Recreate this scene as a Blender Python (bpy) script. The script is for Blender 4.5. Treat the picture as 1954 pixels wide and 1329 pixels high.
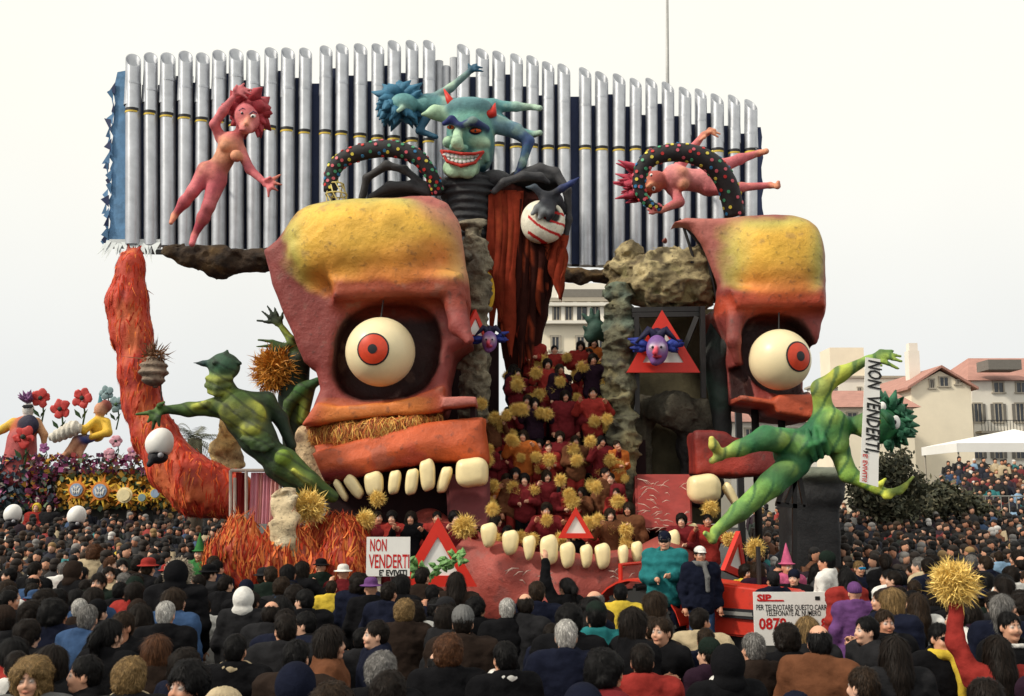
import bpy, bmesh, math, random
import numpy as np
from mathutils import Vector, Matrix, Euler

for o in list(bpy.data.objects):
    bpy.data.objects.remove(o, do_unlink=True)
SC = bpy.context.scene
COL = SC.collection
R = math.radians
rnd = random.Random(7)

# ------------------------------------------------------------------ camera
F = 2000.0                       # focal length in photo pixels (1954 x 1329)
CAMZ = 2.7
PITCH = math.atan(285.5 / F)
cd = bpy.data.cameras.new("camera")
cd.sensor_width = 36.0
cd.lens = F / 1954 * 36.0
cd.clip_start = 0.1
cd.clip_end = 3000
cam = bpy.data.objects.new("camera", cd)
cam.location = (0, 0, CAMZ)
cam.rotation_euler = (R(90) + PITCH, 0, 0)
COL.objects.link(cam)
SC.camera = cam

# ------------------------------------------------------------------ light
SUN_EL, SUN_AZ = R(40), R(-116)     # sun to the left, a little behind the camera
world = bpy.data.worlds.new("World")
SC.world = world
world.use_nodes = True
wn = world.node_tree.nodes
wl = world.node_tree.links
bg = wn["Background"]
sky = wn.new("ShaderNodeTexSky")
sky.sky_type = 'NISHITA'
sky.sun_disc = False
sky.sun_elevation = SUN_EL
sky.sun_rotation = SUN_AZ
sky.air_density = 1.0
sky.dust_density = 6.0
sky.ozone_density = 0.6
hs = wn.new("ShaderNodeHueSaturation")
hs.inputs["Saturation"].default_value = 0.12
wl.new(sky.outputs[0], hs.inputs["Color"])
veil = wn.new("ShaderNodeMix")
veil.data_type = 'RGBA'
veil.inputs[0].default_value = 0.86           # thin bright overcast over the sky
wl.new(hs.outputs[0], veil.inputs[6])
wtc = wn.new("ShaderNodeTexCoord"); wsx = wn.new("ShaderNodeSeparateXYZ"); wmr = wn.new("ShaderNodeMapRange"); wcl = wn.new("ShaderNodeMix")
wl.new(wtc.outputs["Generated"], wsx.inputs[0]); wl.new(wsx.outputs[2], wmr.inputs[0])
wmr.interpolation_type = 'SMOOTHSTEP'; wmr.inputs[1].default_value = .0; wmr.inputs[2].default_value = .42
wcl.data_type = 'RGBA'; wcl.inputs[6].default_value = (9.7, 9.95, 10.0, 1); wcl.inputs[7].default_value = (12.3, 12.0, 10.8, 1)   # paler grey air near the horizon
wl.new(wmr.outputs[0], wcl.inputs[0]); wl.new(wcl.outputs[2], veil.inputs[7])
cln = wn.new("ShaderNodeTexNoise"); cln.inputs["Scale"].default_value = 2.2; cln.inputs["Detail"].default_value = 4      # faint cloud tone in the overcast
clm = wn.new("ShaderNodeMapRange"); clm.inputs[1].default_value = .3; clm.inputs[2].default_value = .7; clm.inputs[3].default_value = .955; clm.inputs[4].default_value = 1.03
clx = wn.new("ShaderNodeMix"); clx.data_type = 'RGBA'; clx.blend_type = 'MULTIPLY'; clx.inputs[0].default_value = 1
wl.new(wtc.outputs["Generated"], cln.inputs["Vector"]); wl.new(cln.outputs["Fac"], clm.inputs[0]); wl.new(veil.outputs[2], clx.inputs[6]); wl.new(clm.outputs[0], clx.inputs[7])
wl.new(clx.outputs[2], bg.inputs["Color"])
bg.inputs["Strength"].default_value = 0.10

sd = bpy.data.lights.new("sun", 'SUN')
sd.energy = 3.0
sd.angle = R(6)
sd.color = (1.0, 0.91, 0.76)
sun = bpy.data.objects.new("sun", sd)
sdir = Vector((math.sin(SUN_AZ) * math.cos(SUN_EL), math.cos(SUN_AZ) * math.cos(SUN_EL), math.sin(SUN_EL)))
sun.rotation_euler = sdir.to_track_quat('Z', 'Y').to_euler()
sun.location = (-10, -10, 30)
COL.objects.link(sun)

SC.view_settings.view_transform = 'Standard'
SC.view_settings.look = 'None'
SC.view_settings.exposure = -0.06
SC.view_settings.gamma = 1.0
SC.render.engine = 'CYCLES'
SC.cycles.use_denoising = True
SC.cycles.max_bounces = 5
SC.cycles.diffuse_bounces = 3
SC.cycles.glossy_bounces = 3
SC.cycles.transmission_bounces = 2
SC.cycles.caustics_reflective = False
SC.cycles.caustics_refractive = False

# ------------------------------------------------------------------ pixel -> place
CP, SP = math.cos(PITCH), math.sin(PITCH)
def P(px, py, Y):
    """point at world depth Y that the photo shows at pixel px, py"""
    a, b = px - 977.0, 664.5 - py
    vx, vy, vz = a, F * CP - b * SP, F * SP + b * CP
    t = Y / vy
    return np.array((vx * t, Y, CAMZ + vz * t))
def M(px, Y):
    """metres that px photo pixels cover at depth Y"""
    return px * Y / F
def PZ(px, py, z):
    """point at world height z shown at pixel px, py (below the horizon when z < camera)"""
    a, b = px - 977.0, 664.5 - py
    vx, vy, vz = a, F * CP - b * SP, F * SP + b * CP
    t = (z - CAMZ) / vz
    return np.array((vx * t, vy * t, z))
def C(r, g, b):
    def l(u):
        u /= 255.0
        return u / 12.92 if u <= .04045 else ((u + .055) / 1.055) ** 2.4
    return (l(r), l(g), l(b))

# ------------------------------------------------------------------ materials
MATS = {}
def mat(name, col='attr', rough=.6, metal=0., var=.18, vs=6., bump=.0, bs=30., spec=.4, stripes=None, sheen=0., dirt=0., mul=False, bd=.03):
    """procedural material. col: rgb | 'attr' (painted vertex colours) | 'obj' (colour of the object)"""
    if name in MATS:
        return MATS[name]
    m = bpy.data.materials.new(name)
    m.use_nodes = True
    nt = m.node_tree
    n, l = nt.nodes, nt.links
    b = n["Principled BSDF"]
    b.inputs["Roughness"].default_value = rough
    b.inputs["Metallic"].default_value = metal
    b.inputs["Specular IOR Level"].default_value = spec
    if sheen:
        b.inputs["Sheen Weight"].default_value = sheen
    tc = n.new("ShaderNodeTexCoord")
    if col == 'attr':
        src = n.new("ShaderNodeAttribute"); src.attribute_name = "Col"; out = src.outputs["Color"]
    elif col == 'obj':
        src = n.new("ShaderNodeObjectInfo"); out = src.outputs["Color"]
    else:
        src = n.new("ShaderNodeRGB"); src.outputs[0].default_value = (*col, 1); out = src.outputs[0]
    if mul:
        at_ = n.new("ShaderNodeAttribute"); at_.attribute_name = "Col"; mm = n.new("ShaderNodeMix"); mm.data_type = 'RGBA'; mm.blend_type = 'MULTIPLY'; mm.inputs[0].default_value = 1
        l.new(out, mm.inputs[6]); l.new(at_.outputs["Color"], mm.inputs[7]); out = mm.outputs[2]
    nz = n.new("ShaderNodeTexNoise")
    nz.inputs["Scale"].default_value = vs
    nz.inputs["Detail"].default_value = 5
    nz.inputs["Roughness"].default_value = .65
    l.new(tc.outputs["Object"], nz.inputs["Vector"])
    mr = n.new("ShaderNodeMapRange")
    mr.inputs[1].default_value = .25; mr.inputs[2].default_value = .75
    mr.inputs[3].default_value = 1 - var; mr.inputs[4].default_value = 1 + var
    l.new(nz.outputs["Fac"], mr.inputs[0])
    mx = n.new("ShaderNodeMix"); mx.data_type = 'RGBA'; mx.blend_type = 'MULTIPLY'
    mx.inputs[0].default_value = 1
    l.new(out, mx.inputs[6]); l.new(mr.outputs[0], mx.inputs[7])
    fin = mx.outputs[2]
    if dirt:
        n2 = n.new("ShaderNodeTexNoise"); n2.inputs["Scale"].default_value = vs * 5; n2.inputs["Detail"].default_value = 8
        l.new(tc.outputs["Object"], n2.inputs["Vector"])
        cr = n.new("ShaderNodeMapRange"); cr.inputs[1].default_value = .58; cr.inputs[2].default_value = .72
        cr.inputs[3].default_value = 0; cr.inputs[4].default_value = dirt
        l.new(n2.outputs["Fac"], cr.inputs[0])
        m2 = n.new("ShaderNodeMix"); m2.data_type = 'RGBA'
        l.new(cr.outputs[0], m2.inputs[0]); l.new(fin, m2.inputs[6]); m2.inputs[7].default_value = (.05, .03, .025, 1)
        fin = m2.outputs[2]
    l.new(fin, b.inputs["Base Color"])
    if bump:
        if stripes:
            wv = n.new("ShaderNodeTexWave"); wv.bands_direction = stripes
            wv.inputs["Scale"].default_value = bs; wv.inputs["Distortion"].default_value = 3.0
            wv.inputs["Detail"].default_value = 3
            l.new(tc.outputs["Object"], wv.inputs["Vector"]); h = wv.outputs["Fac"]
        else:
            n3 = n.new("ShaderNodeTexNoise"); n3.inputs["Scale"].default_value = bs; n3.inputs["Detail"].default_value = 12; n3.inputs["Roughness"].default_value = .68
            l.new(tc.outputs["Object"], n3.inputs["Vector"]); h = n3.outputs["Fac"]
        bp = n.new("ShaderNodeBump"); bp.inputs["Strength"].default_value = bump; bp.inputs["Distance"].default_value = bd
        l.new(h, bp.inputs["Height"]); l.new(bp.outputs[0], b.inputs["Normal"])
    MATS[name] = m
    return m

mPaint = mat("painted_papier_mache", 'attr', .55, var=.2, vs=1.6, bump=.55, bs=4, dirt=.5, bd=.09)
mPaintS = mat("painted_smooth", 'attr', .62, var=.26, vs=5, bump=.6, bs=8, dirt=.25, bd=.04, spec=.3)
mRock = mat("sculpted_rock", 'attr', .85, var=.5, vs=4, bump=1., bs=4, dirt=.75, bd=.14)
mSkin = mat("skin", 'attr', .5, var=.06, vs=30)
mCloth = mat("cloth", 'obj', .95, var=.3, vs=7, bump=.5, bs=14, spec=.06, bd=.03)
mHair = mat("hair", 'obj', .6, var=.3, vs=40, spec=.18, mul=True)
mTooth = mat("tooth_enamel", C(236, 218, 168), .35, var=.10, vs=5, bump=.1, bs=9)
mGold = mat("gold_tinsel", C(240, 206, 116), .45, metal=.2, var=.35, vs=20)
mWhite = mat("white_paint", (.78, .77, .74), .45, var=.05, vs=6)
mBlack = mat("black_paint", (.012, .012, .016), .5, var=.1)
mRed = mat("red_paint", C(205, 44, 30), .45, var=.1, vs=5)
mSteel = mat("dark_steel", (.035, .033, .033), .5, metal=.5, var=.2)

# ------------------------------------------------------------------ objects
def lk(o):
    COL.objects.link(o); return o
def tag(o, label, cat, group=None, kind=None):
    if label: o["label"] = label
    if cat: o["category"] = cat
    if group: o["group"] = group
    if kind: o["kind"] = kind
    return o
def thing(name, label, cat, loc, group=None):
    o = lk(bpy.data.objects.new(name, None))
    o.empty_display_size = .2
    o.location = Vector([float(v) for v in loc])
    return tag(o, label, cat, group)
def fast_mesh(name, V, Fq, col=None, smooth=True):
    V = np.asarray(V, np.float32); Fq = np.asarray(Fq, np.int32)
    me = bpy.data.meshes.new(name)
    k = Fq.shape[1]
    me.vertices.add(len(V)); me.vertices.foreach_set("co", V.ravel())
    me.loops.add(Fq.size); me.loops.foreach_set("vertex_index", Fq.ravel())
    me.polygons.add(len(Fq)); me.polygons.foreach_set("loop_start", np.arange(0, Fq.size, k, dtype=np.int32))
    if smooth:
        me.polygons.foreach_set("use_smooth", np.ones(len(Fq), bool))
    me.update(calc_edges=True)
    if col is not None:
        a = me.attributes.new("Col", 'FLOAT_COLOR', 'POINT')
        c4 = np.ones((len(V), 4), np.float32); c4[:, :3] = col
        a.data.foreach_set("color", c4.ravel())
    return me
def ob(name, me, m=None, parent=None):
    """link a mesh given in world coordinates; under a parent it is made relative to the parent's place"""
    o = lk(bpy.data.objects.new(name, me))
    if m is not None and not me.materials:
        me.materials.append(m)
    if parent is not None:
        w = Vector(parent.location)
        q = parent.parent
        while q is not None:
            w += q.location; q = q.parent
        me.transform(Matrix.Translation(-w))
        o.parent = parent
    return o
def solo(name, me, m, label, cat, group=None, kind=None):
    """top-level single mesh, origin moved to its base"""
    n = len(me.vertices)
    co = np.empty(n * 3, np.float32); me.vertices.foreach_get("co", co); co = co.reshape(-1, 3)
    lo, hi = co.min(0), co.max(0)
    base = Vector((float(lo[0] + hi[0]) / 2, float(lo[1] + hi[1]) / 2, float(lo[2])))
    me.transform(Matrix.Translation(-base))
    o = ob(name, me, m); o.location = base
    return tag(o, label, cat, group, kind)
def kids(o):
    return [c for c in ALLKIDS.get(o.name, [])]

class MB:
    """hard-surface mesh collector"""
    def __init__(s): s.v = []; s.f = []
    def add(s, V, Fc):
        b = len(s.v); s.v += [tuple(float(q) for q in p) for p in V]; s.f += [tuple(i + b for i in f) for f in Fc]; return s
    def box(s, c, size, rz=0., rot=None):
        hx, hy, hz = [q / 2 for q in size]
        V = [Vector((x, y, z)) for z in (-hz, hz) for (x, y) in ((-hx, -hy), (hx, -hy), (hx, hy), (-hx, hy))]
        m = rot if rot is not None else Matrix.Rotation(rz, 3, 'Z')
        V = [m @ p + Vector([float(q) for q in c]) for p in V]
        return s.add(V, [(3, 2, 1, 0), (4, 5, 6, 7), (0, 1, 5, 4), (1, 2, 6, 5), (2, 3, 7, 6), (3, 0, 4, 7)])
    def beam(s, a, b, w, h=None):
        a = Vector([float(q) for q in a]); b = Vector([float(q) for q in b]); h = h or w
        d = b - a
        q = d.to_track_quat('X', 'Z').to_matrix()
        return s.box((a + b) / 2, (d.length, w, h), rot=q)
    def tube(s, pts, rad, n=8, caps=True):
        pts = [Vector([float(q) for q in p]) for p in pts]
        if not hasattr(rad, '__len__'): rad = [rad] * len(pts)
        V = []; Fc = []
        t0 = (pts[1] - pts[0]).normalized()
        u = t0.orthogonal().normalized()
        for i, p in enumerate(pts):
            t = (pts[min(i + 1, len(pts) - 1)] - pts[max(i - 1, 0)]).normalized()
            u = (u - t * u.dot(t)).normalized(); w = t.cross(u)
            for k in range(n):
                a = 2 * math.pi * k / n
                V.append(p + (u * math.cos(a) + w * math.sin(a)) * rad[i])
        for i in range(len(pts) - 1):
            for k in range(n):
                k2 = (k + 1) % n
                Fc.append((i * n + k, i * n + k2, (i + 1) * n + k2, (i + 1) * n + k))
        if caps:
            Fc.append(tuple(range(n - 1, -1, -1))); Fc.append(tuple((len(pts) - 1) * n + k for k in range(n)))
        return s.add(V, Fc)
    def prism(s, poly, d):
        """poly: closed list of 3-D points facing -d; extruded by vector d"""
        n = len(poly); d = Vector([float(q) for q in d])
        V = [Vector([float(q) for q in p]) for p in poly]; V += [p + d for p in V]
        return s.add(V, [tuple(range(n)), tuple(range(2 * n - 1, n - 1, -1))] + [(i, i + n, (i + 1) % n + n, (i + 1) % n) for i in range(n)])
    def cone(s, a, b, r, n=6): return s.tube([a, b], [r, r * .04], n)
    def ball(s, c, r, n=8, m=5):
        c = [float(q) for q in c]; r = r if hasattr(r, '__len__') else (r, r, r)
        V = [(c[0], c[1], c[2] - r[2])]
        for i in range(1, m):
            p = -math.pi / 2 + math.pi * i / m
            for k in range(n):
                a = 2 * math.pi * k / n
                V.append((c[0] + r[0] * math.cos(p) * math.cos(a), c[1] + r[1] * math.cos(p) * math.sin(a), c[2] + r[2] * math.sin(p)))
        V.append((c[0], c[1], c[2] + r[2])); L = len(V) - 1
        Fc = [(0, 1 + (k + 1) % n, 1 + k) for k in range(n)] + [(L, L - n + k, L - n + (k + 1) % n) for k in range(n)]
        for i in range(m - 2):
            for k in range(n):
                a = 1 + i * n + k; b2 = 1 + i * n + (k + 1) % n
                Fc.append((a, b2, b2 + n, a + n))
        return s.add(V, Fc)
    def mesh(s, name, smooth=False, col=None, bevel=0):
        me = bpy.data.meshes.new(name); me.from_pydata(s.v, [], s.f); me.update()
        if bevel:
            bm = bmesh.new(); bm.from_mesh(me)
            bmesh.ops.bevel(bm, geom=list(bm.edges), offset=bevel, segments=2, affect='EDGES', clamp_overlap=True)
            bm.to_mesh(me); bm.free()
        bm = bmesh.new(); bm.from_mesh(me); bmesh.ops.recalc_face_normals(bm, faces=bm.faces); bm.to_mesh(me); bm.free()
        if smooth: me.polygons.foreach_set("use_smooth", [True] * len(me.polygons))
        if col is not None:
            a = me.attributes.new("Col", 'FLOAT_COLOR', 'POINT'); a.data.foreach_set("color", list((*col, 1.)) * len(me.vertices))
        return me

# ------------------------------------------------------------------ distance-field sculpting
_rs = np.random.RandomState(3)
_tab = _rs.rand(4096).astype(np.float32)
def vnoise(X, freq, seed=0):
    q = np.asarray(X, np.float64) * freq + seed * 17.31
    i = np.floor(q).astype(np.int64); f = q - i; f = f * f * (3 - 2 * f)
    def h(a, b, c): return _tab[(a * 73856093 ^ b * 19349663 ^ c * 83492791 ^ seed * 7919) & 4095]
    x, y, z = i[..., 0], i[..., 1], i[..., 2]; fx, fy, fz = f[..., 0], f[..., 1], f[..., 2]
    def L(a, b, t): return a + (b - a) * t
    return L(L(L(h(x, y, z), h(x + 1, y, z), fx), L(h(x, y + 1, z), h(x + 1, y + 1, z), fx), fy),
             L(L(h(x, y, z + 1), h(x + 1, y, z + 1), fx), L(h(x, y + 1, z + 1), h(x + 1, y + 1, z + 1), fx), fy), fz) * 2 - 1
def fbm(X, freq, seed=0, o=3):
    r = 0; a = 1.
    for k in range(o):
        r = r + a * vnoise(X, freq * 2 ** k, seed + k); a *= .5
    return r / 1.75

def surf_nets(D, org, h):
    ins = D < 0
    nx, ny, nz = D.shape
    c = np.zeros((nx - 1, ny - 1, nz - 1), np.uint8)
    for a in (0, 1):
        for b in (0, 1):
            for d in (0, 1):
                c += ins[a:nx - 1 + a, b:ny - 1 + b, d:nz - 1 + d]
    act = (c > 0) & (c < 8)
    idx = np.full(act.shape, -1, np.int32)
    I = np.argwhere(act); idx[act] = np.arange(len(I))
    pos = np.zeros((len(I), 3)); cnt = np.zeros(len(I))
    i, j, k = I.T
    cor = {}
    for a in (0, 1):
        for b in (0, 1):
            for d in (0, 1):
                cor[a, b, d] = D[i + a, j + b, k + d]
    for ax in range(3):
        for p in (0, 1):
            for q in (0, 1):
                e0 = [p, q]; e0.insert(ax, 0); e1 = [p, q]; e1.insert(ax, 1)
                d0, d1 = cor[tuple(e0)], cor[tuple(e1)]
                m = (d0 < 0) != (d1 < 0)
                t = np.where(m, d0 / np.where(m, d0 - d1, 1), 0)
                off = np.tile(np.array(e0, float), (len(I), 1)); off[:, ax] = t
                pos += off * m[:, None]; cnt += m
    V = (I + pos / cnt[:, None]) * h + org
    Q = []
    for ax in range(3):
        s0 = [slice(None)] * 3; s1 = [slice(None)] * 3
        s0[ax] = slice(0, -1); s1[ax] = slice(1, None)
        a, b = ins[tuple(s0)], ins[tuple(s1)]
        o1, o2 = [(1, 2), (2, 0), (0, 1)][ax]
        for flip, mk in ((False, a & ~b), (True, ~a & b)):
            E = np.argwhere(mk)
            E = E[(E[:, o1] > 0) & (E[:, o2] > 0) & (E[:, o1] < D.shape[o1] - 1) & (E[:, o2] < D.shape[o2] - 1)]
            if not len(E): continue
            qd = []
            for da, db in ((1, 1), (0, 1), (0, 0), (1, 0)):
                e = E.copy(); e[:, o1] -= da; e[:, o2] -= db
                qd.append(idx[e[:, 0], e[:, 1], e[:, 2]])
            qd = np.stack(qd, 1)
            if flip: qd = qd[:, ::-1]
            Q.append(qd)
    return V, np.concatenate(Q)

class SDF:
    def __init__(s, k=.05): s.k = k; s.p = []
    def _add(s, f, lo, hi, col, k, op): s.p.append((f, np.array(lo, float), np.array(hi, float), col, s.k if k is None else k, op)); return s
    def cap(s, a, b, ra, rb=None, col=(.5, .5, .5), k=None, op='+'):
        a = np.array(a, float); b = np.array(b, float); rb = ra if rb is None else rb
        ba = b - a; L = max(ba @ ba, 1e-12)
        def f(x, y, z):
            px, py, pz = x - a[0], y - a[1], z - a[2]
            t = np.clip((px * ba[0] + py * ba[1] + pz * ba[2]) / L, 0, 1)
            return np.sqrt((px - t * ba[0]) ** 2 + (py - t * ba[1]) ** 2 + (pz - t * ba[2]) ** 2) - (ra + (rb - ra) * t)
        m = max(ra, rb)
        return s._add(f, np.minimum(a, b) - m, np.maximum(a, b) + m, col, k, op)
    def chain(s, pts, rad, col=(.5, .5, .5), k=None, op='+'):
        for i in range(len(pts) - 1):
            cc = col[i] if isinstance(col, list) else col
            s.cap(pts[i], pts[i + 1], rad[i], rad[i + 1], cc, k, op)
        return s
    def ell(s, c, r, col=(.5, .5, .5), rot=None, n=2, k=None, op='+'):
        c = np.array(c, float); r = np.array(r if hasattr(r, '__len__') else (r, r, r), float)
        A = None if rot is None else np.array(rot.transposed() if isinstance(rot, Matrix) else rot)
        def f(x, y, z):
            p = (x - c[0], y - c[1], z - c[2])
            if A is not None:
                p = tuple(A[q, 0] * p[0] + A[q, 1] * p[1] + A[q, 2] * p[2] for q in range(3))
            if n == 2:
                k0 = np.sqrt((p[0] / r[0]) ** 2 + (p[1] / r[1]) ** 2 + (p[2] / r[2]) ** 2)
                k1 = np.sqrt((p[0] / r[0] ** 2) ** 2 + (p[1] / r[1] ** 2) ** 2 + (p[2] / r[2] ** 2) ** 2)
                return k0 * (k0 - 1) / np.maximum(k1, 1e-9)
            g = (np.abs(p[0] / r[0]) ** n + np.abs(p[1] / r[1]) ** n + np.abs(p[2] / r[2]) ** n) ** (1. / n)
            return (g - 1) * r.min()
        m = r if A is None else np.full(3, np.linalg.norm(r) if n > 2 else r.max())
        return s._add(f, c - m, c + m, col, k, op)
    def poly(s, px, Y, d, half, rnd_=.1, col=(.5, .5, .5), k=None, op='+'):
        """outline given in photo pixels at depth Y, a slab of half thickness half centred d behind it"""
        pts = np.array([P(x, y, Y) for x, y in px])[:, [0, 2]]; yc = Y + d; n = len(pts)
        def f(x, y, z):
            x, z = np.broadcast_arrays(x, z) if np.ndim(x) == 1 else (np.broadcast_to(x, (x.shape[0], 1, z.shape[2])), np.broadcast_to(z, (x.shape[0], 1, z.shape[2])))
            dd = np.full(x.shape, 1e9); sg = np.ones(x.shape)
            for i in range(n):
                a, b = pts[i], pts[i - 1]; e = b - a; wx, wz = x - a[0], z - a[1]
                t = np.clip((wx * e[0] + wz * e[1]) / (e @ e), 0, 1); dd = np.minimum(dd, (wx - e[0] * t) ** 2 + (wz - e[1] * t) ** 2)
                c1 = z >= a[1]; c2 = z < b[1]; c3 = e[0] * wz > e[1] * wx; al = c1 & c2 & c3; no = ~c1 & ~c2 & ~c3; sg = np.where(al | no, -sg, sg)
            d2 = np.sqrt(dd) * sg; q1 = d2 + rnd_; q2 = np.abs(y - yc) - half + rnd_
            return np.minimum(np.maximum(q1, q2), 0) + np.sqrt(np.maximum(q1, 0) ** 2 + np.maximum(q2, 0) ** 2) - rnd_
        lo, hi = pts.min(0), pts.max(0)
        return s._add(f, (lo[0], yc - half, lo[1]), (hi[0], yc + half, hi[1]), col, k, op)
    def build(s, h, disp=None, k_col=None, pad=2):
        ad = [p for p in s.p if p[5] == '+']
        lo = np.min([p[1] for p in ad], 0) - (pad + 1) * h - .02; hi = np.max([p[2] for p in ad], 0) + (pad + 1) * h + .02
        n = np.ceil((hi - lo) / h).astype(int) + 1
        D = np.full(n, 9.0)
        ax = [lo[q] + h * np.arange(n[q]) for q in range(3)]
        for f, a, b, col, k, op in s.p:
            mg = k + 2.5 * h + .02
            i0 = np.clip(np.floor((a - mg - lo) / h).astype(int), 0, n); i1 = np.clip(np.ceil((b + mg - lo) / h).astype(int) + 1, 0, n)
            if (i1 <= i0).any(): continue
            sl = tuple(slice(i0[q], i1[q]) for q in range(3))
            d2 = f(ax[0][sl[0]][:, None, None], ax[1][sl[1]][None, :, None], ax[2][sl[2]][None, None, :])
            d1 = D[sl]
            if op == '+':
                t = np.clip(.5 + .5 * (d1 - d2) / k, 0, 1); D[sl] = d1 + (d2 - d1) * t - k * t * (1 - t)
            else:
                d1 = -d1; t = np.clip(.5 + .5 * (d1 - d2) / k, 0, 1); D[sl] = -(d1 + (d2 - d1) * t - k * t * (1 - t))
        if disp is not None:
            m = np.argwhere(np.abs(D) < disp[0] + 3 * h)
            pts = np.stack([ax[q][m[:, q]] for q in range(3)], 1)
            D[m[:, 0], m[:, 1], m[:, 2]] += disp[1](pts)
        V, Q = surf_nets(D, lo, h)
        kc = k_col or s.k
        W = np.zeros(len(V)); A = np.zeros((len(V), 3)); mind = np.full(len(V), 9.); cuts = []
        for f, a, b, col, k, op in s.p:
            if col is None: continue
            d = f(V[:, 0], V[:, 1], V[:, 2])
            if op != '+': cuts.append((d, col)); continue
            w = np.exp(np.clip(-d / (kc * .5), -30, 8)); mind = np.minimum(mind, d)
            W += w; A += w[:, None] * np.array(col)
        A = A / np.maximum(W, 1e-30)[:, None]
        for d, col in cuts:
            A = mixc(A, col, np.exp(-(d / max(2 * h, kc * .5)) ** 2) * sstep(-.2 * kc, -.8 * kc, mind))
        return V, Q, A
    def mesh(s, name, h, disp=None, paint=None, k_col=None):
        V, Q, c = s.build(h, disp, k_col)
        if paint is not None: c = paint(V, c)
        return fast_mesh(name, V, Q, c)
def dispn(amp, freq, seed=0, o=3):
    return (amp, lambda X: amp * fbm(X, freq, seed, o))
def mixc(c, tgt, w):
    w = np.clip(w, 0, 1)[:, None]; return c * (1 - w) + np.array(tgt) * w
def brush(V, c, seed, amp=.35, fr=5., dr=(1, .6, .25)):
    """uneven hand-laid paint: long strokes, thin patches and scuffs"""
    a = fbm(V @ np.array(((.8, .3, .5), (-.3, .9, .2), (-.5, -.3, .8))) * np.array(dr), fr, seed, 3); b = fbm(V, 1.3, seed + 5, 3)
    c = c * (1 + amp * a + amp * .7 * b)[:, None]
    sc = sstep(.38, .5, fbm(V, 3.1, seed + 11, 4)); return np.clip(mixc(c, c.mean(0) * .4 + .08, sc * .35), 0, 1)
def sstep(a, b, x):
    t = np.clip((x - a) / (b - a), 0, 1); return t * t * (3 - 2 * t)
def surf_strips(V, Q, n, L, w, jit, seed, cols, lift=.05, flow=(0, 0, -1)):
    r = np.random.RandomState(seed); fn = np.cross(V[Q[:, 2]] - V[Q[:, 0]], V[Q[:, 3]] - V[Q[:, 1]]); vn = np.zeros_like(V)
    for k in range(4): np.add.at(vn, Q[:, k], fn)
    vn /= np.linalg.norm(vn, axis=1)[:, None] + 1e-9
    i = r.randint(len(V), size=n); p = V[i]; nn = vn[i]; fl = np.array(flow) + r.normal(size=(n, 3)) * jit
    t = fl - nn * (fl * nn).sum(1)[:, None]; t /= np.linalg.norm(t, axis=1)[:, None] + 1e-6; sd = np.cross(nn, t); l = L * (.5 + r.rand(n, 1)); ww = w * (.5 + r.rand(n, 1))
    b = p - t * l * .4 - nn * .01; m1 = p + nn * lift * r.rand(n, 1); e = p + t * l * .6 + nn * lift * (r.rand(n, 1) - .1) + sd * l * .12 * r.normal(size=(n, 1))
    S = np.stack([b - sd * ww, b + sd * ww, m1 + sd * ww, m1 - sd * ww, e + sd * ww * .15, e - sd * ww * .15], 1).reshape(-1, 3); o = np.arange(n)[:, None] * 6
    c = np.array(cols)[r.randint(len(cols), size=n)] * (.75 + .5 * r.rand(n, 1))
    return fast_mesh("raffia", S, np.concatenate([o + np.array([[0, 1, 2, 3]]), o + np.array([[3, 2, 4, 5]])]), np.repeat(c, 6, 0), False)
# ================================================================== the setting
mAsph = mat("asphalt", (.05, .048, .047), .9, var=.25, vs=1.3, bump=.4, bs=40)
g = MB().add([(x, y, z) for y, z in ((-60, 0), (26, 0), (35, .75), (1500, .75)) for x in (-900, 900)], [(0, 1, 3, 2), (2, 3, 5, 4), (4, 5, 7, 6)])
gr = ob("ground", g.mesh("ground"), mAsph); gr["kind"] = "structure"

mCream = mat("cream_plaster", C(236, 225, 202), .85, var=.07, vs=.5, bump=.1, bs=6)  # wall tone lightened, distance haze put into the colour
mIvory = mat("ivory_plaster", C(230, 225, 214), .85, var=.07, vs=.5, bump=.1, bs=6)
mTile = mat("red_roof_tiles", C(172, 126, 114), .8, var=.2, vs=1.5, bump=.6, bs=2.2, stripes='X')  # roof tone paled in place of haze in the air
mGlass = mat("window_glass", (.03, .035, .045), .12, var=.1, spec=.6)
mShut = mat("grey_shutter", C(120, 116, 110), .7, var=.1, bump=.4, bs=12, stripes='Z')
mConc = mat("grey_trim", C(168, 160, 146), .8, var=.1)

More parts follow.
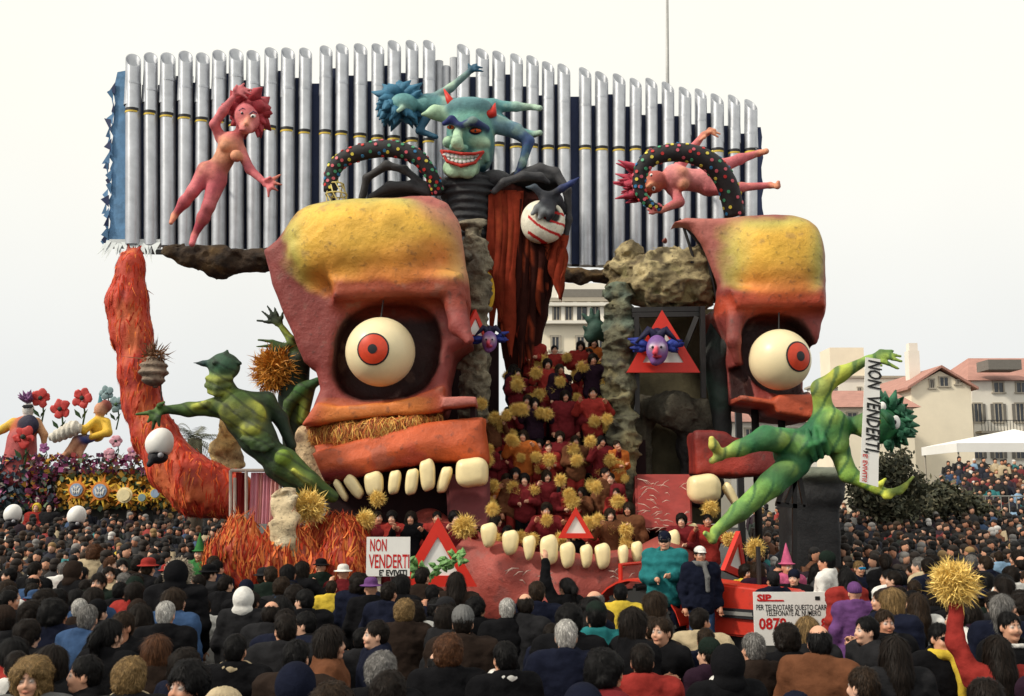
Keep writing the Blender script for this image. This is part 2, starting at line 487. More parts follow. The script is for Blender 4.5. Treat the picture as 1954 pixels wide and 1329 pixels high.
def house(name, label, Y, x0, x1, ytop, ridge, wm, gable=None, depth=11., group="houses behind the crowd", roofm=None, hip=.5):
    """box house: facade px x0..x1 at depth Y, eaves at photo row ytop, ridge row"""
    a, b = P(x0, ytop, Y), P(x1, ytop, Y)
    zt = a[2]; zr = P(x0, ridge, Y if gable else Y + depth / 2)[2] if ridge else zt
    root = thing(name, label, "house", ((a[0] + b[0]) / 2, Y + depth / 2, 0), group)
    w = MB().box(((a[0] + b[0]) / 2, Y + depth / 2, zt / 2 + .01), (b[0] - a[0], depth, zt - .02))
    if gable:
        cx = (a[0] + b[0]) / 2
        w.prism([(a[0], Y, zt), (b[0], Y, zt), (cx, Y, zr - .25)], (0, depth, 0))
    ob("wall", w.mesh("wall"), wm, root)
    ov = .5
    rm = roofm or mTile
    if ridge:
        r = MB()
        if gable:
            cx = (a[0] + b[0]) / 2
            for sgn, e in ((-1, a[0]), (1, b[0])):
                e2 = e + sgn * ov; ze = zt - (zr - zt) * ov / abs(cx - e)
                r.add([(e2, Y - ov, ze), (cx, Y - ov, zr), (cx, Y + depth + ov, zr), (e2, Y + depth + ov, ze),
                       (e2, Y - ov, ze + .22), (cx, Y - ov, zr + .22), (cx, Y + depth + ov, zr + .22), (e2, Y + depth + ov, ze + .22)],
                      [(0, 1, 2, 3), (4, 5, 6, 7), (0, 1, 5, 4), (1, 2, 6, 5), (2, 3, 7, 6), (3, 0, 4, 7)])
        else:
            ym = Y + depth / 2
            hx = hip * depth / 2
            A, B = a[0] - ov, b[0] + ov
            r.add([(A, Y - ov, zt), (B, Y - ov, zt), (B, Y + depth + ov, zt), (A, Y + depth + ov, zt), (A + hx, ym, zr), (B - hx, ym, zr)],
                  [(0, 1, 5, 4), (1, 2, 5), (2, 3, 4, 5), (3, 0, 4), (3, 2, 1, 0)])
        rf = ob("roof", r.mesh("roof"), rm, root)
        # rows of roof tiles as raised courses
    else:
        rf = ob("roof", MB().box(((a[0] + b[0]) / 2, Y + depth / 2, zt + .12), (b[0] - a[0] + .5, depth + .5, .22)).mesh("roof"), mConc, root)
    return root, rf
def window(root, Y, px, py, w, h, frame=True, shutters=False, balcony=None):
    c = P(px, py, Y); W, H = M(w, Y), M(h, Y)
    f = ob("window", MB().box((c[0], Y - .04, c[2] + H / 2 + .07), (W + .3, .12, .12)).box((c[0], Y - .04, c[2] - H / 2 - .07), (W + .5, .2, .12))
           .box((c[0] - W / 2 - .06, Y - .04, c[2]), (.12, .12, H + .02)).box((c[0] + W / 2 + .06, Y - .04, c[2]), (.12, .12, H + .02))
           .box((c[0], Y - .05, c[2]), (.06, .08, H)).mesh("window"), mConc, root)
    ob("pane", MB().box((c[0], Y - .015, c[2]), (W, .04, H)).mesh("pane"), mGlass, f)
    if shutters:
        for s_ in (-1, 1):
            ob("shutter", MB().box((c[0] + s_ * (W * .74 + .1), Y - .05, c[2]), (W * .42, .08, H)).mesh("shutter"), mShut, f)

h1, r1 = house("gable_house", "cream house with blank gable end and red roof behind the white tent", 92, 1738, 1852, 738, 703, mCream, gable=True, depth=14)
for (x, y, w, h) in ((1778, 733, 6, 15), (1801, 729, 15, 16), (1827, 730, 4, 6)): window(h1, 92, x, y, w, h)
ob("chimney", MB().box(P(1742, 712, 96), (1., 1., 4.)).mesh("chimney"), mIvory, h1)
h2, r2 = house("tenement_house", "cream house with red roof, shuttered windows and a railed balcony", 96, 1853, 2140, 727, 684, mIvory, depth=12)
for x in (1905, 1948, 1990): window(h2, 96, x, 740, 17, 18)
for x in (1866, 1905, 1946, 1990): window(h2, 96, x, 788, 13, 34, shutters=True)
for x in (1866, 1905, 1946): window(h2, 96, x, 858, 14, 34, shutters=True)
c0, c1 = P(1862, 826, 96), P(2040, 826, 96)
ob("dormer", MB().box(P(1906, 699, 95), (3.0, 2.4, .9)).mesh("dormer"), mShut, r2)
b = MB().box(((c0[0] + c1[0]) / 2, 95.4, c0[2]), (c1[0] - c0[0], 1.2, .2))
bal = ob("balcony", b.mesh("balcony"), mConc, h2)
b = MB().box(((c0[0] + c1[0]) / 2, 94.9, c0[2] + 1.05), (c1[0] - c0[0], .06, .06))
for i in range(30):
    b.box((c0[0] + .1 + i * (c1[0] - c0[0] - .2) / 29, 94.9, c0[2] + .57), (.04, .04, .95))
ob("railing", b.mesh("railing"), mSteel, bal)
h3, r3 = house("terrace_house", "low cream house with two small dark windows and grey roof edge", 110, 1600, 1760, 722, None, mIvory, depth=12)
for (x, y) in ((1682, 738), (1692, 738), (1715, 742), (1640, 745)): window(h3, 110, x, y, 5, 9)
t3 = MB().box(P(1607, 705, 112), (3.6, 3.6, 4.2))
ob("stair_tower", t3.mesh("stair_tower"), mCream, h3)
ob("tower_cap", MB().cone(P(1607, 690, 112), P(1607, 668, 112), 1.6, 4).mesh("tower_cap"), mat("slate_blue", C(96, 118, 140), .6), h3)
ob("chimney", MB().box(P(1742, 700, 112), (.9, .9, 5)).mesh("chimney"), mIvory, h3)
h4, r4 = house("red_roof_shed", "low house whose haze-paled red tiled roof faces the square", 84, 1585, 1742, 778, 746, mCream, depth=9, hip=.1)
window(h4, 84, 1626, 800, 16, 22); window(h4, 84, 1700, 800, 14, 22)
h5, r5 = house("corner_house", "pale house with pinkish tiled roof seen under the right skull cheek", 70, 1392, 1556, 806, 778, mIvory, depth=9, hip=.2)
for x in (1430, 1470, 1512): window(h5, 70, x, 832, 13, 24)
h6, r6 = house("villa", "cream villa with pilasters, cornice and wide windows behind the robed figure", 62, 1020, 1196, 577, None, mCream, depth=14, group=None)
for (x, w) in ((1062, 10), (1085, 11), (1110, 19), (1136, 11), (1160, 12)): window(h6, 62, x, 598, w, 27)
for x in (1060, 1108, 1150): window(h6, 62, x, 656, 12, 24)
for x in (1050, 1074, 1097, 1124, 1148, 1172):
    c = P(x, 597, 62); ob("pilaster", MB().box((c[0], 61.9, c[2]), (.22, .2, 1.25)).mesh("pilaster"), mIvory, h6)
c = P(1108, 617, 62); ob("cornice", MB().box((c[0], 61.8, c[2]), (5.6, .5, .18)).mesh("cornice"), mIvory, h6)
c = P(1108, 583, 62); ob("cornice", MB().box((c[0], 61.8, c[2]), (5.6, .5, .2)).mesh("cornice"), mIvory, h6)
c = P(1118, 563, 66); at = ob("attic", MB().box((c[0], 67, c[2] - .3), (4.6, 3, 1.9)).mesh("attic"), mIvory, h6)
ob("shutter", MB().box((c[0], 65.45, c[2]), (3.2, .06, .5)).mesh("shutter"), mShut, at)
for x in (1048, 1068): 
    q = P(x, 574, 62.5); ob("finial", MB().cone(q, q + np.array((0, 0, .9)), .22, 8).mesh("finial"), mIvory, h6)

# white market tent
q = P(1892, 845, 46)
tn = thing("market_tent", "white canvas tent roof with hanging valance behind the grandstand crowd", "tent", (q[0] + 1.4, 48, 0))
mCanv = mat("white_canvas", (.82, .81, .78), .8, var=.05, vs=1.2)
a, b_, e = P(1826, 846, 46), P(2060, 846, 46), P(1945, 818, 47.5)
V = [(a[0], 46, a[2]), (b_[0], 46, a[2]), (b_[0], 50, a[2]), (a[0], 50, a[2]), (e[0], 48, e[2])]
ob("canopy", MB().add(V, [(0, 1, 4), (1, 2, 4), (2, 3, 4), (3, 0, 4)]).mesh("canopy"), mCanv, tn)
zb = P(1826, 863, 46)[2]
ob("valance", MB().box(((a[0] + b_[0]) / 2, 46.02, (a[2] + zb) / 2), (b_[0] - a[0], .03, a[2] - zb)).box((a[0], 48, (a[2] + zb) / 2), (.03, 4, a[2] - zb)).mesh("valance"), mCanv, tn)
for xx in (a[0] + .1, b_[0] - .1):
    for yy in (46.15, 49.9):
        ob("pole", MB().tube([(xx, yy, 0), (xx, yy, a[2])], .04).mesh("pole"), mConc, tn)

# flagpole above the pipes
q = P(1274, 160, 42)
solo("flagpole", MB().tube([(q[0], 42, 0), (q[0], 42, P(1274, 150, 42)[2]), (P(1273, -60, 42)[0], 42, P(1273, -60, 42)[2])], [.14, .075, .05], 10).mesh("flagpole", True),
     mat("weathered_pole", (.36, .36, .35), .5, metal=.3), "tall thin grey flagpole rising behind the silver pipes", "flagpole")

# ------------------------------------------------------------------ trees
mLeafD = mat("dark_leaves", 'attr', .75, var=.3, vs=3)
mBark = mat("bark", (.09, .07, .05), .9, var=.3, vs=5, bump=.8, bs=14)
def leaves(clumps, n, size, cols, seed):
    r = np.random.RandomState(seed)
    V = []; Cc = []
    tot = sum(c[1][0] * c[1][1] * c[1][2] for c in clumps)
    for c, rad in clumps:
        m = max(20, int(n * rad[0] * rad[1] * rad[2] / tot))
        d = r.normal(size=(m, 3)); d /= np.linalg.norm(d, axis=1)[:, None]
        p = np.array(c) + d * np.array(rad) * (r.rand(m, 1) ** .45) * (1 + .25 * r.normal(size=(m, 1)))
        u = r.normal(size=(m, 3)); u /= np.linalg.norm(u, axis=1)[:, None]
        w = np.cross(u, r.normal(size=(m, 3))); w /= np.linalg.norm(w, axis=1)[:, None]
        s_ = size * (.6 + .8 * r.rand(m, 1))
        V.append(np.stack([p - u * s_, p + w * s_ * .45, p + u * s_, p - w * s_ * .45], 1).reshape(-1, 3))
        cc = np.array(cols)[r.randint(len(cols), size=m)] * (.7 + .6 * r.rand(m, 1))
        Cc.append(np.repeat(cc, 4, 0))
    V = np.concatenate(V); Q = np.arange(len(V)).reshape(-1, 4)
    return V, Q, np.concatenate(Cc)
def tree(name, label, Y, px, clumps, n, size, cols, seed, trunk=.18):
    base = P(px, 950, Y); root = thing(name, label, "tree", (base[0], Y, 0), "trees behind the crowd")
    cl = [(P(x, y, Y + dy), (M(rx, Y), M(rx, Y), M(ry, Y))) for (x, y, rx, ry, dy) in clumps]
    V, Q, c = leaves(cl, n, size, cols, seed)
    ob("crown", fast_mesh("crown", V, Q, c, False), mLeafD, root)
    t = MB(); top = np.mean([c_[0] for c_ in cl], 0)
    fork = np.array((base[0], Y, max(.8, top[2] * .5)))
    t.tube([(base[0], Y, 0), (base[0] + .05, Y, fork[2] * .5), fork], [trunk * 1.4, trunk, trunk * .85], 8)
    for c_, r_ in cl: t.tube([fork, (fork + c_) / 2 + np.array((0, 0, .15)), c_], [trunk * .6, trunk * .4, trunk * .15], 6)
    ob("trunk", t.mesh("trunk", True), mBark, root)
GREENS = [C(70, 72, 54), C(86, 86, 66), C(52, 56, 44), C(104, 100, 78)]
tree("shrubby_tree", "dark olive bushy tree below the green swimmer's banner", 31, 1712,
     [(1690, 905, 34, 40, 0), (1735, 935, 36, 34, .3), (1650, 940, 34, 34, -.3), (1700, 970, 50, 26, 0), (1722, 880, 18, 24, .2)], 6500, .09, GREENS, 1)
tree("shrubby_tree", "low dark grey-green tree in front of the grandstand railing", 33, 1830,
     [(1800, 952, 40, 32, 0), (1848, 966, 36, 24, .4), (1770, 975, 36, 22, 0), (1880, 980, 24, 16, .2)], 5200, .09, GREENS, 2)
def palm(name, label, Y, px, py, L, n, seed, cols):
    r = random.Random(seed); c = P(px, py, Y)
    root = thing(name, label, "palm tree", (c[0], Y, 0), "palm trees")
    ob("trunk", MB().tube([(c[0], Y, 0), (c[0] + .1, Y, c[2] * .5), tuple(c)], [.26, .22, .2], 10).mesh("trunk", True), mBark, root)
    V = []; Fc = []; Cc = []
    for i in range(n):
        a = r.random() * 6.283; el = r.uniform(-.7, 1.2); ll = L * r.uniform(.75, 1.1); col = r.choice(cols)
        pts = []
        d = np.array((math.cos(a) * math.cos(el), math.sin(a) * math.cos(el), math.sin(el)))
        for t in np.linspace(0, 1, 9):
            pts.append(c + d * ll * t + np.array((0, 0, -ll * .55 * t * t)))
        side = np.cross(d, (0, 0, 1)); side /= np.linalg.norm(side) + 1e-6
        for k in range(1, 9):
            for sgn in (-1, 1):
                for q in (0., .5):
                    b0 = pts[k - 1] * (1 - q) + pts[k] * q; t = (k - 1 + q) / 8
                    tip = b0 + side * sgn * ll * .24 * (1 - .6 * t) + (pts[k] - pts[k - 1]) * 1.4 + np.array((0, 0, -.08))
                    w = (pts[k] - pts[k - 1]) * .22; m = len(V)
                    V += [b0, b0 + w, tip]; Fc.append((m, m + 1, m + 2)); Cc += [np.array(col) * r.uniform(.7, 1.3)] * 3
    ob("crown", fast_mesh("crown", V, Fc, np.array(Cc), False), mLeafD, root)
palm("palm_tree", "feathery palm tree rising between the red limb and green imp", 30, 372, 838, 1.25, 34, 5, [C(86, 88, 62), C(104, 104, 78), C(64, 70, 48)])
# ================================================================== wall of silver organ pipes
mPipe = mat("silver_foil", (.47, .49, .53), .40, metal=.6, var=.2, vs=3, bump=.12, bs=6)
mNavy = mat("navy_board", C(52, 64, 100), .7, var=.25, vs=3)
mBlue = mat("blue_wash", C(96, 138, 178), .75, var=.35, vs=4, bump=.4, bs=10)
mLip = mat("yellow_lip", C(214, 184, 70), .5)
def wallY(x): return 25.0 + (x - 255) / 1178 * 1.3
xs = [255 + 32.7 * i for i in range(11)] + [621, 652.5, 689, 721, 753, 787, 818] + [885, 921, 951, 985, 1015, 1046, 1077] + [1117 + 31.6 * i for i in range(11)]
def topY(x): return float(np.interp(x, [255, 582, 700, 818, 885, 985, 1077, 1117, 1433], [101, 85, 80, 73, 80, 98, 117, 124, 184]))
def jointY(x): return float(np.interp(x, [255, 500, 820, 1100, 1433], [213, 246, 271, 284, 289]))
def botY(x): return float(np.interp(x, [255, 582, 1117, 1433], [468, 484, 508, 514]))
wc = P(840, 500, 25.6)
wall = thing("organ_pipe_wall", "wide wall of tall silver organ pipes on navy boards above the float", "pipe wall", (wc[0], 26, 0))
rq = random.Random(66)
for x in xs:
    Y = wallY(x); r = M(12.3 + (1433 - x) / 1178 * 2.2, Y)
    b, t = P(x + rq.uniform(-1, 1), botY(x), Y + rq.uniform(-.03, .03)), P(x + rq.uniform(-1.3, 1.3), topY(x) + 15 + rq.uniform(-4, 3), Y + rq.uniform(-.04, .04)); r *= rq.uniform(.95, 1.05)
    lean = (t - b); n = 20
    V = []; Fc = []
    rings = [(0, r, 0), (1, r, .0)]
    def ring(f, rad, slant, zoff=0.):
        o = b + lean * f
        return [(o[0] + rad * math.cos(2 * math.pi * k / n), o[1] + rad * math.sin(2 * math.pi * k / n),
                 o[2] + zoff + slant * (math.sin(2 * math.pi * k / n) * .8 - math.cos(2 * math.pi * k / n) * .35)) for k in range(n)]
    sl = r * 1.5
    for q in (ring(0, r, 0), ring(1, r, sl), ring(1, r * .9, sl * .9), ring(1, r * .9, 0, -1.2)): V += q
    for i in range(3):
        for k in range(n):
            k2 = (k + 1) % n; Fc.append((i * n + k, i * n + k2, (i + 1) * n + k2, (i + 1) * n + k))
    Fc.append(tuple(range(n - 1, -1, -1)))
    pm = bpy.data.meshes.new("pipe"); pm.from_pydata(V, [], Fc); pm.update()
    pm.polygons.foreach_set("use_smooth", [True] * len(pm.polygons))
    pm.set_sharp_from_angle(angle=R(40))
    po = ob("pipe", pm, mPipe, wall)
    j = P(x, jointY(x) + rq.uniform(-1.5, 1.5), Y); j = b + lean * ((j[2] - b[2]) / lean[2])
    sl_ = rq.uniform(.80, .88); o1, o2 = b + lean * sl_, b + lean * (sl_ + .012)
    ob("seam", MB().tube([o1, o2], r * 1.015, 20, False).mesh("seam", True), mPipe, po)
    def arc(z0, z1, rad, a0, a1):
        m = MB(); V = []; Fc = []; nn = 10
        for i in range(nn + 1):
            a = a0 + (a1 - a0) * i / nn
            V += [(j[0] + rad * math.cos(a), j[1] + rad * math.sin(a), z0), (j[0] + rad * math.cos(a), j[1] + rad * math.sin(a), z1)]
            if i: Fc.append((2 * i - 2, 2 * i, 2 * i + 1, 2 * i - 1))
        return m.add(V, Fc)
    ob("mouth", arc(j[2] - .03, j[2] + .045, r * 1.03, R(185), R(330)).mesh("mouth", True), mBlack, po)
    ob("lip", arc(j[2] - .075, j[2] - .03, r * 1.04, R(185), R(320)).mesh("lip", True), mLip, po)
for x, tq in ((838, 118), (851, 128), (866, 112)):        # shorter back row showing in the gap
    Y = wallY(x) + .12; a, t = P(x, botY(x), Y), P(x, tq, Y)
    ob("back_pipe", MB().tube([a, t], M(8.5, Y), 14).mesh("back_pipe", True), mPipe, wall)
# navy boards behind, one between each pair of pipes
for i in range(len(xs) - 1):
    x0, x1 = xs[i], xs[i + 1]; xm = (x0 + x1) / 2; Y = wallY(xm) + .22
    dt = 62 + 16 * math.sin(i * 2.1)
    if x1 - x0 > 50: dt = 75
    a, b = P(x0, botY(xm) - 3, Y), P(x1 + .5, botY(xm) - 3, Y); z1 = P(xm, topY(xm) + dt, Y)[2]
    ob("board", MB().box(((a[0] + b[0]) / 2, Y + .03 + .004 * (i % 2), (a[2] + z1) / 2), (b[0] - a[0], .05, z1 - a[2])).mesh("board"), mNavy, wall)
a, b = P(1433, 515, 26.5), P(1462, 515, 26.5); z1 = P(1450, 243, 26.5)[2]
poly = [(a[0], 26.5, a[2]), (b[0], 26.5, a[2])]
rr = random.Random(3)
for i in range(14): poly.append((b[0] + rr.uniform(-.05, .03), 26.5, a[2] + (z1 - a[2]) * (i + 1) / 14))
poly.append((a[0], 26.5, z1))
ob("board", MB().prism(poly, (0, .06, 0)).mesh("board"), mNavy, wall)
# ragged blue end board on the left
poly = [P(240, 470, 25.3), P(240, 135, 25.3), P(224, 138, 25.3)]
for i in range(26):
    t = i / 25; poly.append(P(218 - 14 * t + rr.uniform(-6, 5), 160 + t * 312, 25.3))
ob("end_board", MB().prism(poly[::-1], (0, .06, 0)).mesh("end_board"), mBlue, wall)
for i in range(26):                     # torn edge flakes standing off the board
    t = i / 25; c = P(212 - 12 * t + rr.uniform(-4, 4), 168 + t * 300, 25.25)
    ob("torn_flake", MB().add([c + np.array((rr.uniform(-.14, 0), rr.uniform(-.1, .03), rr.uniform(-.2, .2))), c + np.array((.06, 0, -.16)), c + np.array((.05, 0, .16)), c + np.array((.02, .08, 0))],
        [(0, 1, 2), (0, 2, 3), (0, 3, 1), (1, 3, 2)]).mesh("torn_flake"), mBlue if i % 3 else mNavy, wall)
# torn white fringe under the left end
mTorn = mat("torn_white_sheet", C(206, 212, 214), .8, var=.15)
for i in range(22):
    x = 204 + i * 4.6 + rr.uniform(-2, 2); l = rr.uniform(18, 42); y0 = 462 + rr.uniform(-4, 4)
    a, b, c = P(x - 5, y0, 24.95), P(x + 5, y0, 24.95), P(x + rr.uniform(-16, 12) - (10 if i < 5 else 0), y0 + l, 24.75 + rr.uniform(-.1, .1))
    m_ = (a + b) / 2 + np.array((0, -.05, -.12))
    ob("torn_strip", MB().add([a, b, c, m_], [(0, 1, 3), (1, 2, 3), (2, 0, 3), (0, 2, 1)]).mesh("torn_strip"), mTorn, wall)
ob("torn_strip", MB().box(P(258, 466, 24.98), (1.25, .08, .22)).mesh("torn_strip"), mTorn, wall)
# steel frame carrying the wall, standing on the float bed behind the skulls
for x in (640, 800, 1330, 1400):
    a = P(x, 500, 27); ob("post", MB().beam((a[0], 27, .75), (a[0], 27, a[2] + 2.2), .16).mesh("post"), mSteel, wall)
for y in (480, 330):
    a, b = P(250, y, 26.75), P(1440, y + 35, 26.75); ob("rail", MB().beam((a[0], 26.72, a[2]), (b[0], 26.72, b[2]), .12).mesh("rail"), mSteel, wall)

# dark rock ledges under the wall
def rock(name, label, chains, h, cols, disp, seed, group=None, ridges=False):
    s = SDF(.12)
    for pts, rad in chains: s.chain(pts, rad, cols[0], k=.15)
    def paint(V, c):
        n1 = fbm(V, 2.2, seed); n2 = fbm(V, 5., seed + 9); n3 = fbm(V, 1.1, seed + 4)
        c = mixc(np.tile(np.array(cols[0]), (len(V), 1)), cols[1], sstep(-.1, .35, n1))
        c = mixc(c, cols[2], sstep(.1, .4, n2) * .8)
        if len(cols) > 3: c = mixc(c, cols[3], sstep(.15, .45, n3) * .8)
        return c
    def dp(X):
        r = -np.abs(fbm(X * np.array((1, 1, 1.7)), 1.6, seed, 4)) * disp * 2.6 + disp * .6
        return -r + disp * .7 * (np.abs(fbm(X, 4.5, seed + 2, 3)) - .3)
    return solo(name, s.mesh(name, h, (disp * 2.4, dp), paint), mRock, label, "rock", group)
EARTH = [C(62, 48, 36), C(106, 82, 50), C(38, 30, 26), C(126, 104, 60)]
rock("rock_ledge", "dark brown rock ledge under the pink standing figure", [([P(318, 482, 23.6), P(360, 487, 23.8), P(420, 500, 24), P(470, 493, 24), P(540, 495, 24.1), P(640, 520, 24.4)], [M(9, 24), M(17, 24), M(26, 24), M(20, 24), M(22, 24), M(30, 24)])], .05, EARTH, .12, 3, "rock ledges under the pipes")
rock("rock_ledge", "dark brown rock ledge beside the tattered red robe", [([P(1060, 522, 25), P(1110, 524, 25), P(1190, 520, 25.2)], [M(11, 25), M(15, 25), M(22, 25)])], .05, EARTH, .1, 5, "rock ledges under the pipes")
# ================================================================== the split skull
def eyeball(root, px, py, Y, rpx, look, iris_r, pupil_r, iris_col):
    c = P(px, py, Y); r = M(rpx, Y)
    e = ob("eyeball", MB().ball(c, r, 40, 24).mesh("eyeball", True), mat("eye_white", C(238, 222, 180), .35, var=.06, vs=3, bump=.05, bs=6), root)
    d = Vector((look[0], look[1], look[2])).normalized()
    def disc(name, rad, lift, m, n=28, inner=0.):
        q = d.to_track_quat('Z', 'Y').to_matrix(); V = []; Fc = []
        rings = list(np.linspace(inner, rad, 6))
        for rr_ in rings:
            for k in range(n):
                a = 2 * math.pi * k / n; x, y = rr_ * math.cos(a), rr_ * math.sin(a)
                z = math.sqrt(max(0, r * r - x * x - y * y)) + lift
                V.append(Vector([float(v) for v in c]) + q @ Vector((x, y, z)))
        for i in range(5):
            for k in range(n): Fc.append((i * n + k, i * n + (k + 1) % n, (i + 1) * n + (k + 1) % n, (i + 1) * n + k))
        if inner == 0: pass
        return ob(name, MB().add(V, Fc).mesh(name, True), m, e)
    disc("iris", M(iris_r, Y), .010, mat("iris_red", iris_col, .4, var=.15, vs=9))
    disc("iris_outline", M(iris_r + 2.2, Y), .013, mBlack, inner=M(iris_r - .5, Y))
    disc("pupil", M(pupil_r, Y), .015, mBlack)
    ob("hook", MB().tube([c + np.array((0, 0, r)), c + np.array((.03, .05, r + .35))], .015, 6).mesh("hook"), mSteel, e)
    return e
def tooth(root, px, py, w, h, Y, tilt=0., taper=.75, dy=.16, n=3.2, flip=False, name="tooth"):
    c = P(px, py, Y); s = SDF(.04); a, b = M(w / 2, Y), M(h / 2, Y)
    rot = Matrix.Rotation(tilt, 3, 'Y')
    s.ell((0, 0, 0), (a, dy, b), n=n)
    V, Q, _ = s.build(max(.02, min(a, b) / 7))
    t = (V[:, 2] / b) * (1 if not flip else -1)
    V[:, 0] *= 1 - (1 - taper) * np.clip(.5 - .5 * t, 0, 1)
    V[:, 2] += .05 * b * np.sin(V[:, 0] / a * 4)*(np.abs(V[:,2])>.5*b)
    V = V @ np.array(rot.transposed()) + c
    return ob(name, fast_mesh("tooth", V, Q), mTooth, root)

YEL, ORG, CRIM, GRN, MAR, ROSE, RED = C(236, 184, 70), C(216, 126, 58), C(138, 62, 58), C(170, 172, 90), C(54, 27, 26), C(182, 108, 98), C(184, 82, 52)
# ---- left half
def supere(cx, cy, rx, ry, n, tilt, m=30):
    o = []
    for i in range(m):
        a = 2 * math.pi * i / m; c_, s_ = math.cos(a), math.sin(a); x = rx * math.copysign(abs(c_) ** (2 / n), c_); y = ry * math.copysign(abs(s_) ** (2 / n), s_); o.append((cx + x - tilt * y, cy + y - tilt * x))
    return o
Y0 = 20.0
def Q_(x, y, d=0.): return P(x, y, Y0 + d)
s = SDF(.08)
s.poly([(499, 474), (540, 440), (575, 419), (623, 391), (697, 379), (819, 371), (853, 384), (868, 421), (882, 504), (891, 590), (900, 650), (864, 674), (852, 724), (852, 766), (845, 789), (582, 816), (606, 742), (598, 706), (575, 690), (545, 610), (515, 540)], Y0, 1.0, 1.0, .22, CRIM)
s.ell(Q_(712, 474, .45), (M(166, Y0), 1.1, M(90, Y0)), CRIM, n=2.9, k=.22)             # domed forehead
s.poly([(640, 540), (700, 528), (880, 530), (889, 574), (640, 578)], Y0, .2, .66, .16, CRIM, k=.3)    # brow ridge
s.poly([(582, 816), (612, 772), (650, 778), (790, 762), (846, 742), (846, 788)], Y0, .15, .58, .09, RED, k=.1)   # cheek bone
s.poly([(848, 764), (909, 763), (909, 775), (846, 782)], Y0, -.05, .5, .03, ROSE, k=.04)                 # nasal spine
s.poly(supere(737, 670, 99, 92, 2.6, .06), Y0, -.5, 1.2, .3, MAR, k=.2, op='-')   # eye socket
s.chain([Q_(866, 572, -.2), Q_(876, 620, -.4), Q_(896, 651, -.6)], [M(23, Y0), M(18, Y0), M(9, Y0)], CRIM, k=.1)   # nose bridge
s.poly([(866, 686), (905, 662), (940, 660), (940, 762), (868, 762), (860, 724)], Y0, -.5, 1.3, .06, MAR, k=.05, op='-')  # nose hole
def Lx(px): return P(px, 600, Y0)[0]
def Lz(py): return P(726, py, Y0)[2]
def paint_skull_left(V, c):
    x, z = V[:, 0], V[:, 2]; n = fbm(V, .9, 4) * .25; n2 = fbm(V, 3, 8) * .12
    u = (x - Lx(712)) / M(186, Y0); w = (z - Lz(476)) / M(104, Y0)
    f = sstep(1.12, .9, np.sqrt(np.abs(u) ** 3 + np.abs(w) ** 3) ** (2 / 3.) + n + n2)
    c = mixc(c, ROSE, sstep(.3, .9, u + n) * sstep(Lz(600), Lz(540), z) * .8)
    top = sstep(Lz(520), Lz(400), z)
    body = mixc(np.tile(np.array(ORG), (len(V), 1)), YEL, sstep(-.75, .1, w + n * 1.5 - u * .25))
    body = mixc(body, GRN, sstep(.45, .95, np.maximum(w, np.abs(u + .0) * .9) + n) * .8); body = mixc(body, ROSE, sstep(.55, 1., u + w * .35 + n) * .8)
    c = c * (1 - f[:, None]) + body * f[:, None]
    c = mixc(c, C(150, 62, 44), sstep(Lz(534), Lz(552), z + n * .35 + n2) * sstep(Lz(610), Lz(585), z) * sstep(Lx(610), Lx(660), x) * .9)
    c = mixc(c, RED, 0 * sstep(Lz(548), Lz(562), z + n * .3) * sstep(Lz(600), Lz(575), z) * sstep(Lx(640), Lx(720), x) * .8)
    lip = sstep(Lz(790), Lz(776), z) * 0
    ck = sstep(Lz(748), Lz(772), z + n * .2)
    c = mixc(c, ORG, sstep(.35, .6, ck) * sstep(Lx(600), Lx(650), x) * sstep(Lx(850), Lx(800), x) * sstep(Y0 + .1, Y0 - .15, V[:, 1]) * .9)
    return brush(V, c, 3, .15, 2.6)
skl = thing("skull_half", "large skull half with yellow forehead, round eye looking ahead and eight upper teeth", "sculpture", (*Q_(740, 700)[:2], .75), "split skull halves")
ob("shell", s.mesh("shell", .042, dispn(.05, 1.5, 2, 4), paint_skull_left), mPaint, skl)
s = SDF(.1)                                                           # upper lip band
s.poly([(600, 866), (660, 846), (750, 822), (838, 804), (924, 797), (932, 884), (819, 882), (697, 908), (626, 919)], Y0, .1, .58, .16, RED)
s.poly([(598, 850), (650, 838), (745, 828), (700, 860), (612, 888)], Y0, .3, .5, .1, C(160, 58, 40), k=.06)
s.poly([(640, 884), (760, 842), (905, 822), (918, 868), (800, 868), (660, 900)], Y0, -.1, .44, .2, RED, k=.25)
def paint_lip(V, c):
    n = fbm(V, 1.6, 6)
    c = mixc(np.tile(np.array(C(190, 86, 46)), (len(V), 1)), C(150, 54, 40), sstep(-.1, .4, n))
    c = mixc(c, C(120, 34, 34), sstep(Lz(890), Lz(912), V[:, 2] + n * .12))
    return brush(V, c, 23, .3, 3.)
ob("upper_lip", s.mesh("upper_lip", .04, dispn(.05, 2.2, 3, 4), paint_lip), mPaint, skl)
s = SDF(.15)                                                          # frayed straw band between cheek and lip
s.chain([Q_(612, 828, .2), Q_(660, 828, -.1), Q_(720, 822, -.25), Q_(790, 810, -.25), Q_(838, 800, -.05)], [M(24, Y0), M(24, Y0), M(20, Y0), M(14, Y0), M(8, Y0)], C(214, 150, 66), k=.1)
def paint_straw(V, c):
    n = fbm(V * np.array((3, 1, .6)), 3.4, 6); return mixc(mixc(np.tile(np.array(C(216, 160, 80)), (len(V), 1)), C(186, 86, 40), sstep(-.1, .3, n)), C(112, 54, 34), sstep(.2, .5, fbm(V, 6, 2)))
V, Q, c = s.build(.035, dispn(.05, 3, 5))
sb_ = ob("straw_band", fast_mesh("straw_band", V, Q, paint_straw(V, c)), mPaint, skl)
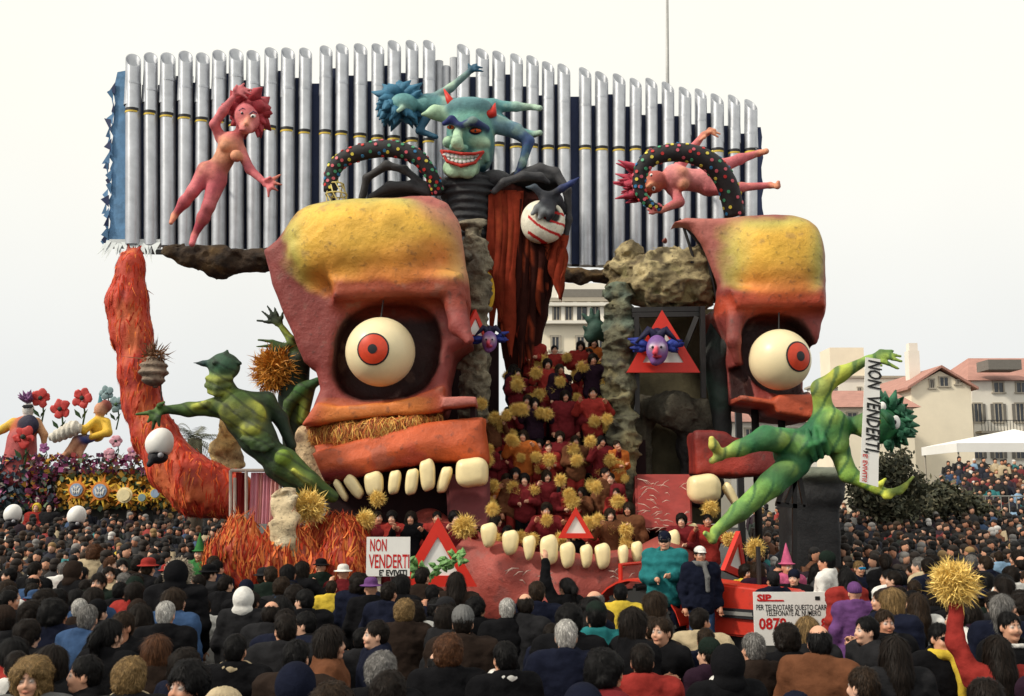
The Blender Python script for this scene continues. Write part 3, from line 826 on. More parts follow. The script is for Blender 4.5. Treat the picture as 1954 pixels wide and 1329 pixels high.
o_ = ob("straw", surf_strips(V, Q, 2200, .26, .009, .45, 3, [C(216, 160, 76), C(190, 104, 48), C(226, 178, 96), C(150, 74, 40)], .05), mat("straw_strips", 'attr', .75, var=.25, vs=8), sb_); o_["kind"] = "stuff"
s = SDF(.15)                                                          # crumbling plaster edge
s.chain([Q_(585, 830, .7), Q_(594, 880, .6), Q_(622, 912, .45)], [M(20, Y0), M(22, Y0), M(14, Y0)], C(206, 180, 142), k=.1)
ob("plaster_edge", s.mesh("plaster_edge", .04, dispn(.12, 2.4, 7, 4), lambda V, c: mixc(c, C(140, 116, 92), sstep(0, .4, fbm(V, 3, 2)))), mRock, skl)
eyeball(skl, 726, 672, 19.75, 67, (-.10, -1, -.05), 28.5, 9, C(206, 66, 38))
for a in ((651, 936, 15, 46, .55), (676, 929, 25, 50, .62), (714, 924, 38, 46, .1), (753, 921, 24, 46, -.12), (786, 920, 26, 50, -.12), (816, 907, 31, 60, .06), (848, 916, 24, 52, -.3)):
    tooth(skl, a[0], a[1], a[2], a[3], 19.35 + abs(a[0] - 800) * .002, -a[4], taper=.86)
tooth(skl, 901, 902, 62, 55, 19.3, 0, taper=1.0, dy=.3, n=3.4)

# ---- right half, a hollow shell seen into its cut edge
Y1 = 21.0
def Q1(x, y, d=0.): return P(x, y, Y1 + d)
s = SDF(.08)
s.poly([(1289, 420), (1311, 411), (1420, 412), (1520, 424), (1545, 440), (1560, 470), (1575, 535), (1576, 580), (1568, 642), (1556, 692), (1551, 760), (1545, 803), (1476, 791), (1468, 777), (1406, 767), (1403, 730), (1396, 650), (1374, 600), (1374, 541), (1345, 467), (1318, 434)], Y1, 1.0, 1.0, .2, CRIM)
s.ell(Q1(1476, 500, .5), (M(94, Y1), 1.0, M(86, Y1)), CRIM, n=2.8, k=.22)
s.poly([(1386, 556), (1562, 556), (1568, 592), (1400, 594)], Y1, .2, .56, .14, CRIM, k=.3)
s.poly([(1404, 756), (1468, 766), (1478, 756), (1548, 752), (1545, 803), (1476, 791), (1468, 778), (1405, 768)], Y1, .1, .5, .06, RED, k=.06)
s.chain([Q1(1402, 590, .0), Q1(1400, 650, -.25), Q1(1408, 690, -.15)], [M(18, Y1), M(13, Y1), M(8, Y1)], C(126, 56, 50), k=.1)
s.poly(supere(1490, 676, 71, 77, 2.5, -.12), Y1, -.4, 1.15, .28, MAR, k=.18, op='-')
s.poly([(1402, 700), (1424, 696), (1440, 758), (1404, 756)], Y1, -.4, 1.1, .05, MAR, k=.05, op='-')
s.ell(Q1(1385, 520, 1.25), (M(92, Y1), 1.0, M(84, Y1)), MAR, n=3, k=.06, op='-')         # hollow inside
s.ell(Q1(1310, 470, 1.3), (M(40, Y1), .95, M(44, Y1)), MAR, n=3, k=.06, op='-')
def Rx(px): return P(px, 600, Y1)[0]
def Rz(py): return P(1450, py, Y1)[2]
def paint_skull_right(V, c):
    x, z = V[:, 0], V[:, 2]; n = fbm(V, .9, 14) * .22; n2 = fbm(V, 3, 18) * .12
    u = (x - Rx(1480)) / M(98, Y1); w = (z - Rz(496)) / M(88, Y1)
    f = sstep(1.15, .8, np.sqrt(np.abs(u) ** 3 + np.abs(w) ** 3) ** (2 / 3.) + n + n2) * sstep(Y1 + .9, Y1 + .2, V[:, 1])
    c = mixc(c, ROSE, sstep(0, -.9, u + n) * sstep(Rz(560), Rz(500), z) * .8)
    body = mixc(np.tile(np.array(ORG), (len(V), 1)), YEL, sstep(-.8, .1, w + n))
    body = mixc(body, GRN, sstep(.45, .95, np.maximum(w, np.abs(u)) + n) * .85)
    c = c * (1 - f[:, None]) + body * f[:, None]
    c = mixc(c, C(186, 70, 36), sstep(Rz(556), Rz(572), z + n * .3) * sstep(Rz(612), Rz(590), z) * .7)
    return brush(V, c, 13, .15, 2.6)
skr = thing("skull_half", "narrower skull half with hollow cut edge and eye glancing sideways", "sculpture", (*Q1(1470, 700)[:2], .75), "split skull halves")
ob("shell", s.mesh("shell", .04, dispn(.045, 1.5, 12, 4), paint_skull_right), mPaint, skr)
s = SDF(.15)
s.poly([(1320, 826), (1378, 826), (1400, 836), (1470, 840), (1476, 906), (1400, 912), (1322, 906)], Y1, .1, .55, .1, C(160, 54, 42))
ob("upper_lip", s.mesh("upper_lip", .04, dispn(.07, 1.8, 3, 4), lambda V, c: mixc(c, C(112, 36, 34), sstep(-.2, .4, fbm(V, 1.2, 3)))), mPaint, skr)
eyeball(skr, 1488, 687, 20.75, 59, (.48, -1, .0), 27, 9.5, C(208, 84, 52))
tooth(skr, 1343, 933, 62, 55, 20.2, 0, taper=1., dy=.3, n=3.2)
tooth(skr, 1398, 950, 22, 60, 20.2, -.5, taper=.5, dy=.14)
# brace bars inside the hollow edge
for a, b in (((1296, 418), (1378, 520)), ((1300, 420), (1345, 560)), ((1345, 470), (1372, 590)), ((1318, 500), (1368, 505))):
    ob("brace", MB().tube([P(*a, 21.3), P(*b, 21.5)], .03, 6).mesh("brace"), mSteel, skr)

# ---- lower jaw
def Q2(x, y, d=0.): return P(x, y, 18.6 + d)
YJ = 18.6
s = SDF(.2)
JW = C(152, 70, 62)
s.chain([Q2(820, 1010, 1.6), Q2(880, 1062, .5), Q2(960, 1092, 0), Q2(1070, 1112, -.25), Q2(1180, 1108, -.2), Q2(1270, 1080, .3), Q2(1330, 1040, 1.3)],
        [M(44, YJ), M(46, YJ), M(44, YJ), M(44, YJ), M(44, YJ), M(44, YJ), M(40, YJ)], JW, k=.4)
s.chain([Q2(880, 1130, .4), Q2(1070, 1165, -.2), Q2(1250, 1140, .3)], [M(56, YJ), M(56, YJ), M(56, YJ)], JW, k=.4)
def paint_jaw(V, c):
    n = fbm(V, 1.1, 3); z = V[:, 2]
    c = mixc(c, C(146, 66, 58), sstep(-.1, .45, n)); return brush(V, c, 33, .3, 2.5)
jaw = thing("lower_jaw", "brick red curved lower jaw with a row of cream teeth", "sculpture", (*Q2(1060, 1150)[:2], .1))
ob("gum", s.mesh("gum", .05, dispn(.05, 1.2, 5, 4), paint_jaw), mPaint, jaw)
for (x, y, w, h, d, tp) in ((933, 1022, 37, 46, -.35, .6), (974, 1036, 36, 46, -.5, .7), (1010, 1046, 30, 46, -.6, .5), (1048, 1050, 36, 56, -.72, .9), (1083, 1060, 34, 48, -.74, .66),
                            (1119, 1062, 27, 44, -.74, .66), (1150, 1062, 34, 48, -.72, .7), (1189, 1062, 23, 42, -.66, .6), (1215, 1054, 25, 40, -.55, .6), (1322, 1022, 24, 44, .5, .8), (1286, 1034, 26, 44, .1, .7)):
    tooth(jaw, x, y, w, h, YJ + d, rr.uniform(-.06, .06), taper=tp, dy=.13, n=2.8)

# ---- the float bed with its stepped mouth
mBed = mat("maroon_boards", C(96, 30, 30), .75, var=.25, vs=2, bump=.3, bs=6)
mDeep = mat("mouth_shade_colour", C(38, 16, 20), .9, var=.3, vs=3)  # near-black colour that carries the shade inside the mouth
bed = thing("float_bed", "dark red wheeled float bed with performers' steps inside the open mouth", "float", (P(1000, 1000, 21)[0], 21.5, 0))
a, b = P(590, 1000, 20.5)[0], P(1470, 1000, 20.5)[0]
ob("deck", MB().box(((a + b) / 2, 23.6, .55), (b - a, 9.0, .36)).mesh("deck"), mBed, bed)
ob("skirt", MB().box(((a + b) / 2, 19.06, .3), (b - a, .06, .5)).mesh("skirt"), mBed, bed)
STEPS = [(19.5, .78), (20.2, 1.5), (20.9, 2.3), (21.6, 3.1), (22.3, 3.9), (23.0, 4.45)]
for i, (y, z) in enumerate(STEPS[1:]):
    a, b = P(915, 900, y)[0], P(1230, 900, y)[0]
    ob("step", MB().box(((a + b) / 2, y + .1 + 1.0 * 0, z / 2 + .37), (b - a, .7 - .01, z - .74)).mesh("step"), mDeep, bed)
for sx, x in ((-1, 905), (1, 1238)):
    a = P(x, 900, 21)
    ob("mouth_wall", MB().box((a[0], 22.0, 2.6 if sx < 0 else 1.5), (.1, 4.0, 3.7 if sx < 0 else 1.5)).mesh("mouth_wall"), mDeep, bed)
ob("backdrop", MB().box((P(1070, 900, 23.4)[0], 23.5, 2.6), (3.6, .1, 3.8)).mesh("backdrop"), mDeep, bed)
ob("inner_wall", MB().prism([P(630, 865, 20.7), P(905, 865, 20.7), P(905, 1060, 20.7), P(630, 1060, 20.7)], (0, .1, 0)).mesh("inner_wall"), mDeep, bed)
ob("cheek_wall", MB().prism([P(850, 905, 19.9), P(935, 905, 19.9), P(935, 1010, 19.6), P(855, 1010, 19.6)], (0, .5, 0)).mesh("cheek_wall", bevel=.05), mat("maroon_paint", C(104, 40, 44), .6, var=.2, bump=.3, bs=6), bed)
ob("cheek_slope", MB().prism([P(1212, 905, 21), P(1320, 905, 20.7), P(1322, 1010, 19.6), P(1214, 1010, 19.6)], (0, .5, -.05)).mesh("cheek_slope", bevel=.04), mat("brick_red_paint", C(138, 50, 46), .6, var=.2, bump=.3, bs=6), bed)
ob("dark_gap_panel", MB().prism([P(846, 600, 22.95), P(952, 640, 22.95), P(952, 930, 22.95), P(846, 930, 22.95)], (0, .08, 0)).mesh("dark_gap_panel"), mDeep, bed)  # added dark panel, keeps bright sky out of the nose hole and robe gap
for sx in (-1, 1):
    for yy in (20.5, 26.5):
        c = (P(1030, 1000, 21)[0] + sx * 3.4, yy, .42)
        w = ob("wheel", MB().tube([(c[0] - .14, yy, .42), (c[0] + .14, yy, .42)], .42, 20).mesh("wheel", True), mBlack, bed)
        ob("rim", MB().tube([(c[0] - .15, yy, .42), (c[0] + .15, yy, .42)], .22, 16).mesh("rim"), mConc, w)
# ================================================================== sculpted figures
def JF(Y): return lambda x, y, d=0.: P(x, y, Y + d)
def fingers(s, palm, tips, Y, r, col, r2=None, k=.03):
    """palm: (x,y,d); tips: list of lists of pixel joints"""
    J = JF(Y)
    for t in tips:
        pts = [J(*palm)] + [J(*q) for q in t]
        n = len(pts); rad = [M(r, Y)] + [M(r * (.92 - .38 * i / max(1, n - 2)), Y) for i in range(n - 1)]
        s.chain(pts, rad, col, k=k)
def spikes(c, r, n, L, seed, avoid=None, base=.16, droop=.0, rad_j=.4, bend=.3, pref=None):
    """cap of tapering curved locks around centre c"""
    q = random.Random(seed); m = MB(); c = np.array(c); k = 0
    while k < n:
        d = np.array([q.gauss(0, 1) for _ in range(3)]); d /= np.linalg.norm(d)
        if avoid is not None and d @ avoid[0] > avoid[1]: continue
        if pref is not None: d = d + np.array(pref) * .6; d /= np.linalg.norm(d)
        l = L * q.uniform(.5, 1.15); e = d + np.array([q.gauss(0, bend) for _ in range(3)]) + np.array((0, 0, -droop))
        e /= np.linalg.norm(e); p0 = c + d * r * .75; p1 = c + d * (r + l * .35); p2 = p1 + e * l * .65
        m.tube([p0, p1, p2], [base * r * 2 * q.uniform(.7, 1.2), base * r * 1.3, base * r * .12], 6); k += 1
    return m
PINK, PINKD, PYEL, PLT = C(206, 110, 116), C(160, 60, 78), C(222, 154, 120), C(226, 142, 142)
HAIRP = C(168, 58, 68)
# ---------- pink standing figure
Y = 22.8; J = JF(Y); m_ = lambda v: M(v, Y)
f = SDF(.09)
f.ell(J(471, 226, -.05), (m_(24), m_(25), m_(31)), PINK, rot=Matrix.Rotation(-.35, 3, 'Y'))
f.ell(J(470, 244, -.22), (m_(14), m_(12), m_(13)), PLT, k=.06)
f.chain([J(474, 226, -.27), J(470, 236, -.36)], [m_(4), m_(5)], PYEL, k=.04)
f.ell(J(462, 248, -.33), (m_(8), m_(4), m_(3)), C(170, 40, 50), k=.02)
f.chain([J(462, 245, .05), J(450, 266, .05)], [m_(10), m_(12)], PINK)
f.chain([J(424, 264, .05), J(441, 272, .0), J(458, 288, .05)], [m_(12), m_(20), m_(12)], PINK)
f.chain([J(440, 280, .0), J(424, 310, 0.), J(408, 334, .05)], [m_(24), m_(18), m_(24)], PYEL)
f.ell(J(431, 279, -.24), (m_(12), m_(12), m_(12)), PYEL, k=.06); f.ell(J(451, 298, -.24), (m_(12), m_(12), m_(12)), PYEL, k=.06)
f.ell(J(404, 330, .0), (m_(30), m_(22), m_(20)), PINK, rot=Matrix.Rotation(.5, 3, 'Y'))
f.chain([J(390, 336, .0), J(368, 366, -.1), J(352, 386, 0), J(333, 412, .1)], [m_(19), m_(11.5), m_(11), m_(6)], [PINK, PINK, PINKD], k=.08)
f.chain([J(333, 412, .1), J(326, 426, -.15)], [m_(7), m_(4)], PYEL, k=.04)
f.chain([J(414, 346, .0), J(398, 394, -.1), J(388, 416, 0), J(371, 450, .1)], [m_(19), m_(12), m_(12), m_(6)], [PINK, PINK, PINKD], k=.08)
f.chain([J(371, 450, .1), J(366, 466, -.2)], [m_(7), m_(6)], PINK, k=.04)
f.chain([J(421, 263, .05), J(409, 238, -.15), J(426, 212, -.2), J(444, 188, -.25)], [m_(11), m_(9), m_(9), m_(6)], PINK, k=.06)
f.ell(J(451, 178, -.25), (m_(9), m_(5), m_(7)), PINK, k=.04)
fingers(f, (451, 178, -.25), [[(462, 170, -.28), (480, 172, -.3)], [(464, 174, -.3), (478, 180, -.32)], [(458, 168, -.28), (466, 160, -.3)], [(462, 180, -.3), (472, 188, -.3)], [(448, 172, -.3), (452, 163, -.3)]], Y, 4, PINK)
f.chain([J(460, 290, .0), J(477, 324, -.1), J(502, 346, -.2)], [m_(11), m_(9), m_(6.5)], PINK, k=.06)
f.ell(J(509, 351, -.22), (m_(9), m_(5), m_(8)), PINK, k=.04)
fingers(f, (509, 351, -.22), [[(522, 342, -.3), (535, 334, -.3)], [(524, 350, -.3), (537, 353, -.3)], [(520, 358, -.3), (530, 364, -.3)], [(513, 362, -.3), (512, 376, -.3)], [(508, 344, -.3), (516, 338, -.35)]], Y, 4, PINK)
def paint_pink(V, c):
    return brush(V, mixc(mixc(c, PINKD, sstep(.05, .4, fbm(V, 1.6, 3)) * .55), PYEL, sstep(.1, .45, fbm(V, 2.1, 9)) * .45), 7, .3)
lady = thing("pink_woman_statue", "pink nude woman statue stepping along the rock ledge, hand in her hair", "statue", J(367, 470))
ob("body", f.mesh("body", .028, None, paint_pink), mPaintS, lady)
hm = spikes(J(476, 212, .15), m_(30), 46, m_(26), 4, (np.array((-.15, -.95, -.25)), .45), .3, bend=.35)
hm.ball(J(478, 214, .18), (m_(34), m_(27), m_(37)), 14, 9)
for (x, y) in ((507, 236), (500, 252), (492, 262), (440, 196), (427, 205)): hm.tube([J(480, 226, .1), J((480 + x) / 2 + 6, (226 + y) / 2, .1), J(x, y, -.05)], [m_(13), m_(9), m_(2)], 7)
ob("hair", hm.mesh("hair", True, HAIRP), mPaintS, lady)
for (x, y) in ((463, 216), (483, 222)):
    e = ob("eye", MB().ball(J(x, y, -.3), (m_(5.5), m_(3), m_(4)), 10, 6).mesh("eye", True), mWhite, lady)
    ob("pupil", MB().ball(J(x - 1, y + .5, -.335), (m_(2.4), m_(1.6), m_(2.6)), 8, 5).mesh("pupil", True), mBlack, e)
    ob("eyebrow", MB().tube([J(x - 7, y - 4, -.3), J(x, y - 9, -.31), J(x + 7, y - 5, -.3)], m_(1.6), 5).mesh("eyebrow"), mat("plum_paint", C(96, 34, 70), .5), lady)

# ---------- pink flying figure
Y = 23.4; J = JF(Y)
f = SDF(.09)
f.ell(J(1247, 348, -.1), (m_(22), m_(22), m_(27)), C(206, 120, 92), rot=Matrix.Rotation(1.2, 3, 'Y'))
f.chain([J(1243, 352, -.33), J(1236, 356, -.4)], [m_(5), m_(4)], PYEL, k=.04)
f.chain([J(1262, 347, .0), J(1278, 343, .0)], [m_(12), m_(14)], PINK)
f.chain([J(1282, 330, .0), J(1290, 342, -.05), J(1284, 360, .0)], [m_(14), m_(25), m_(14)], PLT)
f.chain([J(1290, 340, -.05), J(1318, 344, 0), J(1344, 346, .05)], [m_(26), m_(20), m_(26)], PLT)
f.ell(J(1300, 330, -.25), m_(12), PYEL, k=.06); f.ell(J(1303, 352, -.25), m_(12), PYEL, k=.06)
f.chain([J(1350, 336, .0), J(1378, 318, -.1), J(1412, 304, 0), J(1450, 292, .1)], [m_(18), m_(14), m_(10), m_(6)], PINK, k=.08)
f.chain([J(1448, 293, .1), J(1462, 289, -.1)], [m_(6), m_(6)], PYEL, k=.05)
f.chain([J(1352, 358, .0), J(1382, 360, -.15), J(1414, 358, -.05), J(1470, 354, .1)], [m_(18), m_(13), m_(9), m_(6)], PINK, k=.08)
f.chain([J(1470, 354, .1), J(1484, 356, -.1), J(1485, 348, -.15)], [m_(6), m_(5), m_(4)], PYEL, k=.05)
f.chain([J(1286, 360, .0), J(1296, 386, -.2), J(1262, 402, -.35)], [m_(12), m_(10), m_(6)], PINK, k=.06)
f.ell(J(1253, 402, -.38), (m_(9), m_(5), m_(6)), PINK, k=.04)
fingers(f, (1253, 402, -.38), [[(1244, 401, -.4), (1236, 394, -.4)], [(1244, 404, -.4), (1235, 400, -.42)], [(1246, 407, -.4), (1238, 408, -.42)], [(1250, 396, -.42), (1246, 390, -.42)]], Y, 3.6, PINK)
f.chain([J(1290, 326, .1), J(1322, 284, .15), J(1340, 260, .1)], [m_(12), m_(9), m_(6)], PINK, k=.06)
f.ell(J(1346, 256, .1), (m_(9), m_(5), m_(6)), PINK, k=.04)
fingers(f, (1346, 256, .1), [[(1356, 249, .05), (1374, 256, 0)], [(1356, 252, 0), (1370, 262, 0)], [(1354, 247, .05), (1366, 248, 0)], [(1344, 262, 0), (1336, 268, 0)]], Y, 3.8, PYEL)
fly = thing("pink_flying_statue", "pink nude woman statue flying head first through a spotted horn", "statue", J(1320, 370))
ob("body", f.mesh("body", .028, None, paint_pink), mPaintS, fly)
hm = MB().ball(J(1228, 350, .12), (m_(22), m_(26), m_(36)), 14, 9)
q = random.Random(9)
for i in range(34):
    a = q.uniform(-1.25, 1.25); l = q.uniform(26, 62); b = J(1230, 350 + 30 * math.sin(a), .15 * q.uniform(-1, 1.5))
    x, y = 1230 - l * math.cos(a * .7), 350 + l * math.sin(a) * 1.0
    hm.tube([b, J((1230 + x) / 2, (350 + 30 * math.sin(a) + y) / 2 + q.uniform(-5, 5), q.uniform(-.3, .3)), J(x, y, q.uniform(-.4, .4))], [m_(9), m_(7), m_(1)], 6)
ob("hair", hm.mesh("hair", True, C(176, 60, 80)), mPaintS, fly)
for (x, y) in ((1243, 336), (1247, 360)):
    e = ob("eye", MB().ball(J(x, y, -.3), (m_(4), m_(3), m_(5)), 10, 6).mesh("eye", True), mWhite, fly)
    ob("pupil", MB().ball(J(x, y, -.33), (m_(2), m_(1.5), m_(2.4)), 8, 5).mesh("pupil", True), mBlack, e)

# ---------- spotted horns
def spotted(label, Y, pts, rad, seed):
    J = JF(Y); ctrl = [J(*p) for p in pts]; n = len(ctrl); S = []; Rr = []
    for i in range(n - 1):
        p0, p1, p2, p3 = ctrl[max(0, i - 1)], ctrl[i], ctrl[i + 1], ctrl[min(n - 1, i + 2)]
        for t in np.arange(0, 1, .2):
            S.append(.5 * (2 * p1 + (p2 - p0) * t + (2 * p0 - 5 * p1 + 4 * p2 - p3) * t * t + (3 * p1 - p0 - 3 * p2 + p3) * t ** 3)); Rr.append(M(rad[i] + (rad[i + 1] - rad[i]) * t, Y))
    S.append(ctrl[-1]); Rr.append(M(rad[-1], Y))
    root = thing("spotted_horn", label, "sculpture", ctrl[0], "black spotted horns")
    ob("horn", MB().tube(S, Rr, 18).mesh("horn", True), mat("black_felt", (.022, .021, .024), .75, var=.3, vs=8, bump=.3, bs=20), root)
    q = random.Random(seed)
    cols = [mat("dot_" + k, v, .5) for k, v in (("red", C(196, 50, 48)), ("yellow", C(222, 206, 84)), ("blue", C(50, 120, 170)), ("green", C(70, 150, 110)), ("pink", C(208, 96, 110)))]
    for i in range(1, len(S) - 1):
        for k in range(5):
            t = S[i + 1] - S[i - 1]; t /= np.linalg.norm(t); u = np.cross(t, (0, 1, 0)); u /= np.linalg.norm(u); w = np.cross(t, u)
            a = R(72 * k + 36 * (i % 2)) + q.uniform(-.25, .25); d = u * math.cos(a) + w * math.sin(a)
            if d[1] > .45: continue
            p = S[i] + t * q.uniform(-.06, .06); b = p + d * Rr[i] * .97
            ob("dot", MB().tube([b, b + d * .02], M(3.3, Y), 10).mesh("dot"), q.choice(cols), root)
spotted("black horn studded with coloured dots curling beside the devil's collar", 22.2, [(630, 366, .1), (636, 326, .1), (668, 298, 0), (735, 284, -.1), (792, 298, -.1), (824, 336, 0), (836, 368, .2)], [13, 15, 16, 17, 16, 13, 11], 2)
spotted("black horn studded with coloured dots looping round the pink flyer", 22.6, [(1262, 398, -.2), (1232, 384, -.3), (1219, 345, -.4), (1240, 304, -.5), (1297, 291, -.5), (1352, 308, -.4), (1386, 350, -.2), (1402, 410, .1)], [5, 9, 13, 16, 18, 20, 21, 20], 3)
# yellow star lattice basket
Y = 22.3; J = JF(Y)
sb = thing("star_lantern", "small pale yellow wire lantern with star lattice under a spotted horn", "lantern", J(642, 392))
mWire = mat("yellow_wire", C(206, 190, 120), .5)
for y, r in ((352, 14), (372, 21), (392, 19)):
    ob("hoop", MB().tube([J(642, y) + np.array((m_(r) * math.cos(a), m_(r) * math.sin(a), 0)) for a in np.linspace(0, 6.283, 17)], .016, 6).mesh("hoop"), mWire, sb)
for i in range(8):
    a, b = R(45 * i), R(45 * i + 68)
    ob("strut", MB().tube([J(642, 352) + np.array((m_(14) * math.cos(a), m_(14) * math.sin(a), 0)), J(642, 372) + np.array((m_(21) * math.cos((a + b) / 2), m_(21) * math.sin((a + b) / 2), 0)), J(642, 392) + np.array((m_(19) * math.cos(b), m_(19) * math.sin(b), 0))], .014, 6).mesh("strut"), mWire, sb)

# ---------- blue flying figure behind the devil
Y = 24.2; J = JF(Y); m_ = lambda v: M(v, Y)
TEAL, TEALD, TEALL = C(96, 148, 150), C(40, 84, 110), C(170, 196, 176)
f = SDF(.09)
f.ell(J(770, 200, -.15), (m_(28), m_(24), m_(22)), TEAL); f.chain([J(768, 206, -.4), J(760, 212, -.5)], [m_(5), m_(4)], TEALL, k=.04)
f.chain([J(794, 198, .0), J(812, 200, 0)], [m_(11), m_(13)], TEAL)
f.chain([J(816, 200, 0), J(850, 208, .05), J(900, 206, .1), J(940, 206, .1)], [m_(22), m_(22), m_(19), m_(18)], TEAL)
f.chain([J(940, 203, .1), J(985, 204, .0), J(1022, 205, .0)], [m_(13), m_(9), m_(5.5)], [TEAL, TEALL], k=.08)
f.chain([J(1018, 205, 0), J(1030, 207, -.15)], [m_(5.5), m_(6)], TEALL, k=.04)
f.chain([J(935, 215, .1), J(985, 250, .05), J(1020, 257, .0)], [m_(13), m_(9), m_(6)], TEAL, k=.08)
f.chain([J(1018, 257, 0), J(1030, 254, -.15)], [m_(6), m_(6)], TEALL, k=.04)
f.chain([J(822, 192, .0), J(860, 168, -.05), J(893, 140, -.1)], [m_(11), m_(8), m_(6)], [TEALL, TEALL], k=.06)
f.ell(J(899, 134, -.1), m_(7), TEALD, k=.04)
fingers(f, (899, 134, -.1), [[(908, 128, -.15), (921, 130, -.15)], [(908, 134, -.15), (922, 137, -.15)], [(904, 126, -.1), (910, 122, -.15)], [(896, 128, -.1), (894, 122, -.1)]], Y, 3.6, TEALD)
f.chain([J(820, 214, .0), J(800, 250, -.1), J(832, 262, -.2)], [m_(10), m_(7), m_(5)], TEALD, k=.06)
blu = thing("blue_flying_statue", "teal flying figure with wild blue hair reaching over the devil's head", "statue", J(860, 220))
ob("body", f.mesh("body", .03, None, lambda V, c: mixc(mixc(c, TEALD, sstep(0, .4, fbm(V, 1.7, 6)) * .6), TEALL, sstep(.1, .5, fbm(V, 2.4, 3)) * .6)), mPaintS, blu)
hm = spikes(J(764, 200, .05), m_(30), 80, m_(30), 14, (np.array((.3, -.95, .1)), .78), .24, droop=.35, bend=.35)
hm.ball(J(764, 200, .12), (m_(36), m_(28), m_(32)), 14, 9)
ob("hair", hm.mesh("hair", True, C(58, 112, 142)), mPaintS, blu)

# ---------- grinning devil
Y = 22.6; J = JF(Y); m_ = lambda v: M(v, Y)
DG, DGL, DGD, NAV = C(106, 160, 146), C(166, 198, 166), C(44, 94, 112), C(30, 40, 100)
f = SDF(.1)
f.ell(J(897, 258, .15), (m_(47), m_(50), m_(58)), DG, n=2.4)
f.ell(J(905, 280, .2), (m_(40), m_(44), m_(55)), DGD, n=2.4)
f.ell(J(880, 322, -.25), (m_(36), m_(26), m_(20)), DGL, n=2.3, k=.12)                    # jutting chin
f.ell(J(866, 328, -.42), (m_(15), m_(10), m_(12)), DGL, k=.06); f.ell(J(892, 330, -.42), (m_(16), m_(10), m_(12)), DGL, k=.06)
f.ell(J(856, 272, -.3), (m_(12), m_(14), m_(12)), DGL, k=.08); f.ell(J(914, 274, -.25), (m_(22), m_(16), m_(13)), DGL, k=.08)
f.chain([J(874, 246, -.4), J(872, 272, -.62), J(876, 280, -.6)], [m_(8), m_(11), m_(9)], DGL, k=.06)          # nose
f.ell(J(864, 281, -.48), m_(7), DG, k=.04); f.ell(J(887, 283, -.48), m_(7), DG, k=.04)
f.ell(J(860, 242, -.5), (m_(9), m_(12), m_(7)), NAV, k=.05, op='-'); f.ell(J(907, 249, -.42), (m_(13), m_(12), m_(8)), NAV, k=.05, op='-')
f.chain([J(848, 236, -.4), J(862, 229, -.52), J(874, 238, -.55)], [m_(5), m_(8), m_(6)], NAV, k=.05)          # brows
f.chain([J(880, 240, -.55), J(902, 232, -.5), J(928, 246, -.3)], [m_(6), m_(9), m_(7)], NAV, k=.05)
f.ell(J(896, 212, .1), (m_(48), m_(44), m_(22)), C(92, 134, 140), n=2.4, k=.1)            # skull cap
f.chain([J(900, 296, -.35), J(924, 288, -.2), J(930, 306, -.1)], [m_(5), m_(6), m_(5)], DG, k=.05)
f.ell(J(880, 301, -.62), (m_(38), m_(13), m_(14)), C(60, 16, 18), rot=Matrix.Rotation(.12, 3, 'Y'), k=.04, op='-')
f.chain([J(853, 220, .1), J(830, 215, .05), J(806, 219, -.05)], [m_(18), m_(14), m_(3)], [DGL, DGL], k=.08)
f.chain([J(942, 236, .1), J(984, 250, .1), J(1009, 270, .1), J(997, 312, .05), J(983, 336, .0)], [m_(20), m_(15), m_(11), m_(8), m_(4)], [C(110, 146, 160), C(70, 100, 140), NAV, NAV], k=.06)
dev = thing("devil_figure", "grinning green faced devil with red horns in black chest and tattered robe", "sculpture", (*J(960, 700)[:2], 3.9))
def paint_dev(V, c):
    n = fbm(V, 2.2, 4); return brush(V, mixc(mixc(c, DGD, sstep(.05, .4, n) * .5), DGL, sstep(.1, .45, fbm(V, 2.8, 8)) * .4), 37, .35)
hd = ob("head", f.mesh("head", .026, None, paint_dev, .07), mPaintS, dev)
f = SDF(.05)
f.chain([J(842, 288, -.46), J(858, 290, -.62), J(882, 294, -.68), J(906, 294, -.58), J(922, 290, -.40)], [m_(2.6), m_(3.0), m_(3.0), m_(3.0), m_(2.6)], C(170, 44, 34), k=.02)
f.chain([J(842, 289, -.46), J(854, 309, -.58), J(880, 317, -.64), J(906, 311, -.54), J(922, 291, -.40)], [m_(2.6), m_(3.0), m_(3.4), m_(3.0), m_(2.6)], C(170, 44, 34), k=.02)
ob("lips", f.mesh("lips", .02), mPaintS, hd)
for i in range(10):
    t = i / 9; x = 848 + 68 * t; sn = math.sin(math.pi * t); dpt = -.50 - .13 * sn + .10 * t
    ob("tooth", MB().box(J(x, 296.5 + 3.5 * sn, dpt), (m_(6.9), .09, m_(5 + 3.5 * sn))).mesh("tooth", bevel=.014), mWhite, hd)
    ob("tooth", MB().box(J(x, 302.5 + 7 * sn, dpt + .01), (m_(6.7), .09, m_(3.5 + 3.5 * sn))).mesh("tooth", bevel=.014), mWhite, hd)
for (x, y, w) in ((860, 243, 7.5), (908, 250, 11)):
    e = ob("eye", MB().ball(J(x, y, -.38), (m_(w), m_(5), m_(4.5)), 12, 7).mesh("eye", True), mat("orange_eye", C(206, 84, 34), .4), hd)
    ob("pupil", MB().ball(J(x - 1, y, -.38 - m_(4)), (m_(2.4), m_(2), m_(2.8)), 8, 5).mesh("pupil", True), mBlack, e)
for pts, rad in ((((868, 208, -.1), (857, 190, -.15), (847, 170, -.1)), (11, 7, 1)), (((928, 220, -.1), (941, 216, -.15), (945, 197, -.1)), (12, 9, 1))):
    ob("horn", MB().tube([J(*p) for p in pts], [m_(r) for r in rad], 12).mesh("horn", True), mRed, hd)
f = SDF(.1)                                                                                 # ribbed black chest
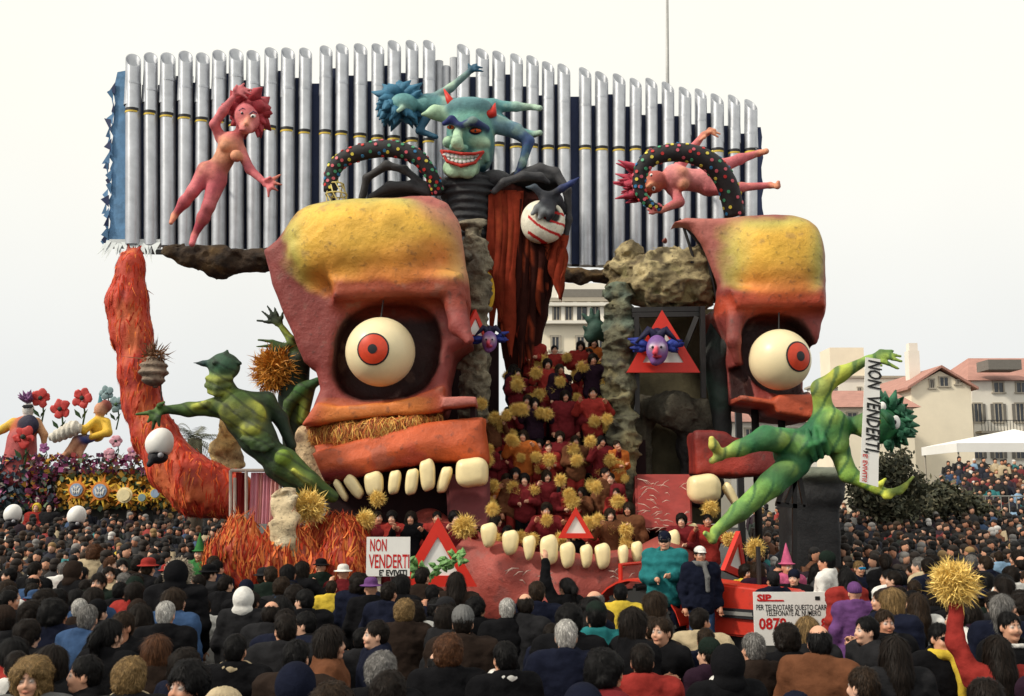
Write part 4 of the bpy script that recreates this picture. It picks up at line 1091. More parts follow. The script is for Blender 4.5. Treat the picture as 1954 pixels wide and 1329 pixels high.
f.ell(J(893, 362, .2), (m_(52), m_(40), m_(28)), (.025, .026, .03), n=2.6)
f.chain([J(893, 370, .2), J(896, 430, .25), J(906, 520, .3)], [m_(48), m_(44), m_(34)], (.025, .026, .03))
ob("chest", f.mesh("chest", .04, (.05, lambda X: .03 * np.sin(X[:, 2] * 34 + 2 * fbm(X, 1.5, 2)) + .02 * fbm(X, 3, 1)), None), mPaintS, dev)
CLK = (.05, .05, .055)
f = SDF(.08)                                                                                # cloak shoulders
f.chain([J(690, 382, .3), J(700, 340, .2), J(738, 316, 0), J(772, 324, -.1), J(812, 356, -.15)], [m_(7), m_(8), m_(9), m_(9), m_(7)], CLK)
f.chain([J(708, 376, .0), J(744, 356, -.1), J(782, 355, -.15), J(818, 368, -.15)], [m_(7), m_(10), m_(10), m_(7)], CLK)
f.ell(J(766, 372, .35), (m_(58), m_(40), m_(14)), (.012, .012, .014), n=2.4)
f.chain([J(816, 360, -.1), J(850, 356, .1)], [m_(14), m_(20)], CLK)
f.ell(J(945, 346, .3), (m_(34), m_(36), m_(22)), CLK)
f.chain([J(943, 366, -.2), J(962, 348, -.3), J(998, 336, -.3), J(1030, 338, -.2), J(1046, 348, -.1)], [m_(6), m_(8), m_(9), m_(8), m_(5)], CLK)
f.chain([J(984, 338, .1), J(1030, 322, .1), J(1060, 330, .05), J(1082, 364, .0), J(1086, 420, .1), J(1076, 470, .2)], [m_(12), m_(10), m_(9), m_(8), m_(6), m_(5)], CLK)
f.ell(J(1020, 350, .35), (m_(60), m_(36), m_(18)), (.014, .014, .016))
ob("cloak", f.mesh("cloak", .035, dispn(.03, 2, 3, 3), lambda V, c: mixc(c, (.11, .11, .12), sstep(.0, .5, fbm(V, 2, 4)) * .7)), mPaintS, dev)
f = SDF(.12)                                                                                # dark core of the robe
RB, RD = C(122, 46, 30), C(52, 24, 20)
f.chain([J(975, 378, .35), J(975, 500, .35), J(975, 620, .4), J(985, 712, .4)], [m_(34), m_(34), m_(28), m_(18)], RD)
f.chain([J(1030, 400, .4), J(1030, 500, .4), J(1018, 600, .4), J(1012, 690, .4)], [m_(36), m_(34), m_(26), m_(14)], RD)
mRobe = mat("robe_cloth", 'attr', .95, var=.35, vs=4, bump=.5, bs=8, spec=.08)
ob("robe", f.mesh("robe", .045, (.1, lambda X: .1 * fbm(X * np.array((3.0, 2.2, .16)), 2.0, 7, 3))), mRobe, dev)
q = random.Random(31)
STR = [(944 + 5.2 * i + q.uniform(-2, 2), 366 + q.uniform(-4, 8), q.uniform(600, 706) - (i > 5) * 20, 12, -.12) for i in range(9)] + [(992 + 6 * i + q.uniform(-2, 2), 380, q.uniform(560, 720), 12, -.02) for i in range(6)] + \
      [(1030 + 7 * i, 440 + q.uniform(-10, 10), q.uniform(500, 640) - i * 12, 11, .0) for i in range(7)] + [(1062 + 5 * i, 460, q.uniform(505, 552), 8, .02) for i in range(4)]
for i, (x, y0, y1, w_, dd) in enumerate(STR):
    n = 22; V = []; ph = q.uniform(0, 6); base_c = np.array(RB if x < 990 or x > 1052 else RD) * q.uniform(.6, 1.25); dx = q.uniform(-7, 7)
    for t_ in range(n + 1):
        t = t_ / n; yy = y0 + (y1 - y0) * t; wd = w_ * (1 - .75 * max(0, t - .8) / .2) * (1 + .25 * math.sin(9 * t + ph)); xx = x + dx * t + 2.5 * math.sin(6 * t + ph)
        for e in (-1, -.35, .35, 1):
            V.append(J(xx + e * wd * .5 * 1.7, yy + (q.uniform(-6, 6) if t_ == n else 0), dd - .10 * (1 - e * e) * (1 if i % 2 else -.4) + .04 * math.sin(7 * t + ph + e)))
    Fq = [(4 * r_ + k, 4 * r_ + k + 1, 4 * r_ + k + 5, 4 * r_ + k + 4) for r_ in range(n) for k in range(3)]
    V = np.array(V); cc_ = base_c[None] * (1 + .5 * fbm(V * np.array((4, 4, .8)), 2, i)[:, None]); cc_ = np.where((fbm(V * np.array((5, 4, .5)), 2.4, i + 40) > .28)[:, None], np.array(C(120, 50, 30)), cc_)
    ob("cloth_strip", fast_mesh("cloth_strip", V, Fq, np.clip(cc_, .004, 1)), mRobe, dev)
f = SDF(.06)                                                                                # black clawed hand
BK = (.02, .022, .03)
f.chain([J(1068, 400, .1), J(1058, 384, -.2), J(1042, 378, -.35)], [m_(15), m_(16), m_(13)], BK)
f.chain([J(1042, 380, -.35), J(1072, 360, -.4), J(1090, 350, -.42), J(1108, 337, -.42)], [m_(9), m_(6.5), m_(5), m_(1)], [BK, C(44, 58, 110), C(44, 58, 110)])
f.chain([J(1036, 374, -.38), J(1020, 358, -.42), J(1004, 358, -.44)], [m_(9), m_(6), m_(2)], [BK, C(70, 84, 96)])
f.chain([J(1042, 384, -.4), J(1026, 398, -.6), J(1016, 408, -.6)], [m_(9), m_(7), m_(4)], [BK, C(150, 156, 160)])
f.chain([J(1048, 390, -.4), J(1036, 406, -.62), J(1030, 416, -.6)], [m_(9), m_(7), m_(4)], [BK, C(150, 156, 160)])
f.chain([J(1054, 392, -.35), J(1050, 410, -.6), J(1046, 420, -.58)], [m_(8), m_(7), m_(4)], [BK, BK])
ob("hand", f.mesh("hand", .022), mPaintS, dev)
f = SDF(.05)
f.ell(J(1036, 424, -.22), (m_(43), m_(28), m_(43)), C(226, 222, 204), n=2.2)
f.ell(J(1060, 400, -.62), (m_(30), m_(22), m_(28)), (.02, .02, .02), k=.05, op='-')
mk = solo("carnival_mask", f.mesh("carnival_mask", .024, None, lambda V, c: mixc(c, C(190, 30, 30), (np.abs(np.sin((np.hypot(V[:, 0] - P(1078, 370, Y)[0], V[:, 2] - P(1078, 370, Y)[2])) * 13.5)) > .93) * (V[:, 2] < P(0, 408, Y)[2]) * (V[:, 0] > P(1006, 0, Y)[0]))), mPaintS,
     "white mask with red curved stripes clutched by the black claw", "mask")

# ---------- rocks of the split skull
GREYR = [C(126, 118, 100), C(156, 148, 126), C(84, 78, 66), C(104, 100, 92)]
TANR = [C(150, 136, 102), C(186, 168, 124), C(96, 84, 66), C(120, 126, 96)]
rock("rock_pillar", "grey layered rock pillar between the skull and the red robe", [([P(902, 436, 21.6), P(904, 500, 21.6), P(906, 560, 21.6), P(905, 700, 21.7), P(905, 860, 21.9)], [M(22, 21.6), M(28, 21.6), M(26, 21.6), M(24, 21.6), M(24, 21.6)]), ([P(886, 432, 21.6), P(912, 428, 21.6)], [M(13, 21.6), M(12, 21.6)])], .04, GREYR, .14, 21)
rock("rock_crag", "tan crumpled rock crag above the dark cave with a warning triangle", [([P(1190, 560, 22.3), P(1188, 520, 22.3), P(1204, 488, 22.3)], [M(26, 22), M(28, 22), M(24, 22)]), ([P(1210, 545, 22.2), P(1262, 535, 21.9), P(1325, 530, 22.0), P(1362, 520, 22.3)], [M(44, 22), M(54, 22), M(54, 22), M(34, 22)]), ([P(1250, 520, 22.1), P(1266, 498, 22.2)], [M(30, 22), M(16, 22)]), ([P(1318, 510, 22.3), P(1338, 486, 22.4)], [M(30, 22), M(20, 22)])], .035, [C(136, 122, 90), C(186, 170, 128), C(72, 62, 48), C(150, 142, 96)], .15, 32)
rock("rock_column", "mottled grey rock column beside the performers' stairs", [([P(1182, 570, 21.8), P(1184, 640, 21.8), P(1182, 740, 21.7), P(1188, 830, 21.5), P(1192, 930, 21.3), P(1194, 1010, 21.2)], [M(27, 22), M(27, 22), M(24, 22), M(26, 22), M(24, 22), M(26, 22)])], .038, [C(104, 102, 82), C(140, 132, 98), C(58, 54, 48), C(96, 112, 100)], .16, 41)
# dark cave behind
cave = thing("cave_frame", "dark timber framed cave under the tan crag", "cave", (*P(1290, 800, 23)[:2], .75))
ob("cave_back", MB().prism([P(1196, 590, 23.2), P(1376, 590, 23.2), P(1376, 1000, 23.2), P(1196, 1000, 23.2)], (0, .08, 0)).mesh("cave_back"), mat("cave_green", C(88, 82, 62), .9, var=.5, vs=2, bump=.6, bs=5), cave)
for a, b in (((1205, 592), (1340, 590)), ((1206, 602), (1345, 600)), ((1340, 585), (1342, 760)), ((1214, 600), (1216, 800)), ((1330, 605), (1300, 680)), ((1240, 700), (1215, 620))):
    ob("timber", MB().beam(P(*a, 21.5), P(*b, 21.6), .1).mesh("timber"), mSteel, cave)
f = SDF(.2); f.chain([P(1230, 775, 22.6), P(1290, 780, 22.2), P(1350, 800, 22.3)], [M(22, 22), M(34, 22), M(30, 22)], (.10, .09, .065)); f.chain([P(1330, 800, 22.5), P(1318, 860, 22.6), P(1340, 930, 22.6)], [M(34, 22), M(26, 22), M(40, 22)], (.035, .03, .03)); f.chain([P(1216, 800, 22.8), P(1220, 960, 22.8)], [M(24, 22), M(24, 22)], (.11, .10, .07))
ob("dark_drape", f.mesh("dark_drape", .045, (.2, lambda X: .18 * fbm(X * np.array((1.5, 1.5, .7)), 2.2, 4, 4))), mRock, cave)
f = SDF(.12)
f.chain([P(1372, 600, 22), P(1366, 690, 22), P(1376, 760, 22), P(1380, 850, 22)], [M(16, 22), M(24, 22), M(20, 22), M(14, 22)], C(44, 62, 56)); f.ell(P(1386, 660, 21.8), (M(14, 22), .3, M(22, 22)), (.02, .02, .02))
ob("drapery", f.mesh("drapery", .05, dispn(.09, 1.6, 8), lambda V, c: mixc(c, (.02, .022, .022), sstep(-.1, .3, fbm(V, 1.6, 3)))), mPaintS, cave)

# ---------- warning triangles
def triangle(label, px, py, size, Y, rz=0., tilt=0.):
    c = Vector([float(v) for v in P(px, py, Y)]); s_ = M(size, Y); root = thing("warning_triangle", label, "sign", c - Vector((0, 0, s_ * .6)), "warning triangles")
    rot = Matrix.Rotation(rz, 3, 'Z') @ Matrix.Rotation(tilt, 3, 'Y')
    tri = lambda k: [Vector((s_ * .58 * k * x, 0, s_ * .5 * k * z)) for x, z in ((-1, -.72), (1, -.72), (0, 1.28))]
    o, i = tri(1), tri(.56); m = MB()
    for t in range(3):
        u = (t + 1) % 3; V = [o[t], o[u], i[u], i[t]]
        m.prism([rot @ v + c for v in V], rot @ Vector((0, .08, 0)))
    ob("frame", m.mesh("frame"), mRed, root)
    ob("face", MB().prism([rot @ (v + Vector((0, .03, 0))) + c for v in tri(.575)], rot @ Vector((0, .03, 0))).mesh("face"), mWhite, root)
    return root
triangle("red bordered warning triangle carrying a jester's head in the cave", 1265, 668, 122, 21.3)
triangle("red bordered warning triangle half hidden beside the rock pillar", 908, 628, 60, 21.0, .7)
triangle("red bordered warning triangle standing in the crowd beside the white placard", 835, 1072, 128, 16.6)
triangle("red bordered warning triangle propped behind the lower jaw teeth", 1099, 1006, 58, 18.25)
triangle("red bordered warning triangle leaning sharply among the pink walkers", 1408, 1068, 84, 17.4, .9, .25)
triangle("red bordered warning triangle edge by the rock crag", 1178, 588, 44, 22.0, 1.0)
def jester(label, px, py, Y, r):
    J = JF(Y); root = thing("jester_head", label, "jester head", P(px, py + r, Y), "jester heads"); q = M(r, Y)
    f = SDF(.05); FC, FW = C(120, 84, 150), C(206, 200, 210)
    f.ell(J(px, py), (q * .62, q * .6, q * .85), FC); f.ell(J(px - r * .1, py + r * .6, -q * .2), (q * .3, q * .3, q * .3), FC)
    f.chain([J(px - r * .05, py - r * .1, -q * .6), J(px - r * .12, py + r * .15, -q * .8)], [q * .12, q * .16], C(206, 70, 90), k=.03)
    f.ell(J(px + r * .22, py - r * .15, -q * .45), (q * .22, q * .16, q * .18), FW, k=.03); f.ell(J(px - r * .25, py - r * .15, -q * .45), (q * .2, q * .16, q * .16), FW, k=.03)
    f.ell(J(px, py + r * .38, -q * .62), (q * .3, q * .1, q * .1), C(150, 20, 40), k=.03)
    hd_ = ob("head", f.mesh("head", .022), mPaintS, root)
    for s_ in (-.25, .22): ob("pupil", MB().ball(J(px + r * s_, py - r * .15, -q * .6), q * .08, 8, 5).mesh("pupil", True), mBlack, root)
    for s_ in (-1, 1):
        h = MB()
        for i in range(9):
            a = rr.uniform(-.6, .7); l = rr.uniform(.55, .95); b = J(px + s_ * r * .5, py - r * .2, .1)
            h.tube([b, b + np.array((s_ * q * l * .6, rr.uniform(-.1, .1), q * l * math.sin(a) * .7)), b + np.array((s_ * q * l * 1.2, rr.uniform(-.1, .15), q * l * math.sin(a)))], [q * .22, q * .2, q * .05], 7)
        ob("hair_tuft", h.mesh("hair_tuft", True, C(40, 56, 140)), mPaintS, root)
    h = MB()
    for dx in (-.5, 0, .5): h.tube([J(px, py - r * .6, .1), J(px + r * dx, py - r * 1.1, .1), J(px + r * dx * 2.4, py - r * (.9 - abs(dx)), 0)], [q * .45, q * .25, q * .05], 8)
    ob("cap", h.mesh("cap", True, C(26, 26, 60)), mPaintS, root)
jester("purple and pink jester face with blue tufts on a warning triangle", 1254, 668, 20.95, 34)
jester("small jester face with blue tufts beside the skull's nose hole", 934, 652, 20.8, 24)
# yellow crescent behind pillar
cr = [P(932 + 16 * math.cos(a) - 4, 556 + 38 * math.sin(a), 22.0) for a in np.linspace(-1.5, 1.5, 14)] + [P(930 + 7 * math.cos(a) - 4, 556 + 34 * math.sin(a), 22.0) for a in np.linspace(1.5, -1.5, 14)]
solo("crescent_moon", MB().prism(cr[::-1], (0, .15, 0)).mesh("crescent_moon", bevel=.02), mat("moon_yellow", C(222, 176, 40), .5), "yellow crescent moon cut-out behind the rock pillar", "moon")
# dark green clawed hand by the column
Y = 22.2; f = SDF(.06); DGH = C(44, 72, 62)
f.chain([P(1158, 640, Y), P(1138, 628, Y - .1), P(1128, 640, Y - .1)], [M(16, Y), M(17, Y), M(14, Y)], DGH)
fingers(f, (1136, 628, -.1), [[(1124, 612, -.15), (1112, 600, -.15)], [(1130, 606, -.15), (1128, 590, -.15)], [(1140, 606, -.15), (1142, 594, -.15)], [(1122, 634, -.15), (1114, 624, -.2)], [(1124, 648, -.15), (1116, 642, -.2)]], Y, 6, DGH)
solo("green_claw_hand", f.mesh("green_claw_hand", .03), mPaintS, "dark green clawed hand spread beside the rock column", "hand")

# ---------- red limb with flames
def paint_fire(V, c):
    n = fbm(V * np.array((2.2, 2.2, .7)), 1.6, 3); return mixc(mixc(np.tile(np.array(C(186, 60, 36)), (len(V), 1)), C(212, 112, 66), sstep(.0, .45, n) * .75), C(140, 28, 22), sstep(.05, .4, fbm(V * np.array((2, 2, .8)), 2.3, 8)) * .8)
Y = 21.4; J = JF(Y)
mFire = mat("crumpled_red_paper", 'attr', .6, var=.2, vs=3, bump=.9, bs=7)
f = SDF(.2)
f.chain([J(250, 506), J(243, 578), J(251, 640), J(263, 712, -.1), J(272, 770, -.1), J(297, 832, -.1), J(330, 892, -.2), J(378, 930, -.3), J(440, 945, -.3)], [M(v, Y) for v in (26, 33, 32, 31, 31, 36, 41, 47, 44)], RED, k=.3)
for x, y, t in ((236, 476, 3), (246, 470, 3), (257, 474, 3), (266, 470, 3), (272, 482, 3)): f.chain([J((x + 252) / 2, 508), J(x, y)], [M(10, Y), M(1, Y)], C(150, 90, 60), k=.08)
FIREC = [C(196, 62, 34), C(214, 96, 50), C(160, 40, 26), C(222, 122, 66), C(186, 54, 34)]
V, Q, c = f.build(.038, (.14, lambda X: .05 * fbm(X, 1.2, 5, 2) + .10 * (np.abs(fbm(X * np.array((2.8, 2.8, .6)), 2.6, 6, 3)) - .25)))
limb = thing("red_limb", "tall shaggy orange-red limb rising to the silver pipes", "sculpture", J(440, 980))
ob("limb_core", fast_mesh("limb_core", V, Q, paint_fire(V, c)), mFire, limb)
mRaf = mat("raffia_strips", 'attr', .8, var=.2, vs=6, spec=.15)
o_ = ob("raffia", surf_strips(V, Q, 1500, .24, .013, .15, 5, FIREC, .010), mRaf, limb); o_["kind"] = "stuff"
f = SDF(.2)
flames = [(432, 1000, 430, 1075), (455, 985, 455, 1080), (480, 1000, 490, 1090), (520, 1010, 520, 1090), (556, 985, 560, 1090), (590, 1030, 600, 1110), (640, 1012, 640, 1120), (672, 1020, 668, 1130)]
for (x, y, x2, y2) in flames: f.chain([P(x2, y2, 17.6), P((x + x2) / 2, (y + y2) / 2 + 14, 17.5), P(x, y, 17.5)], [M(26, 17.5), M(24, 17.5), M(6, 17.5)], RED, k=.2)
f.chain([P(430, 1080, 17.8), P(520, 1100, 17.7), P(640, 1120, 17.6)], [M(34, 18), M(50, 18), M(44, 18)], RED, k=.3)
f.chain([P(590, 1030, 18.4), P(650, 1035, 18.2), P(680, 1070, 18.0)], [M(30, 18), M(44, 18), M(40, 18)], RED, k=.3)
def paint_flame(V, c):
    c = paint_fire(V, c) * .7; return mixc(c, C(214, 132, 64), sstep(P(0, 1050, 17.6)[2], P(0, 985, 17.6)[2], V[:, 2] + .25 * fbm(V, 2, 3)) * sstep(P(600, 0, 17.6)[0], P(520, 0, 17.6)[0], V[:, 0]) * .8)
V, Q, c = f.build(.038, (.16, lambda X: .08 * fbm(X, 1.4, 9, 2) + .11 * (np.abs(fbm(X * np.array((2.4, 2.4, .8)), 2.4, 8, 3)) - .25)))
fsk = thing("flame_skirt", "orange and red shaggy flames around the foot of the float", "sculpture", P(560, 1150, 17.7))
ob("flame_core", fast_mesh("flame_core", V, Q, paint_flame(V, c)), mFire, fsk)
o_ = ob("raffia", surf_strips(V, Q, 3000, .34, .015, .22, 9, [tuple(np.array(c_) * .62) for c_ in FIREC] + [C(204, 120, 60), C(196, 104, 56)], .025, (0, 0, 1)), mRaf, fsk); o_["kind"] = "stuff"
rock("plaster_rock", "cream crumbling plaster rock between the orange flames", [([P(548, 960, 17.7), P(545, 1010, 17.5), P(552, 1070, 17.4)], [M(26, 17.5), M(24, 17.5), M(18, 17.5)])], .04, [C(206, 186, 150), C(224, 208, 176), C(150, 124, 96), C(186, 170, 130)], .09, 51)
rock("plaster_rock", "cream crumbling plaster mass hanging behind the green imp", [([P(440, 820, 22.6), P(432, 860, 22.6), P(446, 890, 22.6)], [M(24, 22), M(26, 22), M(18, 22)])], .05, [C(206, 176, 120), C(224, 200, 150), C(150, 116, 80), C(186, 150, 90)], .1, 53)
# pink curtain on rails
cur = thing("pink_curtain_frame", "pink striped curtain hung in a pale rail frame below the imp", "curtain", (*P(490, 985, 19)[:2], .6))
mRail = mat("pale_rail", C(176, 160, 150), .5)
for a, b in (((440, 898), (535, 898)), ((440, 898), (440, 1000)), ((470, 898), (470, 1000)), ((448, 912), (448, 1000)), ((535, 898), (535, 1000))):
    ob("rail", MB().tube([P(*a, 18.9), P(*b, 18.9)], .03, 8).mesh("rail"), mRail, cur)
mPk = [mat("pink_cloth_a", C(216, 146, 160), .8, var=.12), mat("pink_cloth_b", C(232, 170, 164), .8, var=.12), mat("crimson_cloth", C(150, 40, 40), .8, var=.12)]
for i, (x0, x1, mi) in enumerate(((478, 492, 0), (492, 500, 1), (500, 516, 0), (516, 534, 1), (450, 462, 2), (462, 468, 2))):
    a, b = P(x0, 902, 18.96), P(x1, 902, 18.96); z0 = P(0, 1000, 18.96)[2]; V = []; n = 8
    for t in range(n + 1):
        xx = a[0] + (b[0] - a[0]) * t / n; yy = 18.98 + .04 * math.sin(t * 1.7 + i); V += [(xx, yy, z0), (xx + .01 * math.sin(t), yy + .02, a[2])]
    ob("curtain_strip", MB().add(V, [(2 * t, 2 * t + 2, 2 * t + 3, 2 * t + 1) for t in range(n)]).mesh("curtain_strip", True), mPk[mi], cur)

# ---------- green imp
GR, GRD, GRL = C(66, 92, 44), C(34, 50, 36), C(176, 180, 72)
def paint_green(V, c):
    c = mixc(c, GRD, sstep(-.15, .25, fbm(V, 2.6, 5)) * .7); st_ = np.sin((V[:, 0] * .7 + V[:, 2] * 1.2) * 24 + 3 * fbm(V, 2, 3)); return brush(V, mixc(c, C(24, 34, 28), sstep(.6, .95, st_) * .55), 17, .4)
Y = 18.6; J = JF(Y); m_ = lambda v: M(v, Y)
f = SDF(.08)
f.ell(J(428, 700, .0), (m_(30), m_(30), m_(27)), C(76, 124, 96)); f.ell(J(418, 732, -.05), (m_(24), m_(24), m_(24)), GR)
f.chain([J(404, 694, -.05), J(388, 694, -.08), J(370, 693, -.1)], [m_(9), m_(5), m_(1.5)], C(40, 60, 66), k=.05)
f.chain([J(396, 722, -.15), J(416, 728, -.26), J(440, 722, -.15)], [m_(5), m_(6), m_(5)], GRL, k=.04); f.chain([J(394, 736, -.15), J(414, 742, -.26), J(438, 736, -.15)], [m_(5), m_(6), m_(5)], GR, k=.04)
f.chain([J(400, 748, -.15), J(414, 752, -.24), J(432, 748, -.15)], [m_(5), m_(6), m_(5)], GRL, k=.04)
f.chain([J(430, 679, -.05), J(434, 668, -.05)], [m_(7), m_(2)], GRD, k=.04); f.chain([J(448, 690, -.05), J(458, 694, -.1)], [m_(7), m_(4)], GRD, k=.04)
f.ell(J(410, 693, -.28), (m_(6), m_(5), m_(4)), (.02, .02, .02), k=.02)
f.chain([J(432, 745, .1), J(448, 772, .1)], [m_(20), m_(22)], GRD)
f.chain([J(408, 778, .0), J(452, 778, .05), J(508, 766, .2)], [m_(17), m_(34), m_(18)], GR)
f.ell(J(442, 790, -.2), (m_(21), m_(10), m_(20)), GRL, k=.12); f.ell(J(484, 788, -.12), (m_(23), m_(11), m_(20)), GRL, k=.12)
f.chain([J(472, 800, .1), J(492, 836, .1), J(512, 862, .1)], [m_(42), m_(34), m_(28)], GRD)
f.ell(J(478, 820, -.26), (m_(17), m_(8), m_(12)), GRL, k=.1)
for i in range(3): f.chain([J(462 + i * 10, 838 + i * 9, -.25), J(486 + i * 9, 842 + i * 8, -.3), J(508 + i * 7, 832 + i * 9, -.15)], [m_(5), m_(6), m_(5)], GR, k=.04)
f.ell(J(536, 880, .05), (m_(34), m_(30), m_(28)), GR, rot=Matrix.Rotation(.7, 3, 'Y')); f.ell(J(540, 872, -.3), (m_(16), m_(10), m_(14)), C(118, 146, 52), k=.07)
f.chain([J(545, 885, -.05), J(590, 920, -.1), J(634, 948, .1)], [m_(28), m_(19), m_(12)], GR); f.chain([J(528, 892, .15), J(576, 938, .1), J(610, 960, .2)], [m_(24), m_(15), m_(10)], GRD)
f.chain([J(560, 898, -.35), J(586, 922, -.3)], [m_(5), m_(4)], GRL, k=.05)
f.chain([J(408, 778, .0), J(360, 782, -.1), J(318, 782, -.2)], [m_(16), m_(13), m_(8)], [GR, GR]); f.chain([J(392, 772, -.2), J(372, 776, -.2)], [m_(8), m_(5)], GRL, k=.05)
f.ell(J(306, 783, -.2), (m_(12), m_(7), m_(10)), GR, k=.05)
fingers(f, (306, 783, -.2), [[(286, 788, -.3), (260, 791, -.3)], [(290, 796, -.3), (282, 806, -.3)], [(296, 800, -.3), (291, 820, -.3)], [(302, 798, -.35), (304, 814, -.35)], [(304, 774, -.3), (314, 768, -.3)]], Y, 5, GR)
f.chain([J(508, 766, .2), J(536, 800, .35), J(556, 850, .4)], [m_(17), m_(13), m_(10)], GRD)
imp = thing("green_imp_statue", "green muscular imp with pointed nose leaning out, arm stretched toward the red limb", "statue", J(600, 955))
ob("body", f.mesh("body", .026, None, paint_green), mPaintS, imp)
# straw-haired green figure behind the skull
Y = 21.6; J = JF(Y); m_ = lambda v: M(v, Y); f = SDF(.07); GY = C(150, 168, 70)
f.chain([J(568, 690), J(556, 650, -.1), J(538, 625, -.1)], [m_(11), m_(8), m_(6)], [GY, GY]); f.ell(J(531, 616, -.1), (m_(9), m_(5), m_(9)), GY, k=.04)
fingers(f, (531, 616, -.1), [[(512, 615, -.1), (490, 612, -.1)], [(514, 606, -.1), (500, 594, -.1)], [(520, 600, -.1), (510, 584, -.1)], [(528, 600, -.1), (524, 588, -.1)], [(538, 606, -.1), (540, 596, -.1)]], Y, 3.8, GRD)
f.chain([J(576, 668), J(548, 660, -.2)], [m_(9), m_(6)], GR); fingers(f, (548, 660, -.2), [[(520, 652, -.2), (492, 649, -.2)], [(520, 660, -.2), (490, 662, -.2)], [(522, 668, -.2), (496, 678, -.2)], [(528, 672, -.2), (508, 686, -.2)]], Y, 4, GR)
f.chain([J(540, 815, -.3), J(552, 770, -.3), J(576, 745, -.3), J(606, 728, -.3)], [m_(8), m_(10), m_(13), m_(8)], [GR, GR, C(70, 140, 70)])
f.chain([J(588, 740, -.2), J(578, 800, -.2)], [m_(14), m_(10)], GY)
f.chain([J(566, 690), J(560, 760, .1), J(564, 850, .1)], [m_(26), m_(28), m_(24)], GRD)
stw = thing("straw_haired_statue", "green figure with golden straw hair waving both hands behind the skull", "statue", J(556, 870))
ob("body", f.mesh("body", .03, None, paint_green), mPaintS, stw)
def straw_ball(c, r, n, L, w, seed, name="straw"):
    q = np.random.RandomState(seed); V = []; d = q.normal(size=(n, 3)); d /= np.linalg.norm(d, axis=1)[:, None]
    r = np.array(r if hasattr(r, '__len__') else (r,) * 3)
    p = np.array(c) + d * r * (.25 + .6 * q.rand(n, 1)); e = d + q.normal(size=(n, 3)) * .6; e /= np.linalg.norm(e, axis=1)[:, None]
    s_ = np.cross(e, q.normal(size=(n, 3))); s_ /= np.linalg.norm(s_, axis=1)[:, None]
    l = L * (.5 + .7 * q.rand(n, 1)); mid = p + e * l * .5 + q.normal(size=(n, 3)) * L * .12; tip = p + e * l
    tip = tip + q.normal(size=(n, 3)) * L * .22
    V = np.stack([p - s_ * w, p + s_ * w, mid + s_ * w, mid - s_ * w, tip], 1).reshape(-1, 3); b = np.arange(n)[:, None] * 5
    Fc = [tuple(x) for x in np.concatenate([b + np.array([[0, 1, 2, 3]])])] + [tuple(x) for x in (b + np.array([[3, 2, 4]]))]
    me = bpy.data.meshes.new(name); me.from_pydata([tuple(v) for v in V], [], [tuple(int(i) for i in f_) for f_ in Fc]); me.update(); return me
mStraw = mat("golden_straw", C(206, 144, 56), .6, var=.4, vs=14)
ob("straw_hair", straw_ball(J(526, 706, -.1), (m_(44), m_(34), m_(44)), 2600, m_(22), m_(1.2), 3), mStraw, stw)

# ---------- hanging pot and egg mask on the limb
Y = 20.6; J = JF(Y); m_ = lambda v: M(v, Y)
pot = thing("thatched_pot", "grey woven pot with bristling straw lid hung on the red limb", "pot", J(293, 735))
f = SDF(.05); f.ell(J(293, 708), (m_(27), m_(27), m_(26)), C(150, 132, 116)); f.ell(J(293, 733), (m_(20), m_(20), m_(6)), C(90, 74, 64))
ob("bowl", f.mesh("bowl", .03, (.05, lambda X: .03 * np.sin(X[:, 2] * 40) + .02 * fbm(X, 5, 2)), lambda V, c: mixc(c, C(96, 70, 60), sstep(0, .4, fbm(V, 4, 2)))), mRock, pot)
ob("bristles", straw_ball(J(296, 678), (m_(18), m_(18), m_(10)), 150, m_(30), m_(1.2), 8), mat("brown_straw", C(120, 84, 58), .8, var=.4), pot)
ob("cord", MB().tube([J(307, 735), J(308, 765)], .015, 6).mesh("cord"), mSteel, pot)
# egg-headed masks
def egg_mask(label, px, py, Y, r, body=True):
    J = JF(Y); root = thing("egg_mask", label, "mask", P(px, py + r * 1.4, Y), "giant egg head masks"); q = M(r, Y)
    f = SDF(.04); f.ell(J(px, py), (q, q, q * 1.08), (.8, .79, .77)); f.ell(J(px + r * .15, py - r * .3), (q * .85, q * .85, q * .9), (.8, .79, .77))
    f.ell(J(px - r * .1, py + r * 1.1, -q * .4), (q * .7, q * .8, q * .5), None, k=.05, op='-')
    ob("egg_shell", f.mesh("egg_shell", q / 14), mWhite, root)
    f = SDF(.04); f.ell(J(px - r * .1, py + r * .95), (q * .72, q * .7, q * .5), (.015, .015, .02)); f.chain([J(px - r * .3, py + r * .9, -q * .4), J(px - r * .75, py + r * 1.5, -q * .5)], [q * .3, q * .2], (.015, .015, .02))
    ob("face", f.mesh("face", q / 12), mPaintS, root)
    ob("eye", MB().ball(J(px + r * .1, py + r * .8, -q * .66), q * .22, 10, 6).mesh("eye", True), mat("grey_eye", (.3, .3, .33), .4), root)
egg_mask("white egg shaped mask with dark face hung in front of the red limb", 304, 848, 20.2, 26)
egg_mask("giant white egg head mask above the crowd before the flower float", 146, 986, 24.5, 17)
egg_mask("giant white egg head mask in the crowd near the grey flower posts", 24, 982, 25.5, 16)

